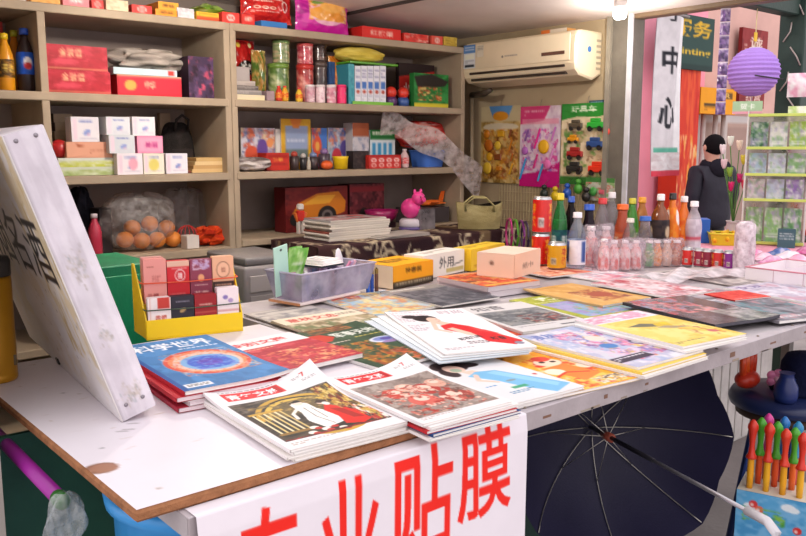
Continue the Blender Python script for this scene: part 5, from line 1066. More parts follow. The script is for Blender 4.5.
for i in range(4): yg.ell(.14+i*.24,.38,.085,.15,'f0e0dc').ell(.14+i*.24,.38,.05,.08,'d85a50').ell(.14+i*.24,.75,.08,.16,'e8b8b0').ell(.14+i*.24,.75,.045,.09,'c84a44')
sb('carton','red four-bottle milk drink pack at the middle right shelf\'s front','carton',369,401,155,2,'c03028',yg,dp=.07,y=YF-.01)
sbot('white and red plastic bottle right of the milk drink pack',404.5,149,2,9,'d8b8b8','e0d0d0',lb('d84a4a','f0d8d8'),y=YF+.02)
bk=thing('basket','cornflower blue plastic basket on the middle right shelf','basket',(sx(431,YF+.07),YF+.10,rowz(2)+.0006))
k=MB(); n=28
def el(rx,ry,z): return [(rx*math.copysign(abs(math.cos(q))**.5,math.cos(q)),ry*math.copysign(abs(math.sin(q))**.5,math.sin(q)),z) for q in np.linspace(0,2*PI,n+1)[:-1]]
R_=[el(.068,.07,0),el(.085,.08,.085),el(.082,.077,.085),el(.066,.068,.004)]
V=sum(R_,[]); k.add(V,[(i*n+j,i*n+(j+1)%n,(i+1)*n+(j+1)%n,(i+1)*n+j) for i in range(3) for j in range(n)]+[tuple(range(n)),tuple(3*n+j for j in range(n))],'4a78d0',0,True); k.build('basket_body',PLAS,bk)
MB().tube(el(.087,.082,.086),.004,'5a88dc',6,closed=True).build('rim',PLAS,bk)
crumple('red_package','red and white package inside a clear bag above the blue basket','package',405,452,122,0,YF+.06,.12,['c82a24','d84030','e8d8d0','a82020'],GLOSS,rowz(2)+.098,7,26,.18)
k=MB()
def dr(u,v):
    y=YF-.02+.03*np.sin(u*5)+.03*v; px=402+u*80; x=2.62+u*.62; 
    return x,y-.06*u,1.565-.05*u-.25*u**2.2-(v)*(.10+.06*u)+.015*np.sin(u*14+v*5)
k.grid(Pic(8,8,'e8dcd8'),dr,40,14); k.build('plastic_bag',clearmat('trailing_film',.38,.2,.9,30),None,None,0,'long clear plastic bag trailing from the middle right shelf past its end','bag')
# ---- bottom right: toys behind the cloth-covered chest
ZB=.985
bo=MB().box((xc+.03,YS,ZB-.03),(xd-.014,3.6,ZB-.0005),SHC,.003).build('shelf_board',WOOD,[o for o in COL.objects if o.name=='shelving_unit.001'][0])
cc=Pic(300,200,'8a1c1c').noise(0,0,1,1,['6a1a1c','7a2420','5a1618'],5,3).poly([(.05,.7),(.2,.35),(.5,.15),(.85,.12),(.97,.35),(.95,.6),(.6,.75)],'c8741c').poly([(.25,.4),(.5,.2),(.8,.2),(.7,.38)],'e0a030').ell(.66,.66,.15,.22,'201a1a').ell(.66,.66,.09,.13,'6a5f5c').ell(.66,.66,.05,.07,'201a1a').ell(.14,.72,.08,.14,'201a1a')
o=sb('toy_box','box with a big orange racing car pictured on it, standing behind the books','toy box',284,347,187,0,'6a1c1e',cc,y=YS+.12,dp=.1,base=ZB,cell=.004)
sb('toy_box','dark red toy car box to the right of the orange racing car box','toy box',349,384,184,0,'4a1820',Pic(200,120,'501c24').noise(0,0,1,1,['501c24','6a2a30','3a1218','8a3a40'],7,5).rect(0,.05,1,.18,'8a2a30').ell(.4,.75,.14,.2,'1e1618'),y=YS+.14,dp=.1,base=ZB)
# chest under a patterned cloth
CX0,CX1,CY0,CY1,CZT=sx(316,2.78),3.12,2.78,3.17,.985
chp=Pic(400,160,'3f2a2c').noise(0,0,1,1,['3f2a2c','4a3232','35242a'],8,3)
r_=random.Random(12)
for i in range(60):
    x,y=r_.random(),r_.random(); c='c8b89a'
    if i%4==0: chp.ring(x,y,.05,.11,.18,c).ring(x,y,.025,.055,.3,c)
    else:
        a=r_.random()*6.3
        for j in range(3): aa=a+j*1.1; chp.line([(x,y),(x+.03*math.cos(aa),y+.07*math.sin(aa)),(x+.05*math.cos(aa+.5),y+.10*math.sin(aa+.5))],.007,c)
chp.rect(.78,0,.84,1,'b09a68',.5)
ch=thing('covered_chest','chest under a dark brown cloth with beige flower pattern, before the right shelving','chest',((CX0+CX1)/2,CY0,0)); ox=(CX0+CX1)/2
MB().box((CX0-ox+.01,.012,.02),(CX1-ox-.01,CY1-CY0-.01,CZT-.004),'5a4636').build('chest_body',WOOD,ch)
k=MB(); w=CX1-CX0
def clf(u,v):
    d=.36; s=v*(d+.42); x=(u-.5)*w; y=np.where(s<d,d-s,-.006*np.sin(u*40)*np.clip((s-d)*5,0,1)-.004); z=np.where(s<d,CZT,CZT-(s-d)); return x,y,z
k.grid(chp,clf,150,90); k.grid(chp,lambda u,v:(-w/2-.002+0*u,u*.36,CZT-v*.42),40,40); k.build('patterned_cloth',CLOTH,ch)
zz=CZT
r_=random.Random(3)
for i in range(9):
    x0,x1=sx(329+r_.uniform(-2,2),2.9),sx(389-(9-i)*0+r_.uniform(-3,2),2.9); h=.0095
    o=pbox('paperback',['lowest','second','third','fourth','fifth','sixth','seventh','eighth','topmost'][i]+' thin book in the pile on the patterned cloth','book',((x0+x1)/2,3.0,zz+.0004),(x1-x0,.2,h),['d8d0c4','c8c0b4','e0d8cc','8a4a40','d4ccc0','cfc7bb','b8b0a8','dcd4c8','a8a4a4'][i],r_.uniform(-.04,.04),'pile of thin books on the patterned cloth',front=Pic(120,10,['d8d0c4','e4dccf'][i%2]).rect(0,.6,1,.8,'b8ac9c'),top=Pic(80,80,'a8a0a0').noise(0,0,1,1,['a8a0a0','c8c0c0','6a5a5a','c85a5a'],6,3) if i==8 else None); zz+=h+.0006
for i in range(3):
    o=pbox('newspaper',['lower','middle','upper'][i]+' folded newspaper hanging over the chest\'s front edge','newspaper',(sx(400,2.85)+.01*i,2.89,CZT+.001+i*.0045),(.30-.02*i,.16,.004),'b8b0a8',.05*i,'folded newspapers on the chest',front=Pic(60,8,'a89f98'))
# piggy bank and neighbours
pgx=sx(408,3.1); pg=thing('piggy_bank','hot pink plastic piggy bank on a white base in front of the shelving','piggy bank',(pgx,3.08,CZT+.0))
PK_='f0489a'
MB().lathe([(.05,.012),(.058,.02),(.055,.045),(.045,.055)],'d8d0d8',20).build('stand',PLAS,pg)
MB().ball((0,0,.105),(.045,.055,.05),PK_,20).build('pig_body',PLAS,pg)
MB().ball((.012,-.045,.155),(.034,.034,.034),PK_,18).build('pig_head',PLAS,pg)
for s in (-1,1): MB().ball((.012+s*.02,-.04,.188),(.009,.006,.014),PK_,10,0,6).build('ear',PLAS,pg); MB().ball((.012+s*.013,-.077,.164),(.004,.003,.004),'2a1a20',8,0,5).build('eye',PLAS,pg)
MB().at((.012,-.076,.15),rx=PI/2).lathe([(.013,0),(.012,.012),(.009,.013)],'e03a88',14).build('snout',PLAS,pg)
MB().lathe([(.01,0.0),(.058,.001),(.058,.012),(.05,.0125)],'6a5a98',20).build('purple_foot',PLAS,pg)
bx_=sx(382,YS+.05); 
MB().lathe([(.05,0),(.07,.02),(.085,.06),(.08,.06),(.06,.02)],'9a1a5a',24,sxy=(1.05,1)).build('bowl',PLAS,None,(sx(382,YS+.03),YS+.035,ZB+.03),0,'magenta plastic bowl left of the piggy bank','bowl')
sb('carton','low dark carton under the magenta bowl','carton',369,396,0,0,'4a3238',None,y=YS-.0+.003,dp=.08,base=ZB,h=.0285)
pl=thing('toy_plane','orange toy plane with an upright tail right of the piggy bank','toy',(sx(432,YS+.12),YS+.12,ZB+.10))
sb('carton','dark carton carrying the orange toy plane','carton',415,450,0,0,'4a4244',None,y=YS+.05,dp=.16,base=ZB,h=.083)
k=MB().at(ry=PI/2); k.lathe([(.004,-.09),(.014,-.07),(.017,0),(.014,.05),(.008,.08)],'e8702a',14); k.build('fuselage',PLAS,pl)
MB().prism([(-.03,-.09),(.02,-.09),(.03,0),(.02,.09),(-.03,.09),(-.02,0)],.005,'e8702a',z=.0).build('wing',PLAS,pl)
k=MB().at(rx=PI/2); k.prism([(.045,.0),(.08,.0),(.095,.06),(.07,.06)],.006,'ea6820',z=-.003); k.build('tail_fin',PLAS,pl); pl.location.z+=.004
sb('storage_box','frosted clear box beside the piggy bank','box',420,436,209,0,'b8b0b4',None,y=3.02,dp=.08,base=CZT+.0,m=FROST)
rt=thing('toy_robot','red and white toy robot left of the racing car box','toy',(sx(299,YS+.05),YS+.05,ZB+.0006))
MB().cbox((0,0,.06),(.04,.03,.05),'c83028',.006).build('torso',PLAS,rt); MB().cbox((0,0,.112),(.03,.028,.03),'e0d8d0',.006).build('head',PLAS,rt)
for s in (-1,1): MB().cbox((s*.012,0,0),(.014,.02,.06),'d8d0c8',.003).build('leg',PLAS,rt); MB().at(ry=s*.4).cbox((s*.03-s*.04,0,.055),(.012,.016,.05),'e07030',.003).build('arm',PLAS,rt)
# metal rack seen in the right corner
mr=thing('wire_rack','grey metal rack standing in the corner of the right shelving','rack',(0,0,0))
for px in (438,447): MB().box((sx(px,YS+.3)-.008,YS+.29,ZB+.0008),(sx(px,YS+.3)+.008,YS+.306,1.245),'8a8484',.002).build('post',METAL,mr)
for z in (1.06,1.15): MB().box((sx(438,YS+.3)-.03,YS+.282,z),(sx(447,YS+.3)+.02,YS+.289,z+.008),'7a7474').build('rail',METAL,mr)
# ---- behind the board: green cabinet and grey printer
yy=2.36; x0,x1=sx(88,yy),sx(150,yy); zt=sz(112,266,yy)
gc=thing('cabinet','dark green metal cabinet behind the yellow tray','cabinet',((x0+x1)/2,yy+.15,0))
w=(x1-x0)/2; MB().box((-w,-.15,.03),(w,.15,zt),'0f7a50',.004).build('cabinet_body',PAINT,gc); MB().box((-w+.01,-.158,.06),(w-.01,-.151,zt-.03),'128a5a',.002).build('door',PAINT,gc); MB().box((w-.03,-.166,zt-.2),(w-.022,-.1585,zt-.1),'4a4a48',.002).build('handle',METAL,gc)
for s in (-1,1): MB().cbox((s*(w-.03),0,0),(.03,.2,.03),'2a2a2a').build('foot',PLAS,gc)
yy=2.40; x0,x1=sx(242,yy),sx(300,yy); zt=sz(270,257,yy)
pr=thing('printer','grey office printer behind the clear bin','printer',((x0+x1)/2,yy+.16,.74)); w=(x1-x0)/2; h=zt-.74
MB().box((-w,-.15,.0),(w,.15,h*.9),'8f8886',.012,0,2).build('printer_body',PLAS,pr); MB().box((-w+.01,-.14,h*.9+.0005),(w-.01,.14,h),'7a7674',.008,0,2).build('scanner_lid',PLAS,pr)
for i in range(3): MB().box((-w+.02,-.154,.03+i*h*.24),(w-.02,-.1505,.03+i*h*.24+h*.2),'a8a09c' if i<2 else 'b4aca8',.003).build('paper_tray',PLAS,pr)
st_=thing('printer_stand','dark wooden stand under the grey printer','stand',((x0+x1)/2,yy+.16,0)); MB().box((-w-.03,-.18,.70),(w+.03,.18,.739),'4a3c34',.003).build('stand_top',WOOD,st_)
for sx__ in (-1,1):
    for sy__ in (-1,1): MB().cbox((sx__*(w),sy__*.15,0),(.035,.035,.70),'4a3c34').build('leg',WOOD,st_)
# ================================================================ right wall: air conditioner, toy cards, bag
XF=3.15; ya,yb=float(onx(575,60,XF)[1]),float(onx(463,60,XF)[1]); z0,z1=1.705,1.935
ac=thing('air_conditioner','cream wall-mounted air conditioner with a label at one end','air conditioner',(XR,(ya+yb)/2,z0)); L=(yb-ya)/2; dX=XR-XF; H=z1-z0
ACC='e6d6b6'
pr=[(-.004,.03),(-.004,H-.002),(-dX+.05,H),(-dX+.02,H-.006),(-dX+.004,H-.03),(-dX,H*.7),(-dX,.075),(-dX+.008,.045),(-dX+.035,.02),(-.07,.0)]
k=MB(); n=len(pr)
for s in (-1,1): pass
ysec=[(-L,.90),(-L+.006,.985),(-L+.02,1),(L-.02,1),(L-.006,.985),(L,.90)]
cx,cz=-dX/2,H/2; V=[(cx+(x-cx)*sc,y,cz+(z-cz)*sc) for y,sc in ysec for x,z in pr]
Fs=[(i*n+j,(i+1)*n+j,(i+1)*n+(j+1)%n,i*n+(j+1)%n) for i in range(len(ysec)-1) for j in range(n)]+[tuple(reversed(range(n))),tuple((len(ysec)-1)*n+j for j in range(n))]
k.add(V,Fs,ACC); k.build('ac_body',PLAS,ac)
MB().box((-dX-.003,-L+.03,.088),(-dX+.004,L-.015,H*.93),'ecdcbc',.004,0,2).build('front_panel',PLAS,ac)
for i,(zz,ins) in enumerate(((.066,.001),(.034,.012))):
    MB().box((-dX-.004+ins*1.2,-L+.06,zz-.006),(-dX+.02+ins,L-.05,zz+.006),'3a2f28',.002).build('air_vent',PLAS,ac)
p=Pic(80,120,'d8dce0').rect(0,0,1,.35,'5a86c0').dash(.1,.08,.9,.28,2,'d8e4f0',2).rect(.1,.4,.9,.62,'e8ead8').dash(.1,.66,.9,.8,2,'9aa0a8',4).rect(.1,.84,.9,.95,'3a4048')
MB().face(p,(-dX-.0045,L-.01,H*.93),(0,-.085,0),(0,0,-.12),.004).build('energy_label',PAPER,ac)['label']='blue and white energy label'
MB().face(Pic(60,70,'d8d0bc').dash(.1,.1,.9,.6,4,'8a8478',2),(-dX-.0046,L-.105,H*.90),(0,-.05,0),(0,0,-.06),.004).build('paper_label',PAPER,ac)
MB().box((-dX-.004,-L+.06,.118),(-dX-.001,-L+.2,.134),'6a4a3c').build('display_strip',PLAS,ac)
p=Pic(160,40,'ecdcbc').ell(.12,.5,.05,.2,'7a7068').dash(.24,.35,.9,.65,1,'8a8078',2); MB().face(p,(-dX-.0036,.10,.150),(0,-.13,0),(0,0,-.028),.003).build('maker_mark',PLAS,ac)
MB().at((-dX*.5,-L-.001,H*.62),rx=PI/2).lathe([(.014,0),(.014,.001)],'4a7ab8',16).build('round_sticker',PAPER,ac)
for i in range(6): MB().box((-.05,-L-.0015,.05+i*.026),(-.012,-L+.004,.062+i*.026),'b0a48c').build('side_slot',PLAS,ac)
pbox('carton','flat orange and cream carton lying on top of the air conditioner','carton',(XR-.09,ya+.20,z1+.0008),(.07,.16,.022),'d8a060',0,left=Pic(80,20,'e8dcc8').rect(0,0,.35,1,'e8803a'))
k=MB().tube([(XF+.05,yb-.16,z0-.02),(XF+.07,yb-.09,z0-.035),(XR-.03,float(onx(473,100,XR-.02)[1]),z0-.03)],[.012,.018,.016],'4a4036',10); k.tube([(XR-.03,float(onx(473,100,XR-.02)[1]),z0-.03),(XR-.02,float(onx(473,100,XR-.02)[1]),1.0)],.012,'b8a888',8); k.build('drain_pipe',PLAS,None,None,0,'dark drain pipe under the air conditioner\'s far end','pipe')
# wire grid panel on the lower wall
g=MB(); ga,gb=2.48,3.12
for i in range(33): y=ga+(gb-ga)*i/32; g.box((XR-.008,y-.0012,.80),(XR-.0045,y+.0012,1.50),'c8b890')
for i in range(15): z=.80+.05*i; g.box((XR-.0095,ga,z-.0012),(XR-.007,gb,z+.0012),'c8b890')
g.build('hanging_grid',PAINT,None,None,0,'beige wire grid panel fixed to the wall under the air conditioner','wire panel')
def card(label,px0,px1,py0,py1,pic,toys,xw=XR-.016):
    y1,y0=float(onx(px0,150,xw)[1]),float(onx(px1,150,xw)[1]); zt=float(onx((px0+px1)/2,py0,xw)[2]); zb=float(onx((px0+px1)/2,py1,xw)[2]); w=y1-y0; h=zt-zb
    o=thing('toy_card',label,'toy card',(xw,(y0+y1)/2,zb),0,'hanging toy cards under the air conditioner')
    MB().grid(pic,lambda u,v:(-.001+.002*np.sin(u*9),w/2-w*u,h*(1-v)),50,80).grid(None,lambda u,v:(.0025+0*u,-w/2+w*u,h*(1-v)),4,4,0,True,'cfc8b8').build('backing_card',GLOSS,o)
    for (u,v,kind,c,s) in toys:
        s*=1.85
        y=w/2-w*u; z=h*(1-v); k=MB()
        if kind=='ball': k.ball((-.008,y,z),(.008,s,s),c,12,0,7)
        elif kind=='car':
            k.cbox((-.010,y,z-s*.3),(.016,s*2,s*.6),c,.004).cbox((-.010,y,z+s*.3),(.012,s*1.2,s*.4),c,.003)
            for q in (-.6,.6): k.at((-.018,y+s*q,z-s*.35),ry=PI/2).lathe([(s*.28,0),(s*.28,.006)],'2a2624',10); k.at()
        elif kind=='bar': k.at((-.006,y,z),rx=.35).box((-.004,-.006,-s),(.004,.006,s),c,.003)
        else: k.cbox((-.008,y,z-s/2),(.012,s*1.5,s),c,.003)
        k.build('toy_car' if kind=='car' else 'toy_piece',PLAS,o)
        
    MB().tube([(0,0,h),(.004,0,h+.02),(.010,0,h+.035)],.0012,'8a8478',5).build('hanger',METAL,o)
    return o
p=Pic(120,220,'b89a58').noise(0,0,1,1,['b89a58','c8a868','8a6a30','d8c088'],7,3).rect(0,0,1,.2,'c8b890').poly([(.2,.0),(.8,0),(.7,.15),(.3,.15)],'5a90c8').ell(.5,.13,.2,.06,'d8902a').ell(.5,.27,.45,.05,'d8ccb0').noise(.05,.3,.95,.95,['c8862a','d8a84a','7a4a20','e0c070','a8643a'],11,6,1,.35)
r_=random.Random(8)
card('amber card of gold and brown toy animals, leftmost under the air conditioner',481,520,106,183,p,[(.2+.3*(i%3)+r_.uniform(-.05,.05),.36+.15*(i//3),['ball','box','bar'][i%3] if i!=4 else 'ball',['c87a1c','d8a020','8a4a24','b8641c','e0b838'][i%5],.013+.005*(i%2)) for i in range(12)])
p=Pic(130,240,'e0ccd8').noise(0,0,1,1,['e0ccd8','ecdce4','d0b0c8'],6,3).poly([(0,0),(.75,0),(.6,.18),(0,.22)],'d83a7a').rect(.05,.16,.95,.22,'e890a8',.7).dash(.1,.05,.6,.14,2,'f0a8c0',3).poly([(0,.85),(.4,.82),(1,.68),(1,1),(0,1)],'c81a7a').noise(.05,.28,.95,.8,['d84a9a','e0ccd8','9a6ac0','e8b8d0','c890c8'],10,8,1,.45)
card('pink and magenta card of a girl\'s toy jewellery set, middle of the three',520,560,106,187,p,[(.18,.36,'bar','8a5aa0',.016),(.45,.40,'bar','e02a90',.03),(.62,.5,'ball','e8b020',.02),(.85,.34,'bar','c87ac0',.02),(.15,.55,'ball','b86ac0',.012),(.1,.78,'bar','3a9ad8',.032),(.55,.82,'bar','4aa0d8',.026),(.42,.68,'bar','d83a8a',.022),(.8,.62,'bar','d890c8',.024),(.72,.72,'ball','e070b0',.014)])
p=Pic(140,240,'e0cca8').noise(0,.2,1,1,['e0cca8','e8d8b8','d4bc90'],5,3).poly([(0,0),(1,.0),(1,.13),(.7,.17),(.3,.16),(0,.2)],'2a8a30').text('玩具车',.18,.03,.5,.08,'e8f0d8',.02).poly([(.9,.0),(1,0),(1,.2),(.9,.2)],'c8c830').rect(0,.90,1,1,'3a7a34').noise(.05,.22,.95,.9,['e0cca8','8a6a50','6a9a4a','c8b088'],9,4,1,.6)
card('cream card of toy cars with a green header, nearest the metal post',561,613,103,185,p,[(.30,.27,'car','5a5040',.022),(.68,.27,'car','2fae3a',.026),(.88,.35,'ball','e04a3a',.012),(.26,.44,'car','e0981c',.018),(.68,.50,'car','2f4f8a',.026),(.30,.62,'car','a82a28',.026),(.86,.62,'bar','d84a38',.02),(.30,.80,'car','2f302c',.026),(.74,.80,'car','e83a20',.028)])
p=Pic(90,80,'cfd0c4').noise(0,0,1,1,['cfd0c4','b8c0b0','8ab070','c87a6a'],8,3).rect(0,0,1,.2,'4a8a44')
card('small pale card of toys hanging below the toy car card',587,616,178,201,p,[(.3,.6,'ball','4a9a4a',.012),(.6,.6,'box','c85a6a',.012)],XR-.024)
HG='small toys hanging in nets below the cards'
for i,(px,py,c,nm) in enumerate(((544,194,'24302a','dark green'),(555,196,'d8b81c','yellow'),(567,193,'2a5ab8','blue'),(578,189,'4a9a34','leaf green'),(586,197,'2a2826','black'))):
    q=onx(px,py,XR-.05); o=thing('hanging_toy','%s toy figure hanging on the wire panel behind the bottles'%nm,'toy',q,0,HG)
    MB().ball((0,0,0),(.018,.024,.026),c,14).build('toy_body',PLAS,o); MB().ball((0,.0,.036),(.014,.016,.014),c,12,0,7).build('toy_head',PLAS,o); MB().tube([(0,0,.048),(.03,0,.07),(.042,0,.075)],.0012,'5a5248',5).build('hook',METAL,o)
q=onx(597,104,XR-.006); MB().box((-.003,-.045,-.018),(.003,.045,.018),'1f4a5a',.001).face(Pic(80,30,'1f4a5a').dash(.1,.2,.9,.8,2,'a8c8d0',2),(-.0035,.045,.018),(0,-.09,0),(0,0,-.036),.004).build('name_plate',PLAS,None,q,0,'small dark teal plate on the wall above the toy car card','plate')
# low cabinet by the wall with the bag and hoops on it
lc=thing('cabinet','low brown cabinet along the wall behind the bottles','cabinet',(3.0,2.6,0)); MB().box((-.2,-.155,.02),(.335,.155,.90),'6a5844',.004).build('cabinet_body',WOOD,lc); MB().box((-.207,-.15,.05),(-.2005,-.005,.88),'75624c',.002).build('door',WOOD,lc); MB().box((-.207,.005,.05),(-.2005,.15,.88),'75624c',.002).build('door',WOOD,lc)
q=onx(485,228,3.1)
hb=thing('handbag','slack olive beige handbag with open top on the covered chest by the wall','handbag',(2.93,2.86,.9858),-.7)
hgt=.125; k=MB(); pbg=Pic(60,60,'a89a6a').noise(0,0,1,1,['a89a6a','b8aa7a','988a5c'],6,3)
def bf(s): 
    def f(u,v):
        q=2*PI*u; t=v; wx=.115*(1-.12*t)+.006*np.sin(4*q); wy=.055*(.75+.25*np.sin(t*PI)); return wx*np.cos(q)*s,wy*np.sin(q)*s,.003+hgt*(1-t)*(1+.08*np.sin(2*q+1))
    return f
k.grid(pbg,bf(1),40,16); k.grid(Pic(8,8,'2a2420'),bf(.93),40,16); k.add([(.09*math.cos(a),.05*math.sin(a),.003) for a in np.linspace(0,6.28,17)[:-1]],[tuple(range(16))],'5a5038'); k.build('bag_body',CLOTH,hb)
for s in (-1,1): MB().tube([(-.07,s*.045,hgt*.75),(-.075,s*.05,hgt*1.0),(-.03,s*.058,hgt*1.28),(.03,s*.058,hgt*1.26),(.07,s*.05,hgt*.95),(.068,s*.045,hgt*.72)],.008,'b8ac78',8,0,False,.5).build('strap',CLOTH,hb)
HP='coloured hoops leaning by the handbag'
for i,(px,c,nm) in enumerate(((509,'c02a7a','magenta hoop nearest the handbag'),(515,'5aa02a','green hoop between the magenta and purple ones'),(521,'7a2a7a','purple hoop nearest the red cans'),(525,'3a2a44','dark violet hoop behind the purple one'))):
    q=onx(px,235,2.97-.02*i); k=MB().at(rz=-.62).tube([(.0,.07*math.cos(t),.075+.07*math.sin(t)) for t in np.linspace(0,2*PI,28)[:-1]],.006,c,8,closed=True); k.build('hoop',PLAS,None,(q[0],q[1],.9006),0,nm,'hoop',HP)
# ================================================================ outside, beyond the side opening
def wallpanel(name,label,cat,px0,px1,py0,py1,y,pic,th=.03,m=None,cell=.012,c='cccccc'):
    pm=(px0+px1)/2; x0,x1=sx(px0,y),sx(px1,y); zt,zb=sz(pm,py0,y),sz(pm,py1,y)
    k=MB().box((x0,y,zb),(x1,y+th,zt),c); k.face(pic,(x0,y-.002,zt),(x1-x0,0,0),(0,0,zb-zt),cell)
    return k.build(name,m or PAPER,None,None,0,label,cat)
yb_=YW-.55
p=Pic(140,700,'ddd8da').rect(.82,0,1,1,'f4f2f2').text('疗',.2,.0-.10,.6,.14,'3a3a40',.02).text('中',.26,.19,.52,.17,'34343a',.03).text('心',.16,.50,.66,.2,'34343a',.03).rect(.05,.82,.95,.85,'6ab8a0').rect(0,.965,1,1,'d84a5a').noise(0,.85,1,.96,['e4dcdc','f0ecec','d8c8c8'],5,2)
x0,x1=sx(652,yb_),sx(679,yb_); zt,zb=sz(665,14,yb_),sz(665,176,yb_)
MB().grid(p,lambda u,v:(x0+(x1-x0)*u+.01*v,yb_+.02*np.sin(u*7+v*3),zt+(zb-zt)*v),30,150).grid(None,lambda u,v:(x1-(x1-x0)*u+.01*v,yb_+.006+.02*np.sin((1-u)*7+v*3),zt+(zb-zt)*v),10,20,0,True,'d8d4d6').build('hanging_banner',CLOTH,None,None,0,'long grey white cloth banner with black characters hanging by the pink wall','banner')
MB().tube([(x0-.05,yb_,zt+.012),(x1+.06,yb_,zt+.012)],.012,'8a8482',8).build('banner_rod',METAL,[o for o in COL.objects if o.name=='hanging_banner'][0])
p=Pic(100,500,'d83a24').noise(0,0,1,1,['d83a24','e85a30','c82a20'],6,3).noise(0,.3,1,1,['f0a040','d83a24','e86a3a','f4c890','e04a2a'],9,6,1,.5)
o=wallpanel('pillar','red pillar with orange yellow flower pattern beside the hanging banner','pillar',678,697,60,300,YW-.25,p,.2,c='d8442c'); o['kind']='thing'; o.name='painted_pillar'
p=Pic(220,260,'2f4a44').rect(0,.9,1,1,'243a36').text('服务',.05,.08,.9,.32,'e0b030',.02).text('Printing',.02,.6,.92,.16,'e0b838',.02)
q=wallpanel('shop_sign','dark green hanging sign with yellow characters behind the white banner','sign',664,708,14,69,YW-.28,p,.04,c='2a423c')
p=Pic(160,120,'f0a018').rect(.1,.6,.45,.72,'4a3a20').rect(.62,.15,.9,.4,'6a4a20').text('R',.68,.17,.16,.2,'f0c060',.02).dash(.12,.75,.5,.9,2,'a86a10',3)
o=wallpanel('wall_box','orange wall box with dark marks on the far wall','wall box',698,733,88,114,YW-.22,p,.16,c='e09818')
wallpanel('wall_box','black meter box left of the orange wall box','wall box',692,697.5,92,113,YW-.2,Pic(10,10,'33302e'),.15,c='33302e')
for i,px in enumerate((702,714,722)): MB().lathe([(.025,0),(.025,sz(px,114,YW-.15))],'b8aaa4',10,o=(sx(px,YW-.12),YW-.12,0)).build('wall_pipe',PAINT,None,None,0,['first grey pipe','middle grey pipe','last grey pipe'][i]+' running up to the orange wall box','pipe')
p=Pic(90,300,'8a2a2a').noise(0,0,1,1,['8a2a2a','963434','7a2224'],5,3).text('诚',.3,.10,.5,.14,'e8d0c0',.02).text('信',.3,.34,.5,.14,'e8d0c0',.02).dash(.1,.2,.2,.8,12,'d8b0a0',3).text('经营',.25,.78,.6,.14,'e8d0c0',.02)
wallpanel('wall_plaque','maroon vertical plaque with pale characters behind the purple lantern','plaque',736,761,28,108,YW-.1,p,.04,c='7a2426')
p=Pic(120,90,'8a2422').text('福',.55,.2,.4,.6,'f0e0d8',.02); wallpanel('wall_plaque','dark red plaque with a white character at the picture\'s right end','plaque',790,815,28,56,YW-.1,p,.04,c='7a2022')
k=MB().at((sx(808,YW-.1),YW-.1,sz(808,5,YW-.1)),rx=PI/2); k.lathe([(.19,0),(.19,.03),(.15,.032)],'d83434',24); k.build('round_sign',PAINT,None,None,0,'red round sign above the dark red plaque','sign')
wallpanel('door','grey aluminium framed door behind the person','door',697,772,116,330,YW-.03,Pic(160,300,'b89a8c').rect(0,0,.05,1,'c8c0bc').rect(.30,0,.36,1,'c8bcb4').rect(.95,0,1,1,'c8c0bc').rect(.36,.05,.95,1,'a88a7e').rect(.05,.05,.30,1,'b8a094').rect(0,0,1,.03,'c8c0bc'),.02,c='b0a098').name='shop_door'
# awning frame
yp=2.11; xp=sx(785,yp)-.0; xp=4.6
fr=thing('awning_frame','dark green steel post and beam of the awning outside the opening','awning frame',(xp,yp,0))
MB().box((-.07,-.07,0),(.07,.07,2.5),'2c4038',.006).build('post',PAINT,fr); MB().box((-1.12,-.04,2.08),(-.071,.04,2.22),'2c4038',.006).build('beam',PAINT,fr)
for i in range(7): MB().tube([(-.075,-.06+.1*((i%2)),1.3+i*.13),(-.085,-.04+.04*(i%2),1.35+i*.13),(-.075,0,1.4+i*.13)],.004,'b8aca4',5).build('vine_wire',PLAS,fr)
# lantern
q=ony(753.5,72,2.11); lp=(q[0],2.11); lz=float(q[2]); lr=.126
la=thing('paper_lantern','round purple paper lantern with ribs hanging from the green beam','lantern',(lp[0],lp[1],lz-lr))
k=MB(); rows=30; V=[];n=36
for i in range(rows+1):
    t=PI*(.05+.90*i/rows); rr=lr*math.sin(t)*(1+.03*math.cos(i*PI)); 
    for j in range(n): V.append((rr*math.cos(2*PI*j/n),rr*math.sin(2*PI*j/n),lr-lr*.97*math.cos(t)))
k.add(V,[(i*n+j,i*n+(j+1)%n,(i+1)*n+(j+1)%n,(i+1)*n+j) for i in range(rows) for j in range(n)],'b68ee2',0,False); k.build('paper_shade',mat('tissue_paper',.7,.2,var=.05),la)
MB().tube([(lr*.2*math.cos(t),lr*.2*math.sin(t),lr*1.95) for t in np.linspace(0,6.28,17)[:-1]],.003,'e8e0d8',6,closed=True).build('top_ring',PLAS,la)
MB().tube([(0,0,lr*1.95),(0,0,2.08-lz+lr)],.0025,'e8d8a0',6).build('hanging_cord',CLOTH,la); MB().box((-.012,-.003,lr*2.2),(.012,.003,lr*2.55),'e8c040').build('tag',PAPER,la)
u=CR; MB().tube([tuple(-_fh*(lr+.012)-CR*.05+np.array([0,0,lr*.78])),tuple(-_fh*(lr+.015)+CR*.09+np.array([0,0,lr*.62]))],.004,'2a2028',6).build('carrying_stick',PLAS,la)
MB().tube([(0,0,.0),(0,0,-.06)],.003,'d8b0c8',5).build('tassel',CLOTH,la)
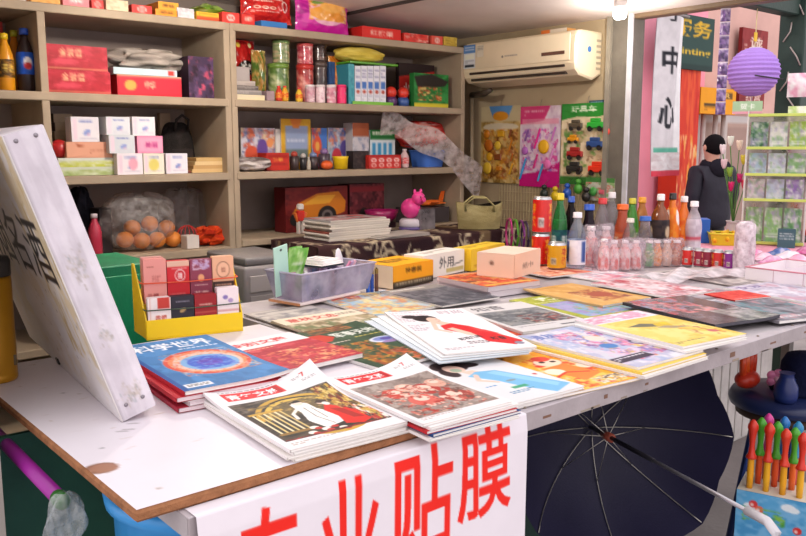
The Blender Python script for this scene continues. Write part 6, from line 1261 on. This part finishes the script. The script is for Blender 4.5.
# sachet strip
q=onx(716.5,60,3.45); h_=sz(716,10,q[1])-sz(716,118,q[1]); z=sz(716,118,q[1])
ss=thing('hanging_sachet_strip','long strip of purple and white sachets hanging from the opening\'s beam','sachet strip',(XR+.02,1.86,1.53))
for i in range(8):
    p=Pic(40,50,'6a4a88').noise(0,0,1,1,['5a3c78','c8b8d4','3a2850','8a6aa8'],5,i+2).rect(0,0,1,.08,'e0d8e4'); zz=i*.0555
    k=MB().at((0,0,zz),rz=-1.0+.25*math.sin(i*1.7)); k.grid(p,lambda u,v:((u-.5)*.040,-.006*np.sin(u*PI)*np.sin(v*PI),.0545*(1-v)),8,8).grid(p,lambda u,v:((.5-u)*.040,.006*np.sin(u*PI)*np.sin(v*PI),.0545*(1-v)),8,8); k.build('sachet',GLOSS,ss)
# ---- side table with pink cover, card rack etc.
TZ=.93
st=thing('side_table','side table under a pink cover beyond the desk, carrying the card rack','table',(4.0,1.66,0))
MB().box((-.6,-.62,TZ-.03),(.5,.42,TZ),'e8a0b4',.006).build('table_top',CLOTH,st)
for a in (-1,1):
    for b in (-1,1): MB().cbox((a*.5-.05,b*.40-.08,0),(.045,.045,TZ-.031),'7a7674').build('leg',METAL,st)
rk_z=-math.radians(64.5); RX=onz(771,249,TZ); 
rk=thing('card_rack','clear four-tier rack of greeting cards with lime green shelf edges','card rack',(3.87,1.83,TZ+.0008),rk_z)
rw=.135; RH=sz(771,113,1.83); tiers=[.0,.235,.36,.49,.64]
k_=dep((3.87,1.83,1.2))/F
tz=[TZ+.012]+[CZ-(y-145)*k_ for y in (199,174,148,116)]
for i,z in enumerate(tz):
    zz=z-TZ; MB().box((-rw,-.055,zz-.005),(rw,.07,zz),'dce8c0').build('shelf',FROST,rk); MB().box((-rw,-.06,zz-.007),(rw,-.0555,zz+.006),'c8d868',.001).build('shelf_edge',PLAS,rk)
for s in (-1,1):
    for y in (-.055,.068): MB().box((s*rw-.003,y-.003,0),(s*rw+.003,y+.003,tz[-1]-TZ+.02),'d8d4d0').build('upright',PLAS,rk)
MB().box((-rw,.071,0),(rw,.073,tz[-1]-TZ),'e8e4e4').build('back_panel',FROST,rk)
ct_,st__=math.cos(rk_z),math.sin(rk_z)
def onrack(x,y,z): return (3.87+x*ct_-y*st__,1.83+x*st__+y*ct_,z)
CS=[[('7ab060','green leafy'),('8ac070','lime garden'),('5a9058','dark green')],[('d8c0d0','pale pink'),('c0c8e0','pastel blue'),('8a6ab0','violet flower')],[('a8c0d8','light blue'),('c8d0e0','misty blue'),('7aa868','meadow green')],[('3a6a4a','forest green'),('d8d8d0','white'),('9ab84a','lime')]]
for t in range(4):
    for j in range(3):
        c,nm=CS[t][j]; h=(tz[t+1]-tz[t])*.80; p=Pic(70,100,c).noise(0,0,1,1,[c,'e8e4e8','a8a0c0',c,'8ab080'],6,t*3+j+1,.9).dash(.15,.75,.85,.9,2,'f0f0f0',j)
        pbox('greeting_card','%s greeting card, %s place on the rack\'s %s tier'%(nm,['left','middle','right'][j],['bottom','second','third','top'][t]),'card',onrack(-rw*.62+j*rw*.62,.02-.012*j,tz[t]+.001),(rw*.56,.006,h),c,rk_z,'greeting cards on the rack',front=p,bev=0,cell=.006)
pbox('box','dark teal box at the foot of the card rack','box',onrack(rw*.45,-.10,TZ+.001),(.075,.05,.085),'3a5a64',rk_z,front=Pic(40,40,'44666e').dash(.1,.2,.9,.6,3,'a8c0c0',2))
p=Pic(120,50,'a8c8a0').rect(0,.8,1,1,'e0a0b0').text('贺卡',.25,.2,.5,.45,'f4f8f0',.02)
pbox('header_sign','pale green header sign clipped to the card rack\'s top left','sign',onrack(-rw*1.05,-.045,tz[-1]+.0075),(.13,.006,.058),'a8c8a0',rk_z,front=p,bev=0,cell=.004)
# artificial flowers
fl=thing('flower_bunch','bunch of artificial flowers, white, yellow and magenta, left of the card rack','flowers',onrack(-rw-.045,.075,TZ+.001))
MB().lathe([(.03,0),(.035,.05),(.028,.09),(.034,.10),(.03,.10),(.024,.06)],'d8c8c8',16).build('vase',PLAS,fl)
for i,(dx,z,c) in enumerate(((-.07,.43,'f4e4e8'),(-.035,.47,'f0f0e4'),(.01,.45,'f4dcc8'),(-.06,.36,'e8c8d0'),(.035,.38,'e8d040'),(-.03,.32,'8ab040'),(.02,.29,'c8186a'),(-.02,.25,'d81a6a'),(.045,.26,'e0405a'))):
    v=CR*dx; s=MB().tube([(0,0,.08),(v[0]*.4,v[1]*.4,z*.6),(v[0],v[1],z)],.0025,'4a7a30',6); s.build('stem',PLAS,fl)
    k=MB()
    for a in range(5): 
        q=a*2*PI/5; k.at((v[0],v[1],z-.005),ry=.28,rz=q).ball((0,0,.024),(.006,.012,.026),c,8,0,6)
    k.build('blossom',PLAS,fl)
# yellow basket and blue crate on the side table
bxp=(3.70,1.96); b1=thing('basket','yellow basket of yellow goods behind the row of small cans','basket',(bxp[0],bxp[1],TZ+.0008),-.9)
k=MB(); V=[(x*a,y*a,z) for z,a in ((0,.85),(.055,1)) for x,y in ((-.09,-.055),(.09,-.055),(.09,.055),(-.09,.055))]; k.add(V,[(0,3,2,1)]+[(i,(i+1)%4,4+(i+1)%4,4+i) for i in range(4)],'d8c020'); k.tube([(-.09,-.055,.055),(.09,-.055,.055),(.09,.055,.055),(-.09,.055,.055)],.005,'e8d838',6,closed=True); k.build('basket_body',PLAS,b1)
for i in range(9):
    x,y=(-.065+.055*(i%3)),(-.03+.03*(i//3)); c,s=math.cos(-.9),math.sin(-.9); z=TZ+.012+.022*(i//5)+.006*(i%2)
    o=MB().at(rz=rnd.uniform(0,3)).tube([(-.03,0,.02),(-.015,0,.012),(.01,0,.012),(.03,0,.024)],[.006,.014,.015,.005],'f0b818',8).build('toy_banana',PLAS,None,(bxp[0]+x*c-y*s,bxp[1]+x*s+y*c,z),0,'yellow banana-shaped sweet heaped in the yellow basket','sweet','yellow sweets in the basket')
q=(3.68,2.12); pbox('crate','blue plastic crate behind the yellow basket','crate',(q[0],q[1],TZ+.001),(.12,.1,.115),'2f62b8',-.9)
# pink packets on the side table
r_=random.Random(6)
PKT=[('e85a9a','bright pink'),('f0b8d0','pale pink'),('d878b0','orchid pink'),('3a5aa0','navy blue'),('e8e0e8','white'),('f0a0c0','rose'),('c84a8a','deep pink')]
for i,(c,nm) in enumerate(PKT):
    px=756+i*8.5; q=onz(px,254+(i%3)*4,TZ+.01); k=MB().at(rz=r_.uniform(-1,1)); w=.12; p=Pic(40,40,c).noise(0,0,1,1,[c,'f4e8f0',c,'e8c0d8'],5,i+1,.8)
    k.grid(p,lambda u,v:((u-.5)*w,(v-.5)*w*.7,.004+.028*np.sin(u*PI)*np.sin(v*PI)+.002*np.sin(u*20)),12,10).grid(p,lambda u,v:((.5-u)*w,(v-.5)*w*.7,.002+0*u),4,4)
    k.build('candy_packet',GLOSS,None,(q[0],q[1],TZ+.001+.002*i),0,'%s packet lying on the pink side table cover'%nm,'packet','candy packets on the side table')
# hanging packets at the far right
hs=thing('hanging_stand','dark stand of hanging packets at the picture\'s right end','stand',(4.19,1.83,TZ+.001))
MB().lathe([(.012,.03),(.012,.85)],'5a5654',10).build('pole',METAL,hs); MB().lathe([(.14,0),(.13,.025),(.02,.03)],'5a5654',24).build('base',METAL,hs); MB().tube([(0,0,.80),(-.065,-.01,.82)],.006,'5a5654',6).build('hook_arm',METAL,hs); MB().tube([(0,0,.52),(-.065,-.01,.53)],.006,'5a5654',6).build('hook_arm',METAL,hs)
for i,(py,c,c2,nm) in enumerate(((85,'f4e4ea','e898b8','white and pink'),(118,'b8d870','f0f0d8','lime green'),(135,'ec90b8','f8e0ec','rose pink'),(160,'e0c0d8','d88ab0','lilac pink'),(205,'e8962a','c83a28','orange and red'),(228,'b8302c','e8a040','dark red'))):
    q=onx(801,py,4.13); p=Pic(50,60,c).noise(0,0,1,1,[c,c2,'f4eef0'],6,i+2); k=MB().at(rz=-1.15)
    k.grid(p,lambda u,v:((u-.5)*.12,-.02*np.sin(u*PI)*np.sin(v*PI),.115*(.5-v)),14,12).grid(p,lambda u,v:((.5-u)*.12,.02*np.sin(u*PI)*np.sin(v*PI),.115*(.5-v)),14,12)
    k.build('hanging_packet',GLOSS,None,q,0,'%s packet hanging at the picture\'s right end'%nm,'packet','hanging packets')
# ---- person in a dark padded coat
PP=np.array([sx(714,3.75),3.75,0.]); ph=1.47; face=math.radians(150)
pe=thing('person','person in a black padded coat with a hood, seen from behind at the far shops','person',PP,math.radians(160))
def skin(name,verts,edges,rad,m,c,parent,sub=2):
    me=bpy.data.meshes.new(name); me.from_pydata(verts,edges,[]); o=bpy.data.objects.new(name,me); COL.objects.link(o)
    md=o.modifiers.new('skin','SKIN'); 
    for v,r in zip(me.skin_vertices[0].data,rad): v.radius=r if isinstance(r,tuple) else (r,r)
    me.skin_vertices[0].data[0].use_root=True
    sb_=o.modifiers.new('sub','SUBSURF'); sb_.levels=sb_.render_levels=sub
    dg=bpy.context.evaluated_depsgraph_get(); dg.update(); m2=bpy.data.meshes.new_from_object(o.evaluated_get(dg)); o.modifiers.clear(); o.data=m2
    at=m2.color_attributes.new('Col','FLOAT_COLOR','POINT'); col=np.tile(np.append(lin(c),1),(len(m2.vertices),1)) if isinstance(c,str) else np.array([np.append(lin(c(v.co)),1) for v in m2.vertices])
    at.data.foreach_set('color',col.ravel().astype(np.float32)); m2.materials.clear(); m2.materials.append(m)
    for f in m2.polygons: f.use_smooth=True
    o.parent=parent; return o
# local: +x = person's right, -y = front
BV=[(0,0,.80),(0,.0,1.0),(0,.0,1.17),(0,0,1.245),(0,-.015,1.30),(0,-.02,1.37),(0,-.02,1.43),
    (.15,0,1.16),(.20,.02,.98),(.19,-.05,.80),(.185,-.07,.73),(-.15,0,1.16),(-.20,.02,.98),(-.19,-.05,.80),(-.185,-.07,.73),
    (.075,0,.74),(.08,-.01,.42),(.08,.02,.08),(.08,-.09,.035),(-.075,0,.74),(-.08,-.01,.42),(-.08,.02,.08),(-.08,-.09,.035)]
BE=[(0,1),(1,2),(2,3),(3,4),(4,5),(5,6),(2,7),(7,8),(8,9),(9,10),(2,11),(11,12),(12,13),(13,14),(0,15),(15,16),(16,17),(17,18),(0,19),(19,20),(20,21),(21,22)]
BR=[(.12,.09),(.12,.085),(.12,.085),.05,.065,.085,.06,.055,.042,.034,.03,.055,.042,.034,.03,.08,.055,.042,.035,.08,.055,.042,.035]
skin('body',BV,BE,BR,SKIN,lambda co:'e0a890' if co.z>1.2 or (abs(co.x)>.15 and co.z<.80) else '2a2a30',pe)
CV=[(0,.0,.66),(0,.0,.80),(0,.0,1.0),(0,.0,1.15),(0,.005,1.22),(.16,.0,1.16),(.215,.02,.98),(.205,-.05,.80),(-.16,0,1.16),(-.215,.02,.98),(-.205,-.05,.80)]
CE=[(0,1),(1,2),(2,3),(3,4),(3,5),(5,6),(6,7),(3,8),(8,9),(9,10)]
skin('padded_coat',CV,CE,[(.20,.15),(.205,.155),(.20,.145),(.175,.13),(.10,.09),.085,.07,.058,.085,.07,.058],mat('quilted',.6,.3,bump=.5,bs=14,var=.15),'2b2833',pe)
k=MB().at((0,.01,1.165),rx=-.18).lathe([(.09,0),(.128,.02),(.132,.06),(.115,.095),(.085,.10),(.072,.05)],'26232c',24,sxy=(1,.86)); k.at().ball((0,.085,1.20),(.115,.065,.085),'26232c',18); k.build('hood',CLOTH,pe)
MB().ball((0,.005,1.40),(.088,.098,.095),'191618',20).build('hair',CLOTH,pe)
MB().ball((0,-.112,1.375),(.012,.018,.016),'e0a890',10,0,6).build('nose',SKIN,pe)
for s in (-1,1): MB().ball((s*.088,-.01,1.375),(.012,.02,.028),'dca08a',10,0,6).build('ear',SKIN,pe); MB().ball((s*.03,-.098,1.395),(.010,.006,.006),'2a2020',8,0,5).build('eye',SKIN,pe); MB().cbox((s*.08,-.03,0),(.085,.22,.06),'26242a',.02).build('shoe',PLAS,pe)
MB().ball((0,-.10,1.335),(.022,.008,.006),'b86a60',8,0,5).build('mouth',SKIN,pe)
# ================================================================ under the desk
# open umbrella on its side
Hb=ony(598,431,1.20); Ep=ony(757,516,.60); ax=(Ep-Hb)/np.linalg.norm(Ep-Hb)
t1=np.cross(ax,[0,0,1]); t1/=np.linalg.norm(t1); t2=np.cross(t1,ax)
um=thing('umbrella','dark navy umbrella standing open on its side under the desk','umbrella',Hb)
Ru=.288; nr=8
def cano(s,q,off=0): # s 0..1 along rib
    a=s*.95; r=Ru*math.sin(a)/math.sin(.95); d=(.19*(1-math.cos(a))/(1-math.cos(.95)))-.05
    k=q*nr/(2*PI); fr=abs((k%1)-.5)*2; r*=1-(1-fr)*.07*s; d2=d+off
    return ax*d2+t1*r*math.cos(q)+t2*r*math.sin(q)
def clampz(v):
    z=v[2]+Hb[2]; lim=D-.045
    v=v.copy()
    if z>lim: v[2]=lim-Hb[2]+.0*(z-lim); v[1]+=.35*(z-lim)
    if z<.02: v[2]=.02-Hb[2]
    wy=v[1]+Hb[1]
    if wy>1.43: v[1]=1.43-Hb[1]-.02*(wy-1.43)
    return v
k=MB(); ns,nq=14,64; V=[];
for i in range(ns+1):
    for j in range(nq): V.append(clampz(cano(i/ns,2*PI*j/nq)))
k.add(V,[(i*nq+j,i*nq+(j+1)%nq,(i+1)*nq+(j+1)%nq,(i+1)*nq+j) for i in range(ns) for j in range(nq)],'191632',0,True); k.build('canopy',mat('umbrella_nylon',.55,.35,bump=.1,bs=200,var=.08),um)
L_=np.linalg.norm(Ep-Hb)
MB().tube([tuple(-ax*.07),tuple(ax*L_*.45)],.0055,'3a3840',10).build('upper_shaft',METAL,um); MB().tube([tuple(ax*L_*.42),tuple(ax*L_)],.004,'b8b4b8',10).build('lower_shaft',METAL,um)
MB().tube([tuple(ax*.04),tuple(ax*.09)],.011,'9a4a38',12).build('runner',PLAS,um)
for i in range(nr):
    q=2*PI*(i+.0)/nr+.2
    pts=[clampz(cano(s,2*PI*round(q*nr/(2*PI))/nr,.006)) for s in np.linspace(.03,.98,14)]
    rb=MB().tube([tuple(p) for p in pts],.0014,'a8a49c',6).build('rib',METAL,um)
    MB().tube([tuple(ax*.07),tuple(pts[5])],.0012,'b0aca4',5).build('stretcher',METAL,rb)
g0=ax*L_; s_=t1; dn=np.array([0,0,-1.])
MB().tube([tuple(g0-ax*.03),tuple(g0+ax*.03),tuple(g0+ax*.055+t2*-.012),tuple(g0+ax*.06-t2*.035),tuple(g0+ax*.04-t2*.052),tuple(g0+ax*.015-t2*.045)],.008,'c8c4c8',12).build('handle',PLAS,um)
# slatted white panel behind
pn=MB(); x0,x1=1.3,3.98; y=1.84
pn.box((x0,y,.0),(x1,y+.015,.86),'cfccc6')
for i in range(int((x1-x0)/.075)): pn.box((x0+i*.075+.004,y-.008,.01),(x0+i*.075+.068,y-.0005,.85),'d8d5d0',.002)
pn.build('slatted_panel',PAINT,None,None,0,'white vertical slatted panel standing behind the desk\'s legs','panel')
# navy stool with red toy and pink pieces
q=onz(788,388,.62); sx_,sy_=q[0],q[1]
so_=thing('stool','navy blue round stool under the desk behind the wand box','stool',(sx_,sy_,0))
MB().lathe([(.15,.56),(.175,.565),(.18,.585),(.17,.605),(.1,.612),(.02,.614)],'1f2a55',32).build('seat',PLAS,so_)
MB().lathe([(.12,.52),(.155,.535),(.15,.559)],'4a3428',28).build('seat_base',WOOD,so_)
for a in range(4):
    q_=a*PI/2+.6; MB().tube([(.09*math.cos(q_),.09*math.sin(q_),.54),(.16*math.cos(q_),.16*math.sin(q_),.0)],.012,'2a3a6a',8).build('leg',METAL,so_)
MB().tube([(.135*math.cos(t),.135*math.sin(t),.2) for t in np.linspace(0,6.28,25)[:-1]],.007,'2a3a6a',6,closed=True).build('foot_ring',METAL,so_)
hat=onz(793,372,.68); MB().lathe([(.125,.0),(.118,.01),(.095,.02),(.09,.085),(.075,.11),(.03,.12)],'1a1e3a',28,sxy=(1,.9)).build('bucket_hat',CLOTH,None,(sx_+.06,sy_-.035,.6155),0,'dark navy bucket hat on the round stool','hat')
tz=.6155; tl=(sx_-.085,sy_+.095)
tg=thing('toy_hand','orange red toy hand with upright fingers on the round stool','toy',(tl[0],tl[1],tz))
MB().ball((0,0,.03),(.055,.035,.03),'c8341c',18).build('palm',PLAS,tg)
for i in range(4): MB().tube([(-.03+.02*i,0,.04),(-.036+.024*i,.0,.09),(-.04+.026*i,0,.125-.01*abs(i-1.5))],[.012,.011,.009],['d8481e','e05a20','d04020','c83a1c'][i],10).build('finger',PLAS,tg)
fl2=MB()
for a in range(5): q_=a*2*PI/5; fl2.at((0,0,0),rz=0).ball((.018*math.cos(q_),-.0,.03+.018*math.sin(q_)),(.016,.008,.016),'f08ab8',10,0,6)
fl2.ball((0,-.004,.03),(.010,.008,.010),'f4b8d0',10,0,6); fl2.build('toy_flower',PLAS,None,(tl[0]+.075,tl[1]-.06,tz+.0),-.9,'pink flower-shaped toy beside the orange toy hand','toy')
q=(sx_-.115,sy_-.045)
jg=thing('plastic_jug','dark blue plastic jug on the left edge of the round stool','jug',(q[0],q[1],.609)); MB().lathe([(.03,.0),(.036,.02),(.035,.05),(.022,.075),(.02,.09),(.024,.093)],'1f2f6a',22).build('jug_body',PLAS,jg); MB().tube([(.033,0,.02),(.055,0,.03),(.055,0,.06),(.025,0,.075)],.005,'1f2f6a',8).build('handle',PLAS,jg)
# box of bubble wands
WB=np.array([2.0,.965]); wz=.345; bh_=.225; rzb=-math.radians(72)
a_=ony(737,489,1.0); WB=a_[:2]; WTop=a_[2]; bh_=.2
ux=np.array([math.cos(rzb),math.sin(rzb)]); nx_=np.array([-math.sin(rzb),math.cos(rzb)]); bw_,bd_=.30,.14; c=WB+ux*bw_/2+nx_*bd_/2
p=Pic(300,200,'5aa8d8').noise(0,0,1,1,['5aa8d8','7ab8e0','4a98cc'],6,3).rect(0,.85,1,1,'4a9a3a')
for (x,y) in ((.12,.2),(.42,.12),(.7,.3),(.88,.12)): p.ell(x,y,.06,.05,'e8f0f4').ell(x+.04,y+.02,.05,.04,'e8f0f4')
for (x,y,c_) in ((.14,.16,'d83a3a'),(.19,.22,'e86a4a'),(.5,.4,'d8302a'),(.62,.28,'d83a3a'),(.75,.5,'e8a030')): p.ell(x,y,.035,.05,c_).ell(x-.01,y+.01,.015,.02,'f4d8d0')
p.noise(.05,.2,.4,.4,['4a9a3a','8ac04a','5aa8d8'],6,4,1,.5).text('西洋',.28,.62,.34,.24,'d8281e',.03).text('泡泡',.05,.74,.2,.2,'3a8a2a',.03)
pt_=Pic(100,60,'d8d0c0'); 
pbox('wand_box','light blue printed display box holding upright bubble wands, lower right','box',(c[0],c[1],WTop-bh_),(bw_,bd_,bh_),'58a4d4',rzb,front=p,left=Pic(80,80,'6ab0dc').ell(.5,.4,.2,.15,'e8f0f4'),top=pt_,cell=.003)
sd=thing('step_stool','white plastic step stool under the bubble wand box','stool',(c[0],c[1],0),rzb); hh=WTop-bh_-.001
MB().box((-.17,-.1,hh-.025),(.17,.1,hh),'d8d4d0',.006).build('stool_top',PLAS,sd)
for a in (-1,1):
    for b in (-1,1): MB().cbox((a*.145,b*.075,0),(.03,.03,hh-.026),'d0ccc8',.004).build('leg',PLAS,sd)
def wand(label,px,ty,row,ctop,cbot):
    # position along the box
    yy=[.025,.07,.112][row]; d0=WB+nx_*yy
    # find the place along ux whose image column is px
    best=min(np.linspace(.01,bw_-.01,120),key=lambda s:abs((lambda w:PCX+F*np.dot(np.append(w,WTop)-CAM,CR)/np.dot(np.append(w,WTop)-CAM,CF)-px)(d0+ux*s)))
    w=d0+ux*best; pos=np.append(w,WTop+.0008); k_=dep(pos)/F; pyb=PCY-F*np.dot(pos-CAM,CU)/np.dot(pos-CAM,CF); h=max(.08,(pyb-ty)*k_)
    o=thing('bubble_wand',label,'bubble wand',pos,0,'bubble wands in the blue box'); r=.011
    MB().lathe([(r*.7,0),(r*.8,h*.2),(r*.75,h*.42),(r*.9,h*.44)],cbot,14).build('wand_tube',PLAS,o)
    MB().lathe([(r*1.25,h*.441),(r*1.2,h*.47),(r*.8,h*.52),(r*.62,h*.62),(r*.75,h*.74),(r*1.0,h*.84),(r*1.25,h*.88),(r*1.15,h*.93),(r*.7,h*.97),(r*.3,h)],ctop,16).build('wand_head',PLAS,o)
for i,(px,ty,row,a,b,nm) in enumerate(((749.5,417,0,'d8321e','f0a81c','red-headed bubble wand with yellow tube, front row, leftmost'),(766,420,0,'d8321e','f0b020','red-headed bubble wand with yellow tube, front row, second from left'),(782.5,426,0,'dc3a20','f0a81c','red-headed bubble wand with yellow tube, front row, third from left'),(799.5,430,0,'d8321e','f0b020','red-headed bubble wand with yellow tube, front row, rightmost'),
    (757.5,415,1,'4aa828','e85a28','green-headed bubble wand with orange tube, middle row, leftmost'),(774,419,1,'4aa828','e85a28','green-headed bubble wand with orange tube, middle row, centre'),(791,425,1,'4aa828','e86a28','green-headed bubble wand with orange tube, middle row, rightmost'),
    (765,411,2,'e0409a','e86a4a','pink-headed bubble wand in the back row, left of the blue ones'),(781,414,2,'2a78c0','d84a5a','blue-headed bubble wand in the back row, nearer the pink one'),(794,419,2,'2a88b8','d84a5a','blue-headed bubble wand in the back row, at its right end'))): wand(nm,px,ty,row,a,b)
# ---- left underside: green panel, pole, chair, bag
struct_=MB().box((.345,1.50,.0),(.70,1.512,.895),'2c5a48'); struct_.build('green_board',PAINT,None,None,0,'dark green board standing under the white table board','board')
a=onx(-25,412,.365); b=onx(58,497,.365); d_=(b-a)/np.linalg.norm(b-a)
bm=thing('broom','magenta broom handle slanting under the white board\'s left edge','broom',a); e=b+d_*.022
MB().tube([(0,0,0),tuple(b-a)],.0115,'a02a98',12).build('handle',PLAS,bm); MB().lathe([(.012,-.004),(.013,0),(.008,.012)],'7a1a70',12).at().build('end_cap',PLAS,bm)
b2=b+d_*.07; MB().tube([tuple(b-a),tuple(e-a)],.0125,'3a7a34',12).build('grip',PLAS,bm)
q=onx(64,518,.365); k=MB()
pb_=Pic(8,8,'e8ecec')
def pbf(u,v):
    q_=2*PI*u; r=(.008+.019*np.sin(np.clip(v*1.1,0,1)*PI)**.7)*(1+.25*np.sin(3*q_+v*7)+.15*np.sin(7*q_)); return r*np.cos(q_),r*.7*np.sin(q_),.04-.10*v
k.grid(pb_,pbf,30,24); k.build('hanging_bag',clearmat('bag_white',.25,.12,1.0,50),None,q,0,'crumpled clear bag hanging at the broom handle\'s end','bag')
br=thing('barrel','tall sky blue open plastic barrel under the white board\'s front corner','barrel',(.565,1.13,0)); B_='3a9ae0'
MB().lathe([(.120,0),(.128,.01),(.135,.4),(.146,.86),(.158,.868),(.160,.884),(.152,.889),(.141,.884),(.138,.80),(.118,.03)],B_,40).build('barrel_body',PLAS,br)
MB().lathe([(.137,.70),(.1,.702),(.02,.703)],'1f2a3c',30).build('dark_inside_disc',PLAS,br)  # dark disc stands in for the shade inside the open barrel
for z in (.3,.6): MB().tube([((.136+.013*z)*math.cos(t),(.136+.013*z)*math.sin(t),z) for t in np.linspace(0,2*PI,41)[:-1]],.006,B_,6,closed=True).build('hoop_ridge',PLAS,br)
